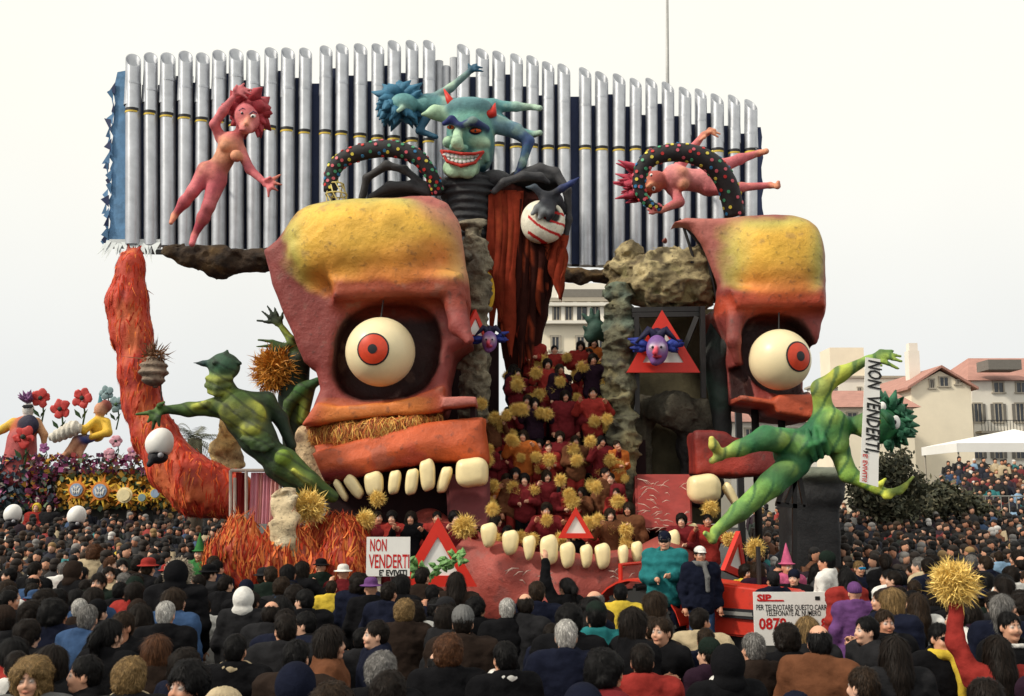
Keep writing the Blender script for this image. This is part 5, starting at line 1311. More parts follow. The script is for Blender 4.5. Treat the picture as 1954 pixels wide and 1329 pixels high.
# ---------- green swimmer with banner
Y = 16.8; J = JF(Y); m_ = lambda v: M(v, Y)
G1, G2, G3 = C(58, 126, 74), C(28, 82, 56), C(158, 184, 88)
f = SDF(.08)
f.ell(J(1676, 812, .0), (m_(38), m_(34), m_(36)), G1); f.ell(J(1646, 812, -.08), (m_(16), m_(24), m_(22)), G3, k=.08)
f.chain([J(1674, 806, -.42), J(1662, 812, -.5)], [m_(7), m_(8)], C(196, 190, 60), k=.04); f.ell(J(1656, 826, -.4), (m_(7), m_(8), m_(12)), G2, k=.04)
f.chain([J(1684, 786, -.35), J(1698, 800, -.45), J(1704, 816, -.42)], [m_(6), m_(7), m_(5)], G2, k=.04)
f.chain([J(1634, 812, .05), J(1606, 812, .05)], [m_(16), m_(18)], G1)
f.chain([J(1574, 786, .05), J(1584, 815, .0), J(1602, 858, .05)], [m_(18), m_(36), m_(18)], G1)
f.ell(J(1588, 800, -.24), (m_(22), m_(10), m_(19)), C(130, 170, 84), k=.14); f.ell(J(1598, 846, -.22), (m_(22), m_(10), m_(19)), C(130, 170, 84), k=.14); f.ell(J(1590, 796, -.33), (m_(7), m_(4), m_(7)), G3, k=.08)
f.chain([J(1574, 826, .05), J(1540, 850, .05), J(1510, 866, .08)], [m_(38), m_(32), m_(34)], G2)
for i in range(3): f.chain([J(1540 + i * 14, 822 - i * 2, -.22), J(1546 + i * 13, 850 - i * 4, -.34), J(1556 + i * 12, 878 - i * 6, -.2)], [m_(5), m_(6), m_(5)], G1, k=.04)
f.ell(J(1526, 852, -.24), (m_(14), m_(7), m_(18)), C(130, 170, 84), k=.12)
f.chain([J(1572, 790, .0), J(1566, 742, -.1), J(1604, 714, -.2), J(1646, 692, -.3)], [m_(19), m_(17), m_(14), m_(9)], [G3, C(178, 180, 70), C(160, 176, 74)])
f.ell(J(1660, 686, -.32), (m_(13), m_(8), m_(9)), G1, k=.05)
fingers(f, (1660, 686, -.32), [[(1684, 674, -.38), (1718, 680, -.4)], [(1686, 680, -.4), (1720, 690, -.42)], [(1680, 672, -.36), (1704, 670, -.36)], [(1686, 690, -.4), (1714, 704, -.42)], [(1668, 692, -.45), (1682, 698, -.48)]], Y, 5.2, G3)
f.chain([J(1602, 862, .0), J(1618, 904, -.15), J(1666, 930, -.3)], [m_(19), m_(16), m_(10)], [G1, C(160, 190, 70)]); f.ell(J(1610, 884, -.16), m_(13), G3, k=.1)
f.ell(J(1678, 936, -.32), (m_(13), m_(8), m_(9)), G1, k=.05)
fingers(f, (1678, 936, -.32), [[(1704, 938, -.4), (1728, 926, -.42), (1743, 910, -.42)], [(1698, 944, -.4), (1718, 940, -.42), (1730, 930, -.42)], [(1690, 948, -.4), (1700, 950, -.42)], [(1680, 924, -.4), (1690, 914, -.4)]], Y, 5.4, C(196, 200, 76))
f.chain([J(1512, 846, .0), J(1462, 836, -.25), J(1410, 856, -.2), J(1376, 868, -.2)], [m_(28), m_(22), m_(14), m_(9)], [G1, G1, G3]); f.ell(J(1480, 840, -.34), (m_(24), m_(9), m_(12)), G3, k=.14)
f.chain([J(1374, 868, -.2), J(1362, 850, -.3), J(1358, 838, -.32)], [m_(10), m_(9), m_(6)], C(200, 196, 96), k=.05); f.chain([J(1372, 872, -.2), J(1358, 880, -.25)], [m_(8), m_(6)], C(200, 196, 96), k=.04)
f.chain([J(1518, 884, .0), J(1472, 924, -.25), J(1412, 976, -.2), J(1366, 1014, -.2)], [m_(28), m_(23), m_(17), m_(10)], [G1, C(130, 176, 86), C(150, 190, 90)]); f.ell(J(1498, 896, -.3), (m_(22), m_(9), m_(13)), G3, k=.14)
f.chain([J(1366, 1014, -.2), J(1360, 1030, -.35), J(1346, 1018, -.4)], [m_(10), m_(8), m_(5)], G3, k=.04)
swim = thing("green_swimmer_statue", "green muscular figure swimming sideways with limbs spread, holding a paper banner", "statue", J(1516, 950))
ob("body", f.mesh("body", .026, None, lambda V, c: brush(V, mixc(c, G2, np.maximum(sstep(-.1, .3, fbm(V, 2.6, 5)) * .7, sstep(.5, .95, np.sin((V[:, 0] * 1.3 - V[:, 2] * .6) * 20 + 4 * fbm(V, 1.6, 9))) * .75)), 27, .4)), mPaintS, swim)
hm = MB().ball(J(1692, 806, .2), (m_(36), m_(30), m_(38)), 14, 9); q = random.Random(21)
for i in range(46):
    a = q.uniform(-2.2, 1.5); l = q.uniform(46, 66); b = J(1694 + 22 * math.cos(a), 806 + 24 * math.sin(a), q.uniform(-.1, .35)); x, y = 1690 + l * math.cos(a), 804 + l * .95 * math.sin(a)
    hm.tube([b, J(1690 + l * .75 * math.cos(a), 804 + l * .72 * math.sin(a) + q.uniform(-5, 5), q.uniform(-.25, .4)), J(x, y, q.uniform(-.25, .3))], [m_(9), m_(8), m_(1.5)], 6)
ob("hair", hm.mesh("hair", True, C(56, 112, 84)), mPaintS, swim)
e = ob("eye", MB().ball(J(1710, 806, -.38), (m_(8), m_(6), m_(13)), 12, 8).mesh("eye", True), mWhite, swim); ob("pupil", MB().ball(J(1708, 806, -.38 - m_(5)), (m_(3), m_(2), m_(4)), 8, 5).mesh("pupil", True), mBlack, e)
e = ob("eye", MB().ball(J(1684, 776, -.28), (m_(7), m_(6), m_(9)), 12, 8).mesh("eye", True), mWhite, swim)
st = thing("statue_stand", "black welded stand and pole carrying the green swimmer", "stand", (P(1520, 1100, 16.9)[0], 17.0, 0))
for a, b in (((1516, 900), (1516, 1240)), ((1480, 962), (1536, 968)), ((1500, 905), (1484, 962)), ((1524, 905), (1536, 968)), ((1518, 915), (1500, 962))):
    ob("bar", MB().beam(P(*a, 17.05), P(*b, 17.05), .07).mesh("bar"), mSteel, st)
a = P(1516, 1200, 17.05); ob("foot", MB().box((a[0], 17.05, .04), (.9, .9, .08)).mesh("foot"), mSteel, st)
f = SDF(.1); f.ell(P(1544, 932, 19.2), (M(56, 19), .55, M(34, 19)), (.03, .03, .032), n=4); f.ell(P(1544, 904, 19.2), (M(58, 19), .58, M(12, 19)), C(112, 118, 104), n=3)
f.ell(P(1544, 1060, 19.2), (M(50, 19), .5, M(120, 19)), (.016, .016, .018), n=6)
solo("covered_loudspeaker", f.mesh("covered_loudspeaker", .05, dispn(.05, 1.4, 3), None, .05), mPaintS, "black loudspeaker tower with grey cloth top behind the swimmer's stand", "loudspeaker")

# ---------- text helper and signs
def text(root, body, p, right, up, size, m, bold=0., width=None, align='CENTER', shear=0.):
    cu = bpy.data.curves.new("lettering", 'FONT'); cu.body = body; cu.size = size; cu.align_x = align; cu.align_y = 'CENTER'; cu.offset = bold; cu.shear = shear; cu.resolution_u = 2
    t = bpy.data.objects.new("lettering", cu); COL.objects.link(t)
    dg = bpy.context.evaluated_depsgraph_get(); me = bpy.data.meshes.new_from_object(t.evaluated_get(dg)); bpy.data.objects.remove(t, do_unlink=True)
    right = Vector([float(v) for v in right]).normalized(); up = Vector([float(v) for v in up]).normalized(); n = right.cross(up)
    xs_ = [v.co.x for v in me.vertices]; w = max(xs_) - min(xs_); k = width / w if width else 1.
    p = Vector([float(v) for v in p])
    for v in me.vertices: v.co = p + right * v.co.x * k + up * v.co.y
    me.materials.clear()
    return ob("lettering", me, m, root)
mInk = mat("black_ink", (.01, .01, .01), .6); mRedInk = mat("red_ink", C(190, 24, 24), .6)
Y = 16.1
A, B_, Cc, D_ = P(1652, 682, Y), P(1680, 686, Y), P(1676, 930, Y), P(1641, 920, Y)
ban = thing("paper_banner", "long white paper banner lettered in black hanging from the green swimmer's hand", "banner", (A + Cc) / 2 - np.array((0, 0, 1.)))
ob("sheet", MB().prism([A, D_, Cc, B_], (0, .02, 0)).mesh("sheet"), mWhite, ban)
dn = Vector((D_ + Cc - A - B_)); rt = Vector((0, -1, 0)).cross(dn).normalized()
tp, bt = (A + B_) / 2, (D_ + Cc) / 2
text(ban, "NON  VENDERTI,", tp + (bt - tp) * .385 + np.array((.02, -.012, 0)), dn, -rt if rt.x < 0 else rt, .30, mInk, .006, width=float(np.linalg.norm(bt - tp)) * .74, shear=.2)
text(ban, "E' EVIVITI?", tp + (bt - tp) * .87 + np.array((-.08, -.012, 0)), dn, -rt if rt.x < 0 else rt, .10, mRedInk, .002, width=.42)
Y = 15.2
pl = thing("white_placard", "white placard hand lettered in red capitals beside the warning triangle", "placard", P(742, 1110, Y))
A, B_ = P(700, 1025, Y), P(782, 1100, Y)
ob("board", MB().box(((A[0] + B_[0]) / 2, Y, (A[2] + B_[2]) / 2), (B_[0] - A[0], .03, A[2] - B_[2])).mesh("board"), mWhite, pl)
ob("stick", MB().beam((P(742, 0, Y)[0], Y + .05, .9), (P(742, 0, Y)[0], Y + .05, A[2] - .1), .05).mesh("stick"), mConc, pl)
for t, x, y, h, w, mm in (("NON", 722, 1042, .24, 31, mRedInk), ("VENDERTI", 743, 1073, .27, 76, mRedInk), ("E' EVIVITI", 750, 1094, .11, 52, mInk)):
    text(pl, t, P(x, y, Y - .019), (1, 0, 0), (0, 0, 1), h, mm, .004, width=M(w, Y))
# television phone-vote sign on the tractor
Y = 14.2
A, B_ = P(1437, 1130, Y), P(1590, 1232, Y); sg = thing("phone_vote_sign", "white sign with red telephone number standing in the crowd before the tractor", "sign", P(1514, 1300, Y))
ob("board", MB().box(((A[0] + B_[0]) / 2, Y, (A[2] + B_[2]) / 2), (B_[0] - A[0], .03, A[2] - B_[2])).mesh("board"), mWhite, sg)
for x in (1460, 1568): ob("post", MB().beam((P(x, 0, Y)[0], Y + .04, 0.), (P(x, 0, Y)[0], Y + .04, A[2] - .1), .05).mesh("post"), mSteel, sg)
for t, x, y, h, w, mm, b in (("PER TELEVOTARE QUESTO CARRO", 1514, 1160, .10, 138, mInk, .001), ("TELEFONATE AL NUMERO", 1514, 1171, .10, 102, mInk, .001), ("0878         8", 1514, 1192, .20, 128, mRedInk, .006), ("SIP", 1458, 1142, .12, 27, mRedInk, .006)):
    text(sg, t, P(x, y, Y - .019), (1, 0, 0), (0, 0, 1), h, mm, b, width=M(w, Y))
q = P(1472, 1146.5, Y - .019); ob("underline", MB().box(q, (M(46, Y), .004, .02)).mesh("underline"), mRedInk, sg)
q = P(1560, 1142, Y - .019); ob("logo", MB().box(q, (M(9, Y), .004, M(7, Y))).mesh("logo", bevel=.01), mInk, sg)

# ---------- steel props that carry the sculptures
def prop(root, a, b, r=.05):
    ob("support_post", MB().tube([a, b], r, 8).mesh("support_post", True), mSteel, root)
for x in (690, 810): a = P(x, 830, 21.2); prop(skl, (a[0], 21.2, .73), a, .08)
for x in (1440, 1490): a = P(x, 770, 21.9); prop(skr, (a[0], 21.9, .73), a, .08)
a = P(905, 420, 23.0); prop(dev, (P(1000, 700, 23.3)[0], 23.35, .73), P(1000, 560, 23.1), .08)
prop(fly, P(1330, 345, 23.5), P(1330, 345, 25.9)); prop(blu, P(870, 206, 24.3), P(870, 206, 25.6)); prop(lady, P(404, 336, 22.9), P(404, 336, 25.2), .03)
a = P(560, 850, 21.7); prop(stw, (a[0], 21.7, .73), a, .07)
# ================================================================== people
SK = [C(206, 154, 126), C(190, 134, 106), C(214, 168, 142)]
POSES = {
    'down': (((-.19, .01, 1.41), (-.26, .04, 1.13), (-.25, -.06, .89)), ((.19, .01, 1.41), (.26, .04, 1.13), (.25, -.06, .89))),
    'hold': (((-.19, .01, 1.41), (-.25, .0, 1.14), (-.10, -.26, 1.13)), ((.19, .01, 1.41), (.25, .0, 1.14), (.09, -.27, 1.17))),
    'raise': (((-.19, .01, 1.41), (-.26, .04, 1.13), (-.25, -.06, .89)), ((.19, .01, 1.42), (.29, -.06, 1.66), (.25, -.10, 1.93))),
    'wave': (((-.19, .01, 1.41), (-.34, -.10, 1.22), (-.26, -.28, 1.42)), ((.19, .01, 1.41), (.34, -.10, 1.22), (.24, -.30, 1.38))),
}
def head_sdf(skin, mouth=False, moust=False):
    s = SDF(.03); lip = tuple(np.array(skin) * (.75, .45, .45)); dark = (.02, .015, .012)
    s.ell((0, .012, 1.628), (.075, .094, .096), skin); s.ell((0, -.03, 1.565), (.058, .064, .082), skin); s.ell((0, -.066, 1.513), (.03, .026, .02), skin, k=.02)
    s.cap((0, -.086, 1.612), (0, -.101, 1.580), .009, .012, skin, k=.018)
    s.ell((-.032, -.076, 1.57), (.025, .02, .022), skin, k=.02); s.ell((.032, -.076, 1.57), (.025, .02, .022), skin, k=.02)
    for x in (-1, 1):
        s.ell((x * .031, -.088, 1.612), (.017, .014, .011), tuple(np.array(skin) * .5), k=.012, op='-')
        s.ell((x * .031, -.078, 1.611), (.013, .011, .009), (.55, .53, .5), k=.004); s.ell((x * .031, -.0885, 1.611), (.006, .004, .007), dark, k=.002)
        s.cap((x * .016, -.092, 1.632), (x * .048, -.082, 1.632), .005, .004, dark, k=.006)
        s.ell((x * .077, .012, 1.59), (.011, .022, .032), skin, k=.012)
    s.ell((0, -.094, 1.545), (.024, .010, .0075), lip, k=.006)
    if mouth: s.ell((0, -.102, 1.540), (.016, .014, .014), dark, k=.006, op='-')
    if moust: s.cap((-.022, -.099, 1.556), (.022, -.099, 1.556), .007, .007, dark, k=.006)
    s.chain([(0, .012, 1.55), (0, .018, 1.42)], [.055, .062], skin)
    return s
def shrink(V): return np.array((0, .01, 1.46)) + (V - np.array((0, .01, 1.46))) * .92
def body_mesh(pose, yaw, skin, **kw):
    V1, Q1_, c1 = head_sdf(skin, **kw).build(.0085, None, .012)
    V1 = shrink(V1)
    cy, sy = math.cos(yaw), math.sin(yaw); x, y = V1[:, 0].copy(), V1[:, 1].copy(); V1[:, 0] = cy * x - sy * y; V1[:, 1] = sy * x + cy * y
    s = SDF(.05); tr = (.03, .03, .035)
    s.chain([(0, .018, 1.46), (0, .02, 1.38)], [.058, .075], skin); s.ell((0, .015, 1.27), (.17, .10, .17), skin); s.chain([(0, .015, 1.2), (0, .01, .98)], [.12, .14], skin)
    for sg in (-1, 1):
        s.chain([(sg * .09, .01, .95), (sg * .10, -.01, .5), (sg * .10, .02, .09)], [.085, .058, .04], skin); s.chain([(sg * .10, .02, .06), (sg * .11, -.13, .035)], [.04, .032], skin)
    for a in POSES[pose]:
        s.chain([np.array(p) for p in a], [.05, .04, .03], skin)
        d = np.array(a[2]) - np.array(a[1]); d /= np.linalg.norm(d); w = np.array(a[2]); sd_ = np.cross(d, (0, 1, .3)); sd_ /= np.linalg.norm(sd_) + 1e-6; nn = np.cross(d, sd_)
        s.cap(w, w + d * .07, .028, .034, skin, k=.02)
        for i, (o, l) in enumerate(((-.027, .062), (-.009, .074), (.010, .07), (.028, .055))):
            b = w + d * .085 + sd_ * o; s.chain([b, b + d * l * .55 + nn * .008, b + d * l * .8 + nn * .035], [.0095, .009, .008], skin, k=.006)
        s.chain([w + d * .03 + sd_ * -.03, w + d * .065 + sd_ * -.055 + nn * .015, w + d * .09 + sd_ * -.055 + nn * .03], [.012, .0105, .009], skin, k=.008)
    V2, Q2_, c2 = s.build(.015, None, .03)
    return fast_mesh("person", np.concatenate([V1, V2]), np.concatenate([Q1_, Q2_ + len(V1)]), np.concatenate([c1, c2]))
def coat_mesh(pose, hem, puff, seed, collar=True):
    s = SDF(.06); g = (.5, .5, .5); p = puff
    s.ell((0, .01, 1.29), (.215 + p, .145 + p, .185), g, n=2.3); s.ell((0, .01, 1.08), (.195 + p, .145 + p, .22), g, n=2.4); s.ell((0, .012, .92), (.205 + p, .155 + p, .17), g, n=2.4)
    s.chain([(-.20, .01, 1.40), (0, .03, 1.43), (.20, .01, 1.40)], [.075 + p * .5, .085, .075 + p * .5], g)
    if hem < .7: s.chain([(-.07, .01, .85), (-.09, .01, hem + .1)], [.15, .15], g); s.chain([(.07, .01, .85), (.09, .01, hem + .1)], [.15, .15], g)
    s.ell((0, .01, hem - .25), (.5, .5, .25), g, n=6, k=.02, op='-')
    for a in POSES[pose]:
        b = [np.array(q) for q in a]; s.chain([b[0], b[1], b[1] + (b[2] - b[1]) * .93], [.075 + p * .6, .066 + p * .6, .052 + p * .4], g)
    if collar:
        for k in range(10):
            t = 2 * math.pi * k / 10; t2 = 2 * math.pi * (k + 1) / 10; f = lambda u: (.078 * math.sin(u), .018 + .076 * math.cos(u), 1.475 + .022 * math.cos(u))
            if abs(k - 4.5) < 1: continue
            s.cap(f(t), f(t2), .028, .028, g, k=.02)
    s.ell((0, .0, 1.53), (.062, .062, .10), g, k=.02, op='-')
    w = lambda X: .030 * (np.abs(fbm(X * np.array((1.3, 1.3, 1.0)), 5.5, seed, 3)) - .25) + .012 * fbm(X * np.array((1.2, 1.2, 2.2)), 11, seed, 2) + (0.0035 * np.sin(X[:, 2] * 60) if puff > .02 else 0)
    return fast_mesh("coat", *s.build(.017, (.035, w)))
def trouser_mesh():
    s = SDF(.04)
    for sg in (-1, 1): s.chain([(sg * .09, .01, .93), (sg * .10, -.005, .5), (sg * .10, .02, .10)], [.10, .08, .066])
    s.ell((0, .01, .96), (.165, .125, .10)); return fast_mesh("trousers", *s.build(.02, (.01, lambda X: .008 * fbm(X, 9, 2))))
def shoe_mesh(sg):
    s = SDF(.02); s.chain([(sg * .10, .04, .05), (sg * .115, -.15, .038)], [.052, .042]); s.ell((sg * .11, -.05, -.04), (.2, .3, .04), n=6, k=.01, op='-'); return fast_mesh("shoe", *s.build(.014))
def hair_mesh(style, seed=1):
    s = SDF(.03); face = lambda w=.066, z=1.57, h=.098: s.ell((0, -.135, z), (w, .115, h), k=.03, op='-')
    d = (.012, lambda X: .009 * fbm(X * np.array((1.6, 1.6, .7)), 26, seed, 3))
    if style == 'short': s.ell((0, .018, 1.642), (.083, .101, .089)); s.ell((0, .052, 1.59), (.070, .06, .07)); face(.07, 1.575, .09)
    elif style == 'ring': s.ell((0, .02, 1.62), (.087, .104, .09)); s.ell((0, .055, 1.58), (.074, .065, .06)); face(.08, 1.6, .14); s.ell((0, .01, 1.74), (.075, .085, .085), k=.03, op='-')
    elif style == 'bob': s.ell((0, .02, 1.64), (.098, .112, .10)); s.ell((0, .03, 1.56), (.108, .095, .11)); face(.062, 1.56, .10)
    elif style == 'long': s.ell((0, .02, 1.64), (.096, .112, .10)); s.chain([(0, .05, 1.6), (0, .075, 1.45), (0, .105, 1.28)], [.10, .105, .08]); s.chain([(-.08, .02, 1.58), (-.10, .0, 1.40)], [.04, .03]); s.chain([(.08, .02, 1.58), (.10, .0, 1.40)], [.04, .03]); face(.06, 1.56, .10)
    elif style == 'curly': s.ell((0, .03, 1.635), (.128, .13, .125)); s.ell((0, .05, 1.55), (.13, .105, .10)); face(.062, 1.565, .098); d = (.03, lambda X: .026 * fbm(X, 19, seed, 2))
    elif style == 'perm': s.ell((0, .025, 1.645), (.108, .118, .108)); s.ell((0, .06, 1.58), (.095, .075, .08)); face(.068, 1.57, .095); d = (.02, lambda X: .016 * fbm(X, 24, seed, 2))
    elif style == 'pony': s.ell((0, .02, 1.645), (.086, .104, .09)); s.ell((0, .055, 1.59), (.074, .06, .07)); s.chain([(0, .12, 1.66), (0, .16, 1.6), (0, .15, 1.44)], [.035, .038, .018]); face(.068, 1.575, .09)
    V, Q, _ = s.build(.0095, d)
    n = {'short': 3000, 'ring': 1300, 'curly': 4600, 'long': 4200, 'bob': 3600, 'perm': 3800, 'pony': 3000}[style]
    return strand_mesh(V, Q, n, {'short': .035, 'ring': .03, 'curly': .04, 'perm': .035}.get(style, .085), {'curly': 1.3, 'perm': .8, 'short': .35}.get(style, .22), seed + len(style))
def strand_mesh(V, Q, n, L, jit, seed, w=.0016, lift=.012):
    """a cap mesh overlaid with thin locks of hair that follow its surface"""
    r = np.random.RandomState(seed); fn = np.cross(V[Q[:, 2]] - V[Q[:, 0]], V[Q[:, 3]] - V[Q[:, 1]]); vn = np.zeros_like(V)
    for k in range(4): np.add.at(vn, Q[:, k], fn)
    vn /= np.linalg.norm(vn, axis=1)[:, None] + 1e-9
    i = r.randint(len(V), size=n); p = V[i] + r.normal(size=(n, 3)) * .002; nn = vn[i]
    fl = p - np.array((0, .03, 1.75)); fl /= np.linalg.norm(fl, axis=1)[:, None] + 1e-6; fl = fl + np.array((0, 0, -.8)) + r.normal(size=(n, 3)) * jit
    t = fl - nn * (fl * nn).sum(1)[:, None]; t /= np.linalg.norm(t, axis=1)[:, None] + 1e-6; sd = np.cross(nn, t); l = L * (.5 + r.rand(n, 1)); ww = w * (.6 + .9 * r.rand(n, 1))
    b = p - t * l * .3; m1 = p + nn * lift * r.rand(n, 1) + t * l * .25; e = p + t * l * .75 + nn * lift * (r.rand(n, 1) - .35) + sd * l * .25 * r.normal(size=(n, 1)) * (jit + .2)
    S = np.stack([b - sd * ww, b + sd * ww, m1 + sd * ww, m1 - sd * ww, e + sd * ww * .2, e - sd * ww * .2], 1).reshape(-1, 3); o = len(V) + np.arange(n)[:, None] * 6
    F2 = np.concatenate([o + np.array([[0, 1, 2, 3]]), o + np.array([[3, 2, 4, 5]])]); br = np.repeat(.4 + .95 * r.rand(n) ** 1.6, 6)
    return fast_mesh("hair", np.concatenate([V, S]), np.concatenate([Q, F2]), np.concatenate([np.full(len(V), .55), br])[:, None] * np.ones(3))
def hat_mesh(style):
    s = SDF(.02); d = None
    if style == 'cap': s.ell((0, .01, 1.665), (.09, .108, .082)); s.ell((0, .0, 1.57), (.2, .2, .075), n=6, k=.01, op='-'); s.ell((0, -.12, 1.652), (.07, .075, .010), k=.01)
    elif style == 'knit': s.ell((0, .02, 1.66), (.093, .11, .10)); s.ell((0, .0, 1.52), (.2, .2, .09), n=6, k=.01, op='-'); d = (.01, lambda X: .004 * np.sin(np.arctan2(X[:, 0], X[:, 1]) * 26))
    elif style == 'brim': s.ell((0, .015, 1.69), (.09, .105, .075), n=2.6); s.ell((0, .015, 1.655), (.155, .17, .012))
    elif style == 'hood': s.ell((0, .035, 1.62), (.125, .125, .145)); s.ell((0, .06, 1.48), (.13, .10, .09)); s.ell((0, -.14, 1.59), (.085, .13, .115), k=.03, op='-'); s.ell((0, .0, 1.6), (.085, .1, .11), k=.02, op='-')
    elif style == 'cone': s.chain([(0, .01, 1.68), (0, .015, 1.98)], [.088, .006]); s.ell((0, .01, 1.665), (.13, .14, .012))
    elif style == 'trim':
        for k in range(16):
            t, t2 = R(22.5 * k), R(22.5 * (k + 1)); f = lambda u: (.10 * math.sin(u), -.055 + .02 * math.cos(u), 1.60 + .125 * math.cos(u)); s.cap(f(t), f(t2), .026, .026)
        d = (.03, lambda X: .02 * fbm(X, 40, 3, 2))
    elif style == 'scarf':
        for k in range(12):
            t, t2 = R(30 * k), R(30 * (k + 1)); f = lambda u: (.085 * math.sin(u), .01 + .085 * math.cos(u), 1.475); s.cap(f(t), f(t2), .037, .037)
        s.chain([(.03, -.1, 1.46), (.05, -.16, 1.3), (.05, -.165, 1.12)], [.034, .034, .03])
        d = (.01, lambda X: .009 * fbm(X, 16, 3, 2))
    elif style == 'glasses':
        s.ell((-.032, -.10, 1.612), (.024, .008, .017), n=3); s.ell((.032, -.10, 1.612), (.024, .008, .017), n=3); s.chain([(-.05, -.096, 1.618), (.05, -.096, 1.618)], [.004, .004]); s.cap((-.056, -.09, 1.617), (-.078, .01, 1.61), .0035); s.cap((.056, -.09, 1.617), (.078, .01, 1.61), .0035)
        return fast_mesh("glasses", *s.build(.0055))
    elif style == 'bow': s.ell((-.035, -.085, 1.455), (.035, .012, .022)); s.ell((.035, -.085, 1.455), (.035, .012, .022)); s.ell((0, -.09, 1.455), .012)
    if style == 'trim':
        V, Q, _ = s.build(.0095, d); return strand_mesh(V, Q, 1800, .04, 1.6, 3, .002, .05)
    return fast_mesh("hat", *s.build(.0095, d))
YAWS = (0., .6, -.6)
BODY = {}
def get_body(pose, yi, si, var=''):
    k = (pose, yi, si, var)
    if k not in BODY:
        BODY[k] = body_mesh(pose, YAWS[yi], SK[si], mouth=var == 'mouth', moust=var == 'moust'); BODY[k].materials.append(mSkin)
    return BODY[k]
COATS = {}
STY = {'jacket': (.74, .0), 'coat': (.46, .005), 'puffer': (.72, .03)}
def get_coat(pose, style):
    k = (pose, style)
    if k not in COATS:
        COATS[k] = coat_mesh(pose, STY[style][0], STY[style][1], len(COATS) + 2); COATS[k].materials.append(mCloth)
    return COATS[k]
HM = {}
def get_h(st):
    if st not in HM:
        HM[st] = hair_mesh(st) if st in ('short', 'ring', 'bob', 'long', 'curly', 'perm', 'pony') else hat_mesh(st)
        if st not in ('scarf', 'bow'): HM[st].transform(Matrix.Translation((0, .01, 1.46)) @ Matrix.Scale(.92, 4) @ Matrix.Translation((0, -.01, -1.46)))
        HM[st].materials.append(mHair if st in ('short', 'ring', 'bob', 'long', 'curly', 'perm', 'pony', 'trim') else mCloth)
    return HM[st]
TRO = trouser_mesh(); TRO.materials.append(mCloth)
SHO = [shoe_mesh(-1), shoe_mesh(1)]
for m_s in SHO: m_s.materials.append(mCloth)
def child(name, me, par, col, rz=0.):
    o = lk(bpy.data.objects.new(name, me)); o.parent = par; o.color = (*col, 1); o.rotation_euler = (0, 0, rz); return o
HC = {'black': (.010, .009, .010), 'dark brown': (.022, .014, .010), 'brown': (.055, .032, .018), 'auburn': (.11, .045, .020), 'blond': (.27, .17, .07), 'grey': (.22, .21, .20), 'white': (.62, .60, .57)}
CC = {'black': (.011, .011, .013), 'navy': (.013, .016, .034), 'charcoal': (.026, .026, .029), 'dark brown': (.036, .024, .019), 'dark green': (.017, .028, .022), 'plum': (.034, .016, .030), 'blue': (.035, .07, .15), 'brown': (.13, .052, .026),
      'beige': (.42, .34, .22), 'red': (.27, .030, .025), 'yellow': (.58, .42, .05), 'teal': (.02, .15, .16), 'white': (.66, .65, .62), 'grey': (.13, .13, .13), 'pale blue': (.20, .32, .46), 'orange': (.46, .13, .03), 'purple': (.12, .05, .16), 'pink': (.48, .10, .20), 'crimson': (.14, .016, .02), 'green': (.04, .16, .05)}
CC = {k: (tuple(q * .65 for q in v) if max(v) < .05 else v) for k, v in CC.items()}; HC = {k: (tuple(q * .65 for q in v) if max(v) < .06 else v) for k, v in HC.items()}
NP = [0]
def person(x, y, z, face, pose='down', yi=0, skin=0, coat='jacket', cc='black', hair='short', hc='dark brown', hat=None, hatc=None, tc=None, scale=1., label=None, group=None, var='', extra=()):
    b = lk(bpy.data.objects.new("person", get_body(pose, yi, skin, var)))
    b.location = (x, y, z); b.rotation_euler = (0, 0, face); b.scale = (scale,) * 3
    child("coat", get_coat(pose, coat), b, CC[cc] if isinstance(cc, str) else cc)
    child("trousers", TRO, b, CC[tc] if tc else rnd.choice([(.012, .014, .03), (.015, .015, .017), (.03, .025, .02)]))
    for s_ in SHO: child("shoe", s_, b, (.012, .011, .011))
    if hair: child("hair", get_h(hair), b, HC[hc], YAWS[yi])
    if hat: child({'hood': 'hood', 'cap': 'cap', 'knit': 'knit_cap', 'brim': 'hat', 'cone': 'pointed_hat'}[hat], get_h(hat), b, CC[hatc or cc], YAWS[yi])
    for nm, st_, c_ in extra: child(nm, get_h(st_), b, c_, YAWS[yi])
    tag(b, label, "person", group); NP[0] += 1
    return b
HN = {'short': 'short {} hair', 'ring': 'balding {} hair', 'bob': 'bobbed {} hair', 'long': 'long {} hair', 'curly': 'big curly {} hair', 'perm': 'wavy {} hair', 'pony': '{} ponytail'}
def zone(px, Y):
    if Y > 17.5: return "before the flower float" if px < 977 else "before the dark trees"
    for lim, t in ((210, "near flower float"), (430, "near red limb"), (690, "by orange flames"), (900, "below the placard"), (1230, "below the jaw"), (1440, "beside the tractor"), (1620, "by phone sign")):
        if px < lim: return t
    return "below the swimmer"
def autolabel(hair, hc, coat, cc, hat, hatc, away, px, Y):
    h = HN[hair].format(hc) if hair else 'covered head'
    if hat: h = {'hood': '{} hood up', 'cap': '{} peaked cap', 'knit': '{} knitted cap', 'brim': '{} brimmed hat', 'cone': '{} pointed hat'}[hat].format(hatc or cc)
    return f"person with {h}, {cc} {coat}, {away}, {zone(px, Y)}"
TAKEN = []
def at_head(px, py, scale=1., z0=0.): return PZ(px, py, z0 + 1.62 * scale)
AWAY = math.pi
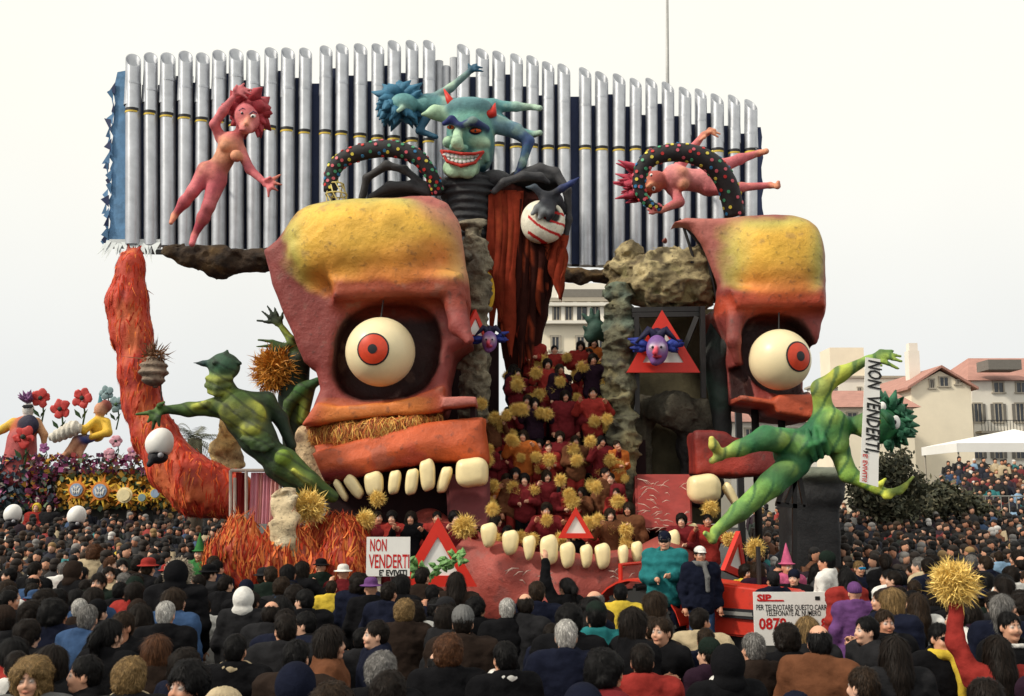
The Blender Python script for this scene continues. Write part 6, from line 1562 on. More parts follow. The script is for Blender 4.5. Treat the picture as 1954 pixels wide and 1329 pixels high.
# ---- people picked out of the photograph (pixel of the head, turn, look)
FOLK = [
 (58, 1290, dict(face=.15, hair='curly', hc='blond', cc='grey', coat='puffer', lab='person with big curly fair hair and face turned from the float, grey puffer')),
 (96, 1262, dict(face=-.1, hair='bob', hc='dark brown', cc='black', coat='coat', lab='person with centre-parted dark bob looking away from the float, black coat')),
 (168, 1176, dict(face=AWAY - .5, yi=1, hair='short', hc='grey', cc='blue', coat='puffer', scale=1.04, lab='grey haired person in a blue quilted jacket watching the float')),
 (160, 1280, dict(face=-1.3, hair='short', hc='black', cc='black', lab='person with short black hair in profile, black jacket, beside the blond head')),
 (248, 1288, dict(face=AWAY + .2, hair='perm', hc='blond', cc='charcoal', lab='fair wavy haired person in charcoal jacket and ear warmer', extra=(('ear_warmer', 'scarf', CC['beige']),))),
 (300, 1238, dict(face=AWAY, hair='bob', hc='auburn', cc='dark brown', lab='person with glowing auburn bob in dark brown jacket')),
 (317, 1168, dict(face=AWAY, hair='short', hc='white', cc='black', scale=1.03, lab='white haired person in black jacket below the fur trimmed hood')),
 (338, 1092, dict(face=AWAY, hair=None, hat='hood', hatc='black', cc='black', coat='puffer', scale=1.16, lab='person in black puffer with pale fur trim round the hood', extra=(('fur_trim', 'trim', (.5, .42, .32)),))),
 (182, 1052, dict(face=AWAY, hair='curly', hc='auburn', cc='beige', coat='jacket', scale=1.1, lab='person with big auburn curls and beige jacket above the crowd')),
 (120, 1085, dict(face=AWAY + .5, hair='short', hc='grey', cc='white', lab='grey haired person in white jacket before the flower float')),
 (380, 1055, dict(face=0, hair=None, hat='cone', hatc='green', cc='green', coat='coat', scale=1.08, lab='person in green costume with pointed green hood')),
 (450, 1235, dict(face=AWAY, hair='short', hc='black', cc='black', lab='black haired person with broad beige collar', extra=(('collar', 'scarf', CC['beige']),))),
 (466, 1140, dict(face=AWAY, hair=None, hat='hood', hatc='white', cc='charcoal', lab='person with white hood in charcoal jacket near the orange flames')),
 (390, 1158, dict(face=AWAY + .3, hair='short', hc='dark brown', cc='white', scale=.9, lab='small person in white jacket behind the fur trimmed hood')),
 (716, 1206, dict(face=-1.25, hair='short', hc='dark brown', cc='navy', skin=2, lab='person with short brown hair seen in profile, navy jacket, before the placard')),
 (728, 1276, dict(face=AWAY, hair='perm', hc='grey', cc='black', lab='person with wavy grey hair in black jacket behind the profile boy')),
 (742, 1318, dict(face=AWAY, hair='perm', hc='dark brown', cc='black', lab='person with wavy dark hair and black jacket close behind the grey perm')),
 (772, 1164, dict(face=AWAY, hair='perm', hc='blond', cc='dark brown', lab='person with blond wavy hair below the warning triangle')),
 (856, 1240, dict(face=AWAY, hair='perm', hc='auburn', cc='black', scale=1.02, lab='person with auburn wavy hair in black jacket below the jaw')),
 (655, 1092, dict(face=AWAY, hair=None, hat='brim', hatc='white', cc='crimson', coat='coat', scale=1.0, lab='person in crimson spotted costume and white hat by the placard')),
 (708, 1120, dict(face=AWAY, hair=None, hat='brim', hatc='purple', cc='black', lab='person in a purple brimmed hat below the white placard')),
 (478, 1068, dict(face=AWAY, hair=None, hat='cone', hatc='purple', cc='plum', lab='person in a tall violet pointed hat in front of the flames')),
 (612, 1080, dict(face=AWAY + .6, hair=None, hat='brim', hatc='black', cc='dark green', lab='person in black hat and dark green jacket by the flames')),
 (633, 1120, dict(face=AWAY, hair='short', hc='brown', cc='yellow', scale=.92, lab='person in yellow jacket beside the crimson costume')),
 (968, 1160, dict(face=AWAY, hair='short', hc='white', cc='black', lab='white haired person in black jacket below the first lower teeth')),
 (1002, 1150, dict(face=AWAY - .5, yi=1, hair='ring', hc='dark brown', cc='charcoal', scale=1.03, lab='balding person in charcoal jacket below the lower jaw')),
 (1080, 1208, dict(face=AWAY, hair='short', hc='white', cc='navy', coat='coat', scale=1.05, lab='white haired person in a navy coat below the lower jaw')),
 (962, 1250, dict(face=AWAY + .4, hair='short', hc='black', cc='black', lab='black haired person with a white and black scarf', extra=(('scarf', 'scarf', CC['white']),))),
 (1080, 1118, dict(face=AWAY + .7, pose='raise', hair='pony', hc='black', cc='black', lab='person with black ponytail raising an arm at the jaw')),
 (1184, 1130, dict(face=AWAY, hair='short', hc='black', cc='yellow', coat='jacket', lab='person in a yellow jacket with black hair below the teal driver')),
 (1262, 1200, dict(face=-.75, hair='short', hc='brown', cc='black', skin=0, lab='person with brown hair bowing the face beside the tractor, black jacket')),
 (1225, 1255, dict(face=AWAY, hair='short', hc='dark brown', cc='red', coat='jacket', lab='dark haired person in a red jacket behind the tractor')),
 (1385, 1262, dict(face=AWAY + .2, hair=None, hat='hood', hatc='black', cc='black', lab='person in black hood with a thick white scarf', extra=(('scarf', 'scarf', CC['white']),))),
 (1436, 1232, dict(face=AWAY + .3, hair='short', hc='grey', cc='dark brown', lab='grey haired person in dark brown jacket before the tractor bonnet')),
 (1500, 1216, dict(face=AWAY, hair='perm', hc='dark brown', cc='black', lab='dark wavy haired person in front of the phone vote sign')),
 (1540, 1200, dict(face=AWAY, hair='bob', hc='blond', cc='charcoal', lab='person with blond bob covering the phone vote sign')),
 (1562, 1218, dict(face=AWAY - .6, yi=1, hair='ring', hc='black', cc='brown', coat='jacket', scale=1.06, lab='balding dark haired person in a russet brown jacket')),
 (1652, 1198, dict(face=-1.4, hair='short', hc='black', cc='charcoal', skin=2, lab='dark haired person in profile beside the purple cloth')),
 (1630, 1128, dict(face=AWAY, hair=None, hat='knit', hatc='purple', cc='purple', coat='coat', scale=.98, lab='person in a violet coat and violet knitted cap behind the sign')),
 (1796, 1212, dict(face=.2, var='mouth', hair='short', hc='black', cc='black', skin=0, lab='laughing person in dark glasses and patterned scarf', extra=(('glasses', 'glasses', (.01, .01, .01)), ('scarf', 'scarf', CC['yellow'])))),
 (1928, 1190, dict(face=.1, var='moust', hair='short', hc='black', cc='black', skin=0, scale=1.03, lab='moustached person with white bow tie and black jacket', extra=(('bow_tie', 'bow', CC['white']),))),
 (1902, 1238, dict(face=AWAY, pose='raise', hair='long', hc='dark brown', cc='red', coat='jacket', scale=.98, lab='person in red sleeves raising a golden pom-pom')),
 (1750, 1150, dict(face=AWAY, hair='long', hc='brown', cc='white', coat='jacket', lab='long haired person in a white jacket below the dark tree')),
 (1822, 1176, dict(face=-1.2, hair='short', hc='dark brown', cc='white', skin=2, lab='dark haired person in profile in white jacket below the swimmer hand')),
 (1905, 1062, dict(face=AWAY, hair='short', hc='brown', cc='pale blue', lab='person in a pale blue jacket behind the golden pom-pom')),
 (1706, 1240, dict(face=AWAY, hair='long', hc='dark brown', cc='charcoal', lab='person with long dark hair beside the russet jacket')),
 (1640, 1082, dict(face=.2, hair='short', hc='blond', cc='navy', lab='fair haired person wearing a bright blue mask', extra=(('face_mask', 'glasses', (.02, .25, .5)),))),
]
for px, py, d in FOLK:
    d = dict(d); lab = d.pop('lab'); sc = d.get('scale', 1.); p = at_head(px, py, sc); TAKEN.append((p[0], p[1]))
    person(p[0], p[1], 0., label=lab, **d)
# ---- the rest of the crowd, standing wherever the float, tractor and flames leave room
def blocked(px, Y):
    if 300 < px < 440: return 17.2 < Y < 23.5 and px > 330
    if 440 <= px < 620: return Y > 15.8
    if 620 <= px < 690: return Y > 14.5
    if 690 <= px < 800: return Y > 12.6
    if 800 <= px < 880: return Y > 13.2
    if 880 <= px < 1215: return Y > 11.6
    if 1215 <= px < 1300: return Y > 10.2
    if 1300 <= px < 1437: return Y > (9.8 if px < 1345 else 8.4)
    if 1437 <= px < 1600: return 8.7 < Y < 14.6 or 16.3 < Y < 17.4 or 18.5 < Y < 20.5
    return False
def gz(Y): return .75 * min(1., max(0., (Y - 26) / 9.))      # the square rises gently beyond the floats
def hides(px, Y):
    py = 950 + 1.1 * F / Y; hs = .13 * F / Y
    for (sx, sy, sY) in SPX:
        if Y < sY and abs(px - sx) < hs + .10 * F / sY and py - 1.4 * hs < sy + .15 * F / sY: return True
    return False
SPX = [(px, py, at_head(px, py, d.get('scale', 1.))[1]) for px, py, d in FOLK]
CELL = {}
def free(x, y, md):
    k = (int(x // 1), int(y // 1))
    for i in (-1, 0, 1):
        for j in (-1, 0, 1):
            for (a, b) in CELL.get((k[0] + i, k[1] + j), ()):
                if (a - x) ** 2 + (b - y) ** 2 < md * md: return False
    return True
def put(x, y): CELL.setdefault((int(x // 1), int(y // 1)), []).append((x, y))
for t in TAKEN: put(*t)
qq = random.Random(12); SPOTS = []
for i in range(30000):
    Y = 5.5 + 30.5 * qq.random() ** 1.0; px = qq.uniform(-70, 2030); x = (px - 977) / F * (Y * CP)
    if blocked(px, Y) or hides(px, Y) or (Y > 36 and px > 1560) or (440 <= px < 1440 and Y > 17): continue
    if not free(x, Y, .52 if Y < 9 else .45 if Y < 17 else .45): continue
    put(x, Y); SPOTS.append((Y, px, x))
SPOTS.sort()
NEAR = 330 - len(FOLK) - 70
W_H = [('short', 46), ('perm', 13), ('bob', 11), ('long', 9), ('curly', 4), ('ring', 6), ('pony', 6)]
W_HC = [('black', 36), ('dark brown', 40), ('brown', 13), ('auburn', 3), ('blond', 2.5), ('grey', 4), ('white', 1.2)]
W_CC = [('black', 30), ('navy', 20), ('charcoal', 15), ('dark brown', 12), ('dark green', 6), ('plum', 5), ('brown', 3), ('grey', 3), ('red', 2.5), ('beige', 3), ('white', 2.4), ('blue', 3), ('yellow', 1), ('teal', 1.2), ('crimson', 2), ('pale blue', 1)]
W_BR = [('black', 24), ('navy', 20), ('charcoal', 16), ('dark brown', 16), ('crimson', 14), ('red', 5), ('pink', 3), ('beige', 8), ('white', 4), ('blue', 7), ('teal', 3), ('plum', 8), ('pale blue', 2), ('brown', 12)]
def wc_(w): return qq.choices([a for a, _ in w], [b for _, b in w])[0]
for (Y, px, x) in SPOTS[:NEAR]:
    hair, hc, cc, coat = wc_(W_H), wc_(W_HC), wc_(W_CC), qq.choice(['jacket', 'jacket', 'coat', 'puffer'])
    hat = qq.choices([None, 'knit', 'cap', 'hood', 'brim'], [85, 5, 3, 3, 4])[0]; hatc = wc_(W_CC) if hat else None
    if hat and hat != 'hood': hair = 'short'
    if hat == 'hood': hair = None
    u = qq.random()
    lookx = math.atan2(x - (P(1000, 900, 20)[0]), 20 - Y)       # turned to the middle of the float
    if u < .72: face, aw, = AWAY + lookx * .6 + qq.gauss(0, .3), "watching the float"
    elif u < .91: face, aw = AWAY + qq.choice((-1, 1)) * qq.uniform(.9, 1.7), "turned half aside"
    else: face, aw = qq.gauss(0, .5), "turned from the float"
    pose = qq.choices(['down', 'hold', 'raise', 'wave'], [72, 26, .5, 1.5])[0]
    person(x, Y, 0., face, pose, qq.choice((0, 0, 1, 2)) if pose == 'down' else 0, qq.choice((0, 1, 2)), coat, cc, hair, hc, hat, hatc, scale=qq.gauss(1., .045), label=autolabel(hair, hc, coat, cc, hat, hatc, aw, px, Y), group="onlookers in the crowd", extra=((('scarf', 'scarf', CC[wc_(W_BR)]),) if qq.random() < .14 else ()))
# ---- far crowd as one mass
def lowpoly():
    parts = []
    def P_(mb, idx): parts.append((np.array(mb.v), mb.f, idx))
    P_(MB().ball((0, -.016, 1.595), (.072, .088, .112), 10, 7).ball((0, -.105, 1.58), (.014, .018, .02), 5, 4), 0); P_(MB().ball((0, .010, 1.655), (.086, .103, .082), 10, 7).ball((0, .045, 1.575), (.084, .07, .09), 8, 5), 1)
    b = MB().tube([(0, .01, .1), (0, .01, 1.0), (0, .01, 1.3), (0, .02, 1.43), (0, .02, 1.5)], [.16, .19, .22, .16, .07], 8); v = np.array(b.v); v[:, 1] *= .68; b.v = [tuple(q) for q in v]; P_(b, 2)
    P_(MB().tube([(-.2, .01, 1.42), (-.26, .03, 1.12), (-.22, -.1, .9)], [.075, .065, .05], 6), 2); P_(MB().tube([(.2, .01, 1.42), (.26, .03, 1.12), (.22, -.1, .9)], [.075, .065, .05], 6), 2)
    V = np.concatenate([p[0] for p in parts]); idx = np.concatenate([np.full(len(p[0]), p[2]) for p in parts]); T = []; o = 0
    for v, f, _ in parts:
        for a in f:
            for k in range(1, len(a) - 1): T.append((a[0] + o, a[k] + o, a[k + 1] + o))
        o += len(v)
    return V, np.array(T), idx
LPV, LPT, LPI = lowpoly(); LPV = np.where((LPI < 2)[:, None], shrink(LPV), LPV)
def crowd_mass(name, label, spots, bright=1.):
    Vs, Ts, Cs = [], [], []; q = random.Random(5)
    for n, (x, y, z, face, sc) in enumerate(spots):
        c, s_ = math.cos(face), math.sin(face); v = LPV * sc
        Vs.append(np.stack([c * v[:, 0] - s_ * v[:, 1] + x, s_ * v[:, 0] + c * v[:, 1] + y, v[:, 2] + z], 1)); Ts.append(LPT + n * len(LPV))
        pal = np.array([SK[q.randrange(3)], HC[wc_(W_HC)], CC[wc_(W_CC if bright == 1 else W_BR)]]); Cs.append(pal[LPI])
    return solo(name, fast_mesh(name, np.concatenate(Vs), np.concatenate(Ts), np.concatenate(Cs)), mat("crowd_cloth", 'attr', .8, var=.2, vs=5), label, "crowd", None, "stuff")
crowd_mass("crowd", "distant packed crowd of dark coated onlookers on the square", [(x, Y, gz(Y), AWAY + qq.gauss(0, .8) if qq.random() < .55 else qq.gauss(0, .7), qq.gauss(1., .05)) for (Y, px, x) in SPOTS[NEAR:]])
# ---- grandstand
gs = thing("grandstand", "tiered grandstand with pale railing packed with spectators", "grandstand", (P(1950, 950, 42)[0], 42, 0)); sp = []
for r_ in range(9):
    y = 38.6 + r_ * .8; z = 1.05 + r_ * .2; a, b = P(1768 + r_ * 4, 950, y)[0], P(2090, 950, y)[0]
    ob("tier", MB().box(((a + b) / 2, y, z / 2), (b - a, .78, z)).mesh("tier"), mConc, gs); x = a + .3
    while x < b: sp.append((x + qq.gauss(0, .07), y + qq.gauss(0, .1), z, qq.gauss(-.25, .35), qq.gauss(.95, .05))); x += qq.uniform(.36, .5)
crowd_mass("spectators", "colourful seated spectators massed on the grandstand", sp, 2)
a, b = P(1866, 962, 37.8), P(2090, 962, 37.8); mRailG = mat("grey_railing", C(150, 148, 140), .5)
ob("railing", MB().tube([(a[0], 37.8, 2.75), (b[0], 37.8, 2.75)], .022, 6).mesh("railing"), mRailG, gs); ob("railing", MB().tube([(a[0], 37.8, 1.9), (b[0], 37.8, 1.9)], .022, 6).mesh("railing"), mRailG, gs)
for i in range(16):
    x = a[0] + (b[0] - a[0]) * i / 15; ob("baluster", MB().tube([(x, 37.8, 0.), (x, 37.8, 2.75)], .014, 6).mesh("baluster"), mRailG, gs)
# ================================================================== pom-poms and performers
POMS = []
for sd_ in range(3):
    me = straw_ball((0, 0, 0), (.17, .17, .16), 1300, .11, .0045, 40 + sd_, "pompom"); me.materials.append(mGold); POMS.append(me)
POMB = straw_ball((0, 0, 0), (.24, .24, .22), 2600, .14, .005, 47, "pompom"); POMB.materials.append(mGold)
def pompom(p, r, label, group="golden pom-poms", big=False):
    o = lk(bpy.data.objects.new("pompom", POMB if big else rnd.choice(POMS))); o.location = [float(v) for v in p]; k = r / (.34 if big else .26); o.scale = (k, k, k); o.rotation_euler = (rnd.random() * 6, rnd.random() * 6, rnd.random() * 6)
    return tag(o, label, "pom-pom", group)
q5 = random.Random(77)
PC = [('crimson', 9), ('red', 8), ('plum', 2), ('brown', 4), ('black', 3), ('orange', 4)]
ROWS = [(0, 925, 1215, 12), (1, 928, 1205, 11), (2, 930, 1200, 10), (3, 940, 1190, 9), (4, 955, 1165, 8), (5, 1000, 1165, 6)]
for si, x0, x1, n in ROWS:
    Ys, zs = STEPS[si]
    nm = ("on the lowest mouth step", "on the second mouth step", "on the middle mouth step", "on the fourth mouth step", "on the fifth mouth step", "on the topmost mouth step")[si]
    for i in range(n):
        px = x0 + (x1 - x0) * (i + .5) / n + q5.uniform(-18, 18); y = Ys + q5.uniform(-.22, .2); x = P(px, 900, y)[0]
        cc = q5.choices([a for a, _ in PC], [b for _, b in PC])[0]; hair = q5.choice(['long', 'perm', 'short', 'bob']); hc = q5.choice(['black', 'dark brown', 'brown']); pose = q5.choice(['wave', 'wave', 'hold', 'down'])
        person(x, y, zs, q5.gauss(.1, .35), pose, 0, q5.choice((0, 1, 2)), 'jacket', cc, hair, hc, tc=q5.choice(['crimson', 'black', 'red']), scale=q5.uniform(.76, 1.08), label=f"performer with {HN[hair].format(hc)} in {cc} costume {nm}", group="performers inside the mouth")
        if pose == 'wave':
            for sg in (-1, 1):
                if q5.random() < .75: pompom((x + sg * .25, y - .34, zs + 1.40 + q5.uniform(-.25, .15)), q5.uniform(.15, .19), f"golden tinsel pom-pom shaken by a performer {nm}")
        elif pose == 'hold' and q5.random() < .7: pompom((x, y - .36, zs + 1.12), q5.uniform(.16, .2), f"golden tinsel pom-pom held at the chest {nm}")
for i, (px, cc, hc) in enumerate(((690, 'red', 'black'), (722, 'crimson', 'dark brown'), (748, 'red', 'black'), (784, 'black', 'dark brown'), (834, 'red', 'black'), (868, 'crimson', 'black'), (640, 'crimson', 'black'), (1350, 'red', 'black'), (1300, 'crimson', 'dark brown'))):
    y = 18.75 if px < 1000 else 18.9; x = P(px, 980, y)[0]
    person(x, y, .75 if px < 1300 else .7, q5.gauss(.1, .3), 'wave' if i % 2 else 'hold', 0, i % 3, 'jacket', cc, ('long', 'short', 'perm')[i % 3], hc, tc='crimson', label=f"performer in {cc} costume on the deck " + ("under the upper teeth" if px < 900 else "beyond the lower jaw"), group="performers on the float deck")
for (px, py, Y, r, t) in ((590, 968, 17.9, .42, "large golden straw pom-pom on the flame skirt"), (720, 952, 18.3, .2, "golden pom-pom hanging under the narrow upper teeth"), (697, 992, 18.2, .24, "golden pom-pom above the white placard"), (886, 1005, 17.7, .27, "bright golden pom-pom beside the first lower tooth"),
                          (1356, 972, 19.2, .22, "golden pom-pom under the right half's big tooth"), (1440, 1046, 17.3, .22, "golden pom-pom above the pink costume"), (1392, 1030, 17.6, .18, "golden pom-pom behind the swimmer's foot"), (940, 972, 18.7, .17, "golden pom-pom at the corner of the mouth")):
    pompom(P(px, py, Y), r, t)
p = at_head(1902, 1238, .98); pompom((p[0] - .245, p[1] + .1, 1.93 * .98 + .16), .235, "big pale golden pom-pom held up over the crowd by a red sleeve", big=True)

for i in range(34):                         # loose tinsel heaped on the steps between the performers
    si = q5.randrange(6); Ys, zs = STEPS[si]; px = q5.uniform(930, 1205) if si < 4 else q5.uniform(960, 1165)
    pompom((P(px, 900, Ys)[0], Ys - .24, zs + q5.uniform(.55, 1.25)), q5.uniform(.12, .2), "loose golden tinsel tuft between the performers " + ("on the lower mouth steps" if si < 3 else "on the upper mouth steps"), "golden tinsel tufts")
# green garland of leaves below the warning triangle
Y = 15.6; V = []
gl = thing("leaf_garland", "curly green leaf garland across the foot of the warning triangle", "garland", P(830, 1100, Y))
mGar = mat("garland_green", C(104, 148, 84), .55, var=.35, vs=7)
for i in range(46):
    t = i / 45; x = 778 + 108 * t; y = 1078 + 14 * math.sin(t * 5) + q5.uniform(-9, 9); c = P(x, y, Y + q5.uniform(-.1, .1)); a = q5.uniform(0, 6.28); l = M(17, Y)
    d = np.array((math.cos(a), q5.uniform(-.4, .2), math.sin(a))); u = np.array((-math.sin(a), 0, math.cos(a)))
    pts = [c + d * l * k + np.array((0, -.05 * math.sin(k * 3.1), 0)) for k in (0, .35, .7, 1)]; w = [.012, .045, .03, .003]
    Vv = []; [Vv.extend([p_ - u * w_, p_ + np.array((0, -.03, 0)), p_ + u * w_]) for p_, w_ in zip(pts, w)]
    ob("leaf", MB().add(Vv, [f_ for k in range(3) for f_ in ((3 * k, 3 * k + 3, 3 * k + 4, 3 * k + 1), (3 * k + 1, 3 * k + 4, 3 * k + 5, 3 * k + 2))]).mesh("leaf"), mGar, gl)
# paper streamers strewn over jaw and cheek
ST = MB(); q6 = random.Random(4)
for i in range(56):
    if i < 40: px, py, Y = q6.uniform(1225, 1315), q6.uniform(915, 1020), 0; Y = float(np.interp(py, [905, 1010], [20.75, 19.52]))
    else: px, py, Y = q6.uniform(950, 1230), q6.uniform(1085, 1115), 17.75
    c = P(px, py, Y); a = q6.uniform(-.8, .8); l = q6.uniform(.04, .13); d = np.array((math.cos(a), q6.uniform(-.1, 0), math.sin(a))) * l; u = np.array((0, -.01, .014))
    ST.add([c - d, c + np.array((0, -.04, .03)), c + d, c + d + u, c + np.array((0, -.04, .044)), c - d + u], [(0, 1, 4, 5), (1, 2, 3, 4)])
solo("paper_streamers", ST.mesh("paper_streamers"), mat("streamer_paper", C(214, 190, 176), .8, var=.3), "pale paper streamers strewn over the red jaw and cheek", "streamers", None, "stuff")

# ================================================================== tractor with its two men
mTr = mat("tractor_red", C(196, 48, 30), .42, var=.12, vs=3, bump=.1, bs=6, dirt=.25); mTyre = mat("tyre_rubber", (.018, .018, .018), .8, var=.2); mChr = mat("grille_chrome", (.5, .5, .48), .35, metal=.7)
TX, TYY = P(1310, 1150, 15.7)[0], 15.9; TA = R(-38)
tr = thing("tractor", "red farm tractor with black side grille towing the float, two men aboard", "tractor", (TX, TYY, 0)); tr.rotation_euler = (0, 0, TA)
def tp(name, mb, m, par=None, **k):
    me = mb.mesh(name, **k); me.materials.append(m); o = lk(bpy.data.objects.new(name, me)); o.parent = par or tr; return o
hood = MB().prism([(.35, -.33, .78), (1.85, -.30, .78), (1.88, -.28, 1.30), (1.7, -.26, 1.42), (.35, -.30, 1.52)], (0, .62, 0)); ho = tp("bonnet", hood, mTr, bevel=.03)
tp("side_grille", MB().box((1.25, -.345, 1.1), (.95, .03, .13)), mBlack, ho); tp("trim_bar", MB().box((1.25, -.362, 1.1), (.9, .02, .05)), mChr, ho)
fg = tp("front_grille", MB().box((1.9, 0, 1.05), (.05, .46, .42)), mBlack, ho)
for s_ in (-1, 1): tp("headlight", MB().tube([(1.86, s_ * .2, 1.32), (1.93, s_ * .2, 1.32)], .075, 14), mChr, ho)
tp("chassis", MB().box((.7, 0, .62), (2.5, .4, .3)), mBlack)
for s_ in (-1, 1):
    pts = [(-.42 + .78 * math.cos(a), s_ * .55, .72 + .78 * math.sin(a)) for a in np.linspace(.25, 2.9, 12)]
    V = []; [V.extend([(x, y - .2, z), (x, y + .2, z), (x, y + .2, z + .03), (x, y - .2, z + .03)]) for x, y, z in pts]
    tp("fender", MB().add(V, [(4 * i + k, 4 * i + 4 + k, 4 * i + 4 + (k + 1) % 4, 4 * i + (k + 1) % 4) for i in range(11) for k in range(4)] + [(0, 1, 2, 3), (44, 45, 46, 47)]), mTr)
    w = tp("wheel", MB().tube([(-.42, s_ * .56 - .17, .68), (-.42, s_ * .56 + .17, .68)], .68, 28), mTyre); tp("rim", MB().tube([(-.42, s_ * .56 - .18, .68), (-.42, s_ * .56 + .18, .68)], .36, 20), mTr, w)
    for k in range(20):
        a = R(18 * k); tp("tread_lug", MB().box((-.42 + .69 * math.cos(a), s_ * .56, .68 + .69 * math.sin(a)), (.05, .32, .05), rot=Matrix.Rotation(-a, 3, 'Y')), mTyre, w)
    w = tp("wheel", MB().tube([(1.55, s_ * .5 - .1, .38), (1.55, s_ * .5 + .1, .38)], .38, 24), mTyre); tp("rim", MB().tube([(1.55, s_ * .5 - .11, .38), (1.55, s_ * .5 + .11, .38)], .2, 16), mTr, w)
tp("dashboard", MB().box((.3, 0, 1.28), (.14, .56, .5)), mTr, bevel=.03)
sw = [(.06 + .06 * math.cos(a), .21 * math.sin(a), 1.62 + .19 * math.cos(a) * .5) for a in np.linspace(0, 6.283, 21)]
tp("steering_wheel", MB().tube(sw, .018, 6), mBlack); tp("steering_column", MB().tube([(.3, 0, 1.4), (.06, 0, 1.62)], .025, 8), mBlack)
tp("seat", MB().box((-.5, 0, .95), (.45, .5, .12)).box((-.7, 0, 1.2), (.1, .5, .42)), mBlack, bevel=.03); tp("footplate", MB().box((-.05, -.45, .42), (.9, .7, .06)), mBlack); tp("exhaust", MB().tube([(1.1, .22, 1.4), (1.1, .22, 2.0)], .035, 10), mSteel)
tp("roll_bar", MB().tube([(-.82, -.45, .8), (-.82, -.45, 1.7), (-.82, .45, 1.7), (-.82, .45, .8)], .035, 8), mTr)
ti = Matrix.Rotation(-TA, 3, 'Z')
for (hx, hy, hY, hs) in ((1268, 1030, 15.35, 1.1), (1336, 1056, 15.0, 1.)):
    w_ = P(hx, hy, hY); l_ = ti @ Vector((float(w_[0]) - TX, hY - TYY, 0)); zf = float(w_[2]) - 1.62 * hs
    tp("running_board", MB().box((l_.x, l_.y, zf - .03), (.7, .5, .05)), mBlack); tp("board_bracket", MB().beam((l_.x, l_.y, zf - .06), (l_.x * .6 + .1, l_.y * .2, .55), .06), mBlack)
p = P(1268, 1030, 15.35); person(p[0], 15.35, p[2] - 1.62 * 1.1, -.25, 'hold', 0, 0, 'puffer', 'teal', 'short', 'grey', 'knit', 'navy', tc='navy', scale=1.1, label="person in a padded teal jacket and dark cap standing on the tractor", extra=(('glasses', 'glasses', (.01, .01, .01)),))
p = P(1336, 1056, 15.0); person(p[0], 15.0, p[2] - 1.62, .1, 'down', 0, 1, 'jacket', 'navy', 'short', 'dark brown', 'cap', 'white', tc='blue', label="person in a white peaked cap and dark open jacket on the tractor step", extra=(('shirt_front', 'scarf', CC['grey']),))
# pink costumed walkers between tractor and swimmer stand
for (px, py, hat, c_, lab, sc) in ((1502, 1078, 'cone', 'pink', "walker in a bright pink pointed hood and cape behind the sign", 1.05), (1448, 1096, None, 'pink', "walker in a pink ruffled costume beside the tractor bonnet", .95), (1424, 1062, None, 'yellow', "walker in yellow costume under the leaning warning triangle", 1.)):
    p = PZ(px, py, 1.62 * sc); yy = min(p[1], 15.8)
    person(P(px, py, yy)[0], yy, 0., .3, 'hold', 0, 1, 'coat', c_, 'perm' if not hat else None, 'dark brown', hat, c_ if hat else None, scale=sc, label=lab)

# ================================================================== flower float far on the left
YF = 33.5; J = JF(YF); m_ = lambda v: M(v, YF)
mPet = mat("poppy_petal", C(188, 56, 52), .6, var=.3, vs=6); mCen = mat("poppy_heart", C(40, 48, 40), .7); mStem = mat("stem_green", C(64, 92, 60), .7, var=.3)
def flower(px, py, r, label, petal=mPet, centre=mCen, n=5, Y=YF, tilt=.2, group="tall poppies on the flower float"):
    c = P(px, py, Y); q = M(r, Y); root = thing("giant_flower", label, "flower", (c[0], Y, c[2] - q * 3), group)
    for k in range(n):
        a = 2 * math.pi * k / n + px; d = np.array((math.cos(a), -tilt * .4, math.sin(a))); f = SDF(.03)
        rot = Matrix.Rotation(-a, 3, 'Y'); f.ell(c + d * q * .58 + np.array((0, .03 * (k % 2), 0)), (q * .56, q * .10, q * .54), rot=rot)
        ob("petal", f.mesh("petal", q / 9, dispn(q * .10, 1.6 / q, k)), petal, root)
    ob("flower_heart", MB().ball(c + np.array((0, -q * .14, 0)), (q * .24, q * .16, q * .24), 12, 7).mesh("flower_heart", True), centre, root)
    ob("stem", MB().tube([c + np.array((0, .1, 0)), c + np.array((.05, .15, -q * 1.6)), c + np.array((0, .1, -q * 3.2))], q * .09, 7).mesh("stem", True), mStem, root)
    for s_ in (-1, 1):
        b = c + np.array((0, .05, -q * 2.1)); t = b + np.array((s_ * q * .7, -.1, q * 1.0)); u = np.array((q * .16, 0, q * .1)); mm = (b + t) / 2
        ob("leaf", MB().add([b, mm - u + np.array((0, -.06, 0)), t, mm + u], [(0, 1, 2), (0, 2, 3)]).mesh("leaf"), mStem, root)
flower(78, 760, 18, "tall red poppy behind the masked figure's feathers"); flower(115, 781, 19, "tall red poppy standing between the two float figures"); flower(157, 760, 19, "tall red poppy beside the yellow jacketed boy's head"); flower(45, 834, 21, "big red poppy at the masked figure's waist", Y=32.9)
mRose = mat("rose_pink", C(206, 150, 164), .6, var=.25, vs=5); mViol = mat("violet_petal", C(150, 88, 140), .6, var=.25); mSky = mat("grey_blue_petal", C(126, 152, 156), .6, var=.25)
flower(84, 855, 9, "small violet flower beside the sitting boy's foot", mViol, mViol, 5, 32.8); flower(208, 866, 10, "pink rose below the boy on the flower float", mRose, mRose, 6, 32.8); flower(221, 842, 11, "white and pink rose beside the boy's knee", mRose, mCen, 6, 33)
flower(203, 750, 13, "grey-blue flower above the boy's dark backdrop", mSky, mSky, 5, 34); flower(222, 772, 15, "grey-blue flower next to the red limb", mSky, mStem, 5, 34); flower(254, 862, 11, "pink lily close to the white egg mask", mRose, mViol, 5, 33)
base = thing("flower_float_bed", "long float bed banked with violet flowers behind the crowd", "float", (P(150, 950, YF)[0], YF + .6, 0))
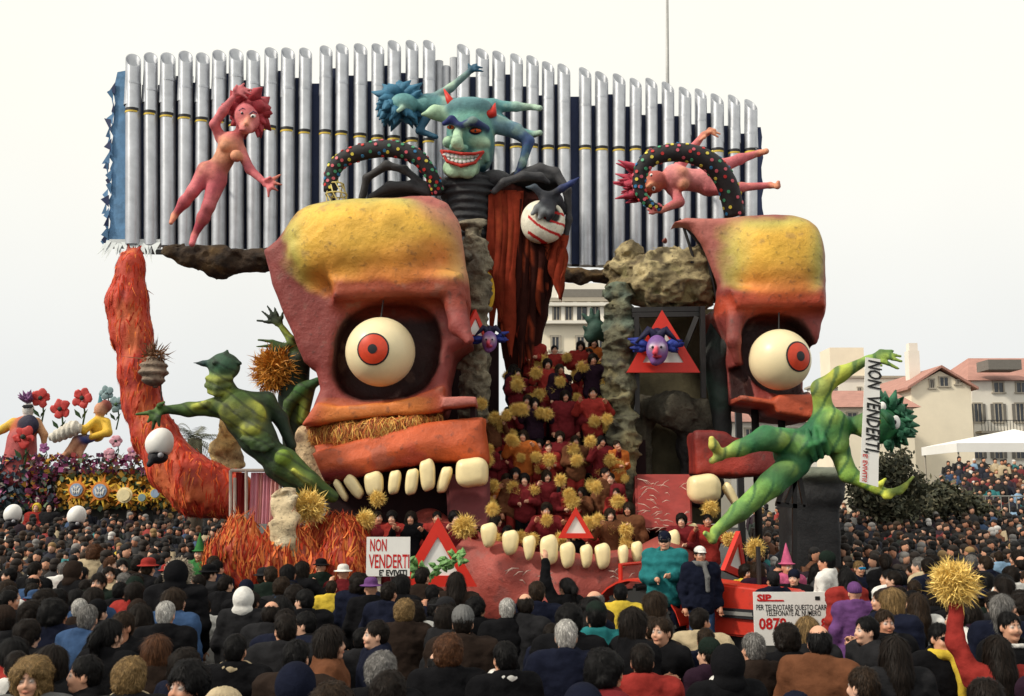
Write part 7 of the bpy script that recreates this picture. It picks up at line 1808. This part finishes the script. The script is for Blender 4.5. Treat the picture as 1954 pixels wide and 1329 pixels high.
a, b = P(-80, 950, YF)[0], P(345, 950, YF)[0]; zt = P(0, 895, YF)[2]
ob("bed", MB().box(((a + b) / 2, YF + 1.2, zt / 2), (b - a, 2.4, zt)).mesh("bed"), mat("float_green", C(70, 70, 66), .8, var=.4, vs=2), base)
q7 = np.random.RandomState(8); n = 2600
px = q7.uniform(-60, 335, n); py = q7.uniform(868, 972, n) + 0.; yy = YF - .1 - q7.rand(n) * .5
Vc = np.array([P(x, y, z) for x, y, z in zip(px, py, yy)]); pal = np.array([C(150, 70, 120), C(186, 110, 150), C(110, 60, 90), C(90, 110, 80), C(150, 60, 60), C(170, 160, 150), C(70, 84, 96), C(196, 150, 60)])
dark = q7.randint(0, 8, n); dark[px < 50] = np.where(q7.rand((px < 50).sum()) < .7, 6, dark[px < 50]); dark[(px > 110) & (py > 905)] = np.where(q7.rand(((px > 110) & (py > 905)).sum()) < .75, 7, 3)
u = q7.normal(size=(n, 3)); u /= np.linalg.norm(u, axis=1)[:, None]; w = np.cross(u, q7.normal(size=(n, 3))); w /= np.linalg.norm(w, axis=1)[:, None]; s_ = q7.uniform(.05, .12, (n, 1))
V = np.stack([Vc - u * s_, Vc + w * s_, Vc + u * s_, Vc - w * s_], 1).reshape(-1, 3)
fb = ob("flower_bank", fast_mesh("flower_bank", V, np.arange(4 * n).reshape(-1, 4), np.repeat(pal[dark], 4, 0), False), mLeafD, base); fb["kind"] = "stuff"
# sun wheels with round emblems
mSunY = mat("sun_ray_yellow", C(232, 190, 60), .6, var=.12); mSunO = mat("sun_disc_orange", C(222, 134, 48), .6, var=.12); mDisc = mat("emblem_blue", C(150, 170, 196), .4); mCrm = mat("sun_cream", C(236, 220, 172), .6)
def sunwheel(px, py, r, label, disc, ring, emblem):
    Y = 32.6; c = P(px, py, Y); q = M(r, Y); root = thing("sun_wheel", label, "sun ornament", (c[0], Y, c[2] - q * 2.4), "sun wheels along the flower float")
    for k in range(14):
        a = 2 * math.pi * k / 14; d = np.array((math.cos(a), 0, math.sin(a))); e = np.array((-math.sin(a), 0, math.cos(a))); l = q * (2.1 + .35 * (k % 2))
        ob("ray", MB().prism([c + d * q * 1.1 - e * q * .26, c + d * q * 1.1 + e * q * .26, c + d * l], (0, .06, 0)).mesh("ray"), mSunY if k % 3 else mSunO, root)
    ob("sun_disc", MB().tube([c + np.array((0, -.03, 0)), c + np.array((0, .05, 0))], q * 1.35, 24).mesh("sun_disc"), ring, root)
    d_ = ob("emblem_disc", MB().tube([c + np.array((0, -.08, 0)), c + np.array((0, -.02, 0))], q, 24).mesh("emblem_disc"), disc, root)
    if emblem:
        o = np.array((0, -.095, 0)); k = q * .8; m = MB()
        for p0, p1 in (((-.45, .75), (-.02, .12)), ((.45, .75), (.02, .12)), ((-.8, .35), (-.42, -.75)), ((-.42, -.75), (0, -.02)), ((0, -.02), (.42, -.75)), ((.42, -.75), (.8, .35))):
            m.beam(c + o + np.array((p0[0] * k, 0, p0[1] * k)), c + o + np.array((p1[0] * k, 0, p1[1] * k)), .015, .05)
        em = ob("emblem_letters", m.mesh("emblem_letters"), mWhite, d_); em["kind"] = "stuff"
sunwheel(147, 935, 12, "sun wheel with pale blue lettered emblem nearest the dark cloaked figure", mDisc, mSunO, True); sunwheel(192, 937, 13, "sun wheel with pale blue lettered emblem next to the cream sun", mDisc, mSunO, True)
sunwheel(238, 945, 11, "cream sun wheel with plain white middle", mCrm, mCrm, False); sunwheel(272, 950, 7, "small sun wheel with grey middle", mSky, mSunY, False); sunwheel(297, 942, 8, "small sun wheel with blue middle beside the red limb", mDisc, mSunY, False)
# the two big float figures
f = SDF(.06); W_ = (.7, .68, .64); DK = C(40, 40, 62)
f.ell(J(54, 782), (m_(11), m_(11), m_(14)), W_); f.chain([J(54, 794), J(54, 804)], [m_(6), m_(9)], W_); f.ell(J(46, 820), (m_(26), m_(16), m_(26)), C(190, 96, 60)); f.ell(J(54, 812, -.25), (m_(20), m_(8), m_(20)), DK)
f.chain([J(26, 806), J(8, 818), J(-14, 830)], [m_(9), m_(8), m_(6)], C(220, 180, 70)); f.chain([J(70, 806), J(84, 830), J(84, 846)], [m_(9), m_(7), m_(5)], C(200, 150, 110)); f.chain([J(42, 840), J(36, 900)], [m_(26), m_(32)], C(170, 80, 80))
mk_ = thing("masked_float_figure", "large float figure with black eye mask and purple feathered hat", "statue", J(46, 905))
ob("body", f.mesh("body", .05, dispn(.03, 2, 2)), mPaintS, mk_)
ob("eye_mask", MB().box(J(53, 776, -m_(11)), (m_(21), .08, m_(6))).mesh("eye_mask", bevel=.03), mBlack, mk_)
ob("feathers", spikes(J(52, 766), m_(9), 22, m_(16), 3, (np.array((0, 0, -1)), .0), .28).mesh("feathers", True, C(126, 84, 128)), mPaintS, mk_)
f = SDF(.06); YJ_ = C(226, 182, 62); SKF = C(206, 150, 118)
f.ell(J(192, 782), (m_(12), m_(12), m_(14)), SKF); f.ell(J(200, 776, .1), (m_(13), m_(13), m_(13)), C(130, 56, 50)); f.ell(J(188, 815), (m_(17), m_(14), m_(22)), YJ_); f.chain([J(180, 806, -.2), J(160, 822, -.4), J(148, 812, -.4)], [m_(8), m_(7), m_(5)], YJ_)
f.chain([J(202, 806), J(206, 826, -.2), J(176, 834, -.4)], [m_(9), m_(8), m_(6)], YJ_); f.ell(J(160, 838, -.2), (m_(22), m_(12), m_(9)), C(60, 80, 150)); f.chain([J(146, 842, -.3), J(132, 862, -.4), J(120, 872, -.4)], [m_(9), m_(7), m_(5)], SKF); f.ell(J(186, 828, .1), (m_(14), m_(12), m_(16)), YJ_)
f.ell(J(180, 788, -.3), m_(3), SKF, k=.03); f.chain([J(160, 844, -.1), J(150, 866, -.2), J(156, 880, -.2)], [m_(9), m_(7), m_(5)], SKF)
by = thing("accordion_boy_statue", "large float figure of a boy in yellow jacket and blue shorts with accordion", "statue", J(180, 880))
ob("body", f.mesh("body", .05), mPaintS, by)
ac = MB()
for k in range(9): 
    t = k / 8; c = P(104 + 40 * t, 832 - 12 * t, YF - .6); ac.box(c, (.12, .3, .55 + .25 * t + .04 * (k % 2)), rot=Matrix.Rotation(.3, 3, 'Y'))
for k, t in ((0, 0), ): pass
f = SDF(.05); f.chain([P(106, 834, YF - .55), P(140, 818, YF - .55)], [m_(11), m_(15)], (.62, .58, .5)); ob("accordion", f.mesh("accordion", .05, (.04, lambda X: .03 * np.sin((X[:, 0]) * 40))), mPaintS, by)
ob("hat", MB().cone(J(192, 770), J(190, 752), m_(6), 8).mesh("hat"), mat("teal_hat", C(60, 120, 130), .6), by)
# costumed walkers before the flower float
for (px, c1, c2, lab) in ((72, 'red', 'yellow', "costumed walker in red and yellow before the flower float"), (97, 'charcoal', 'black', "walker in a long dark cloak before the flower float")):
    x = P(px, 930, 31.8)[0]; person(x, 31.8, .55, .1, 'hold', 0, 0, 'coat', c1, None, 'black', 'hood', c2, scale=1.15, label=lab)
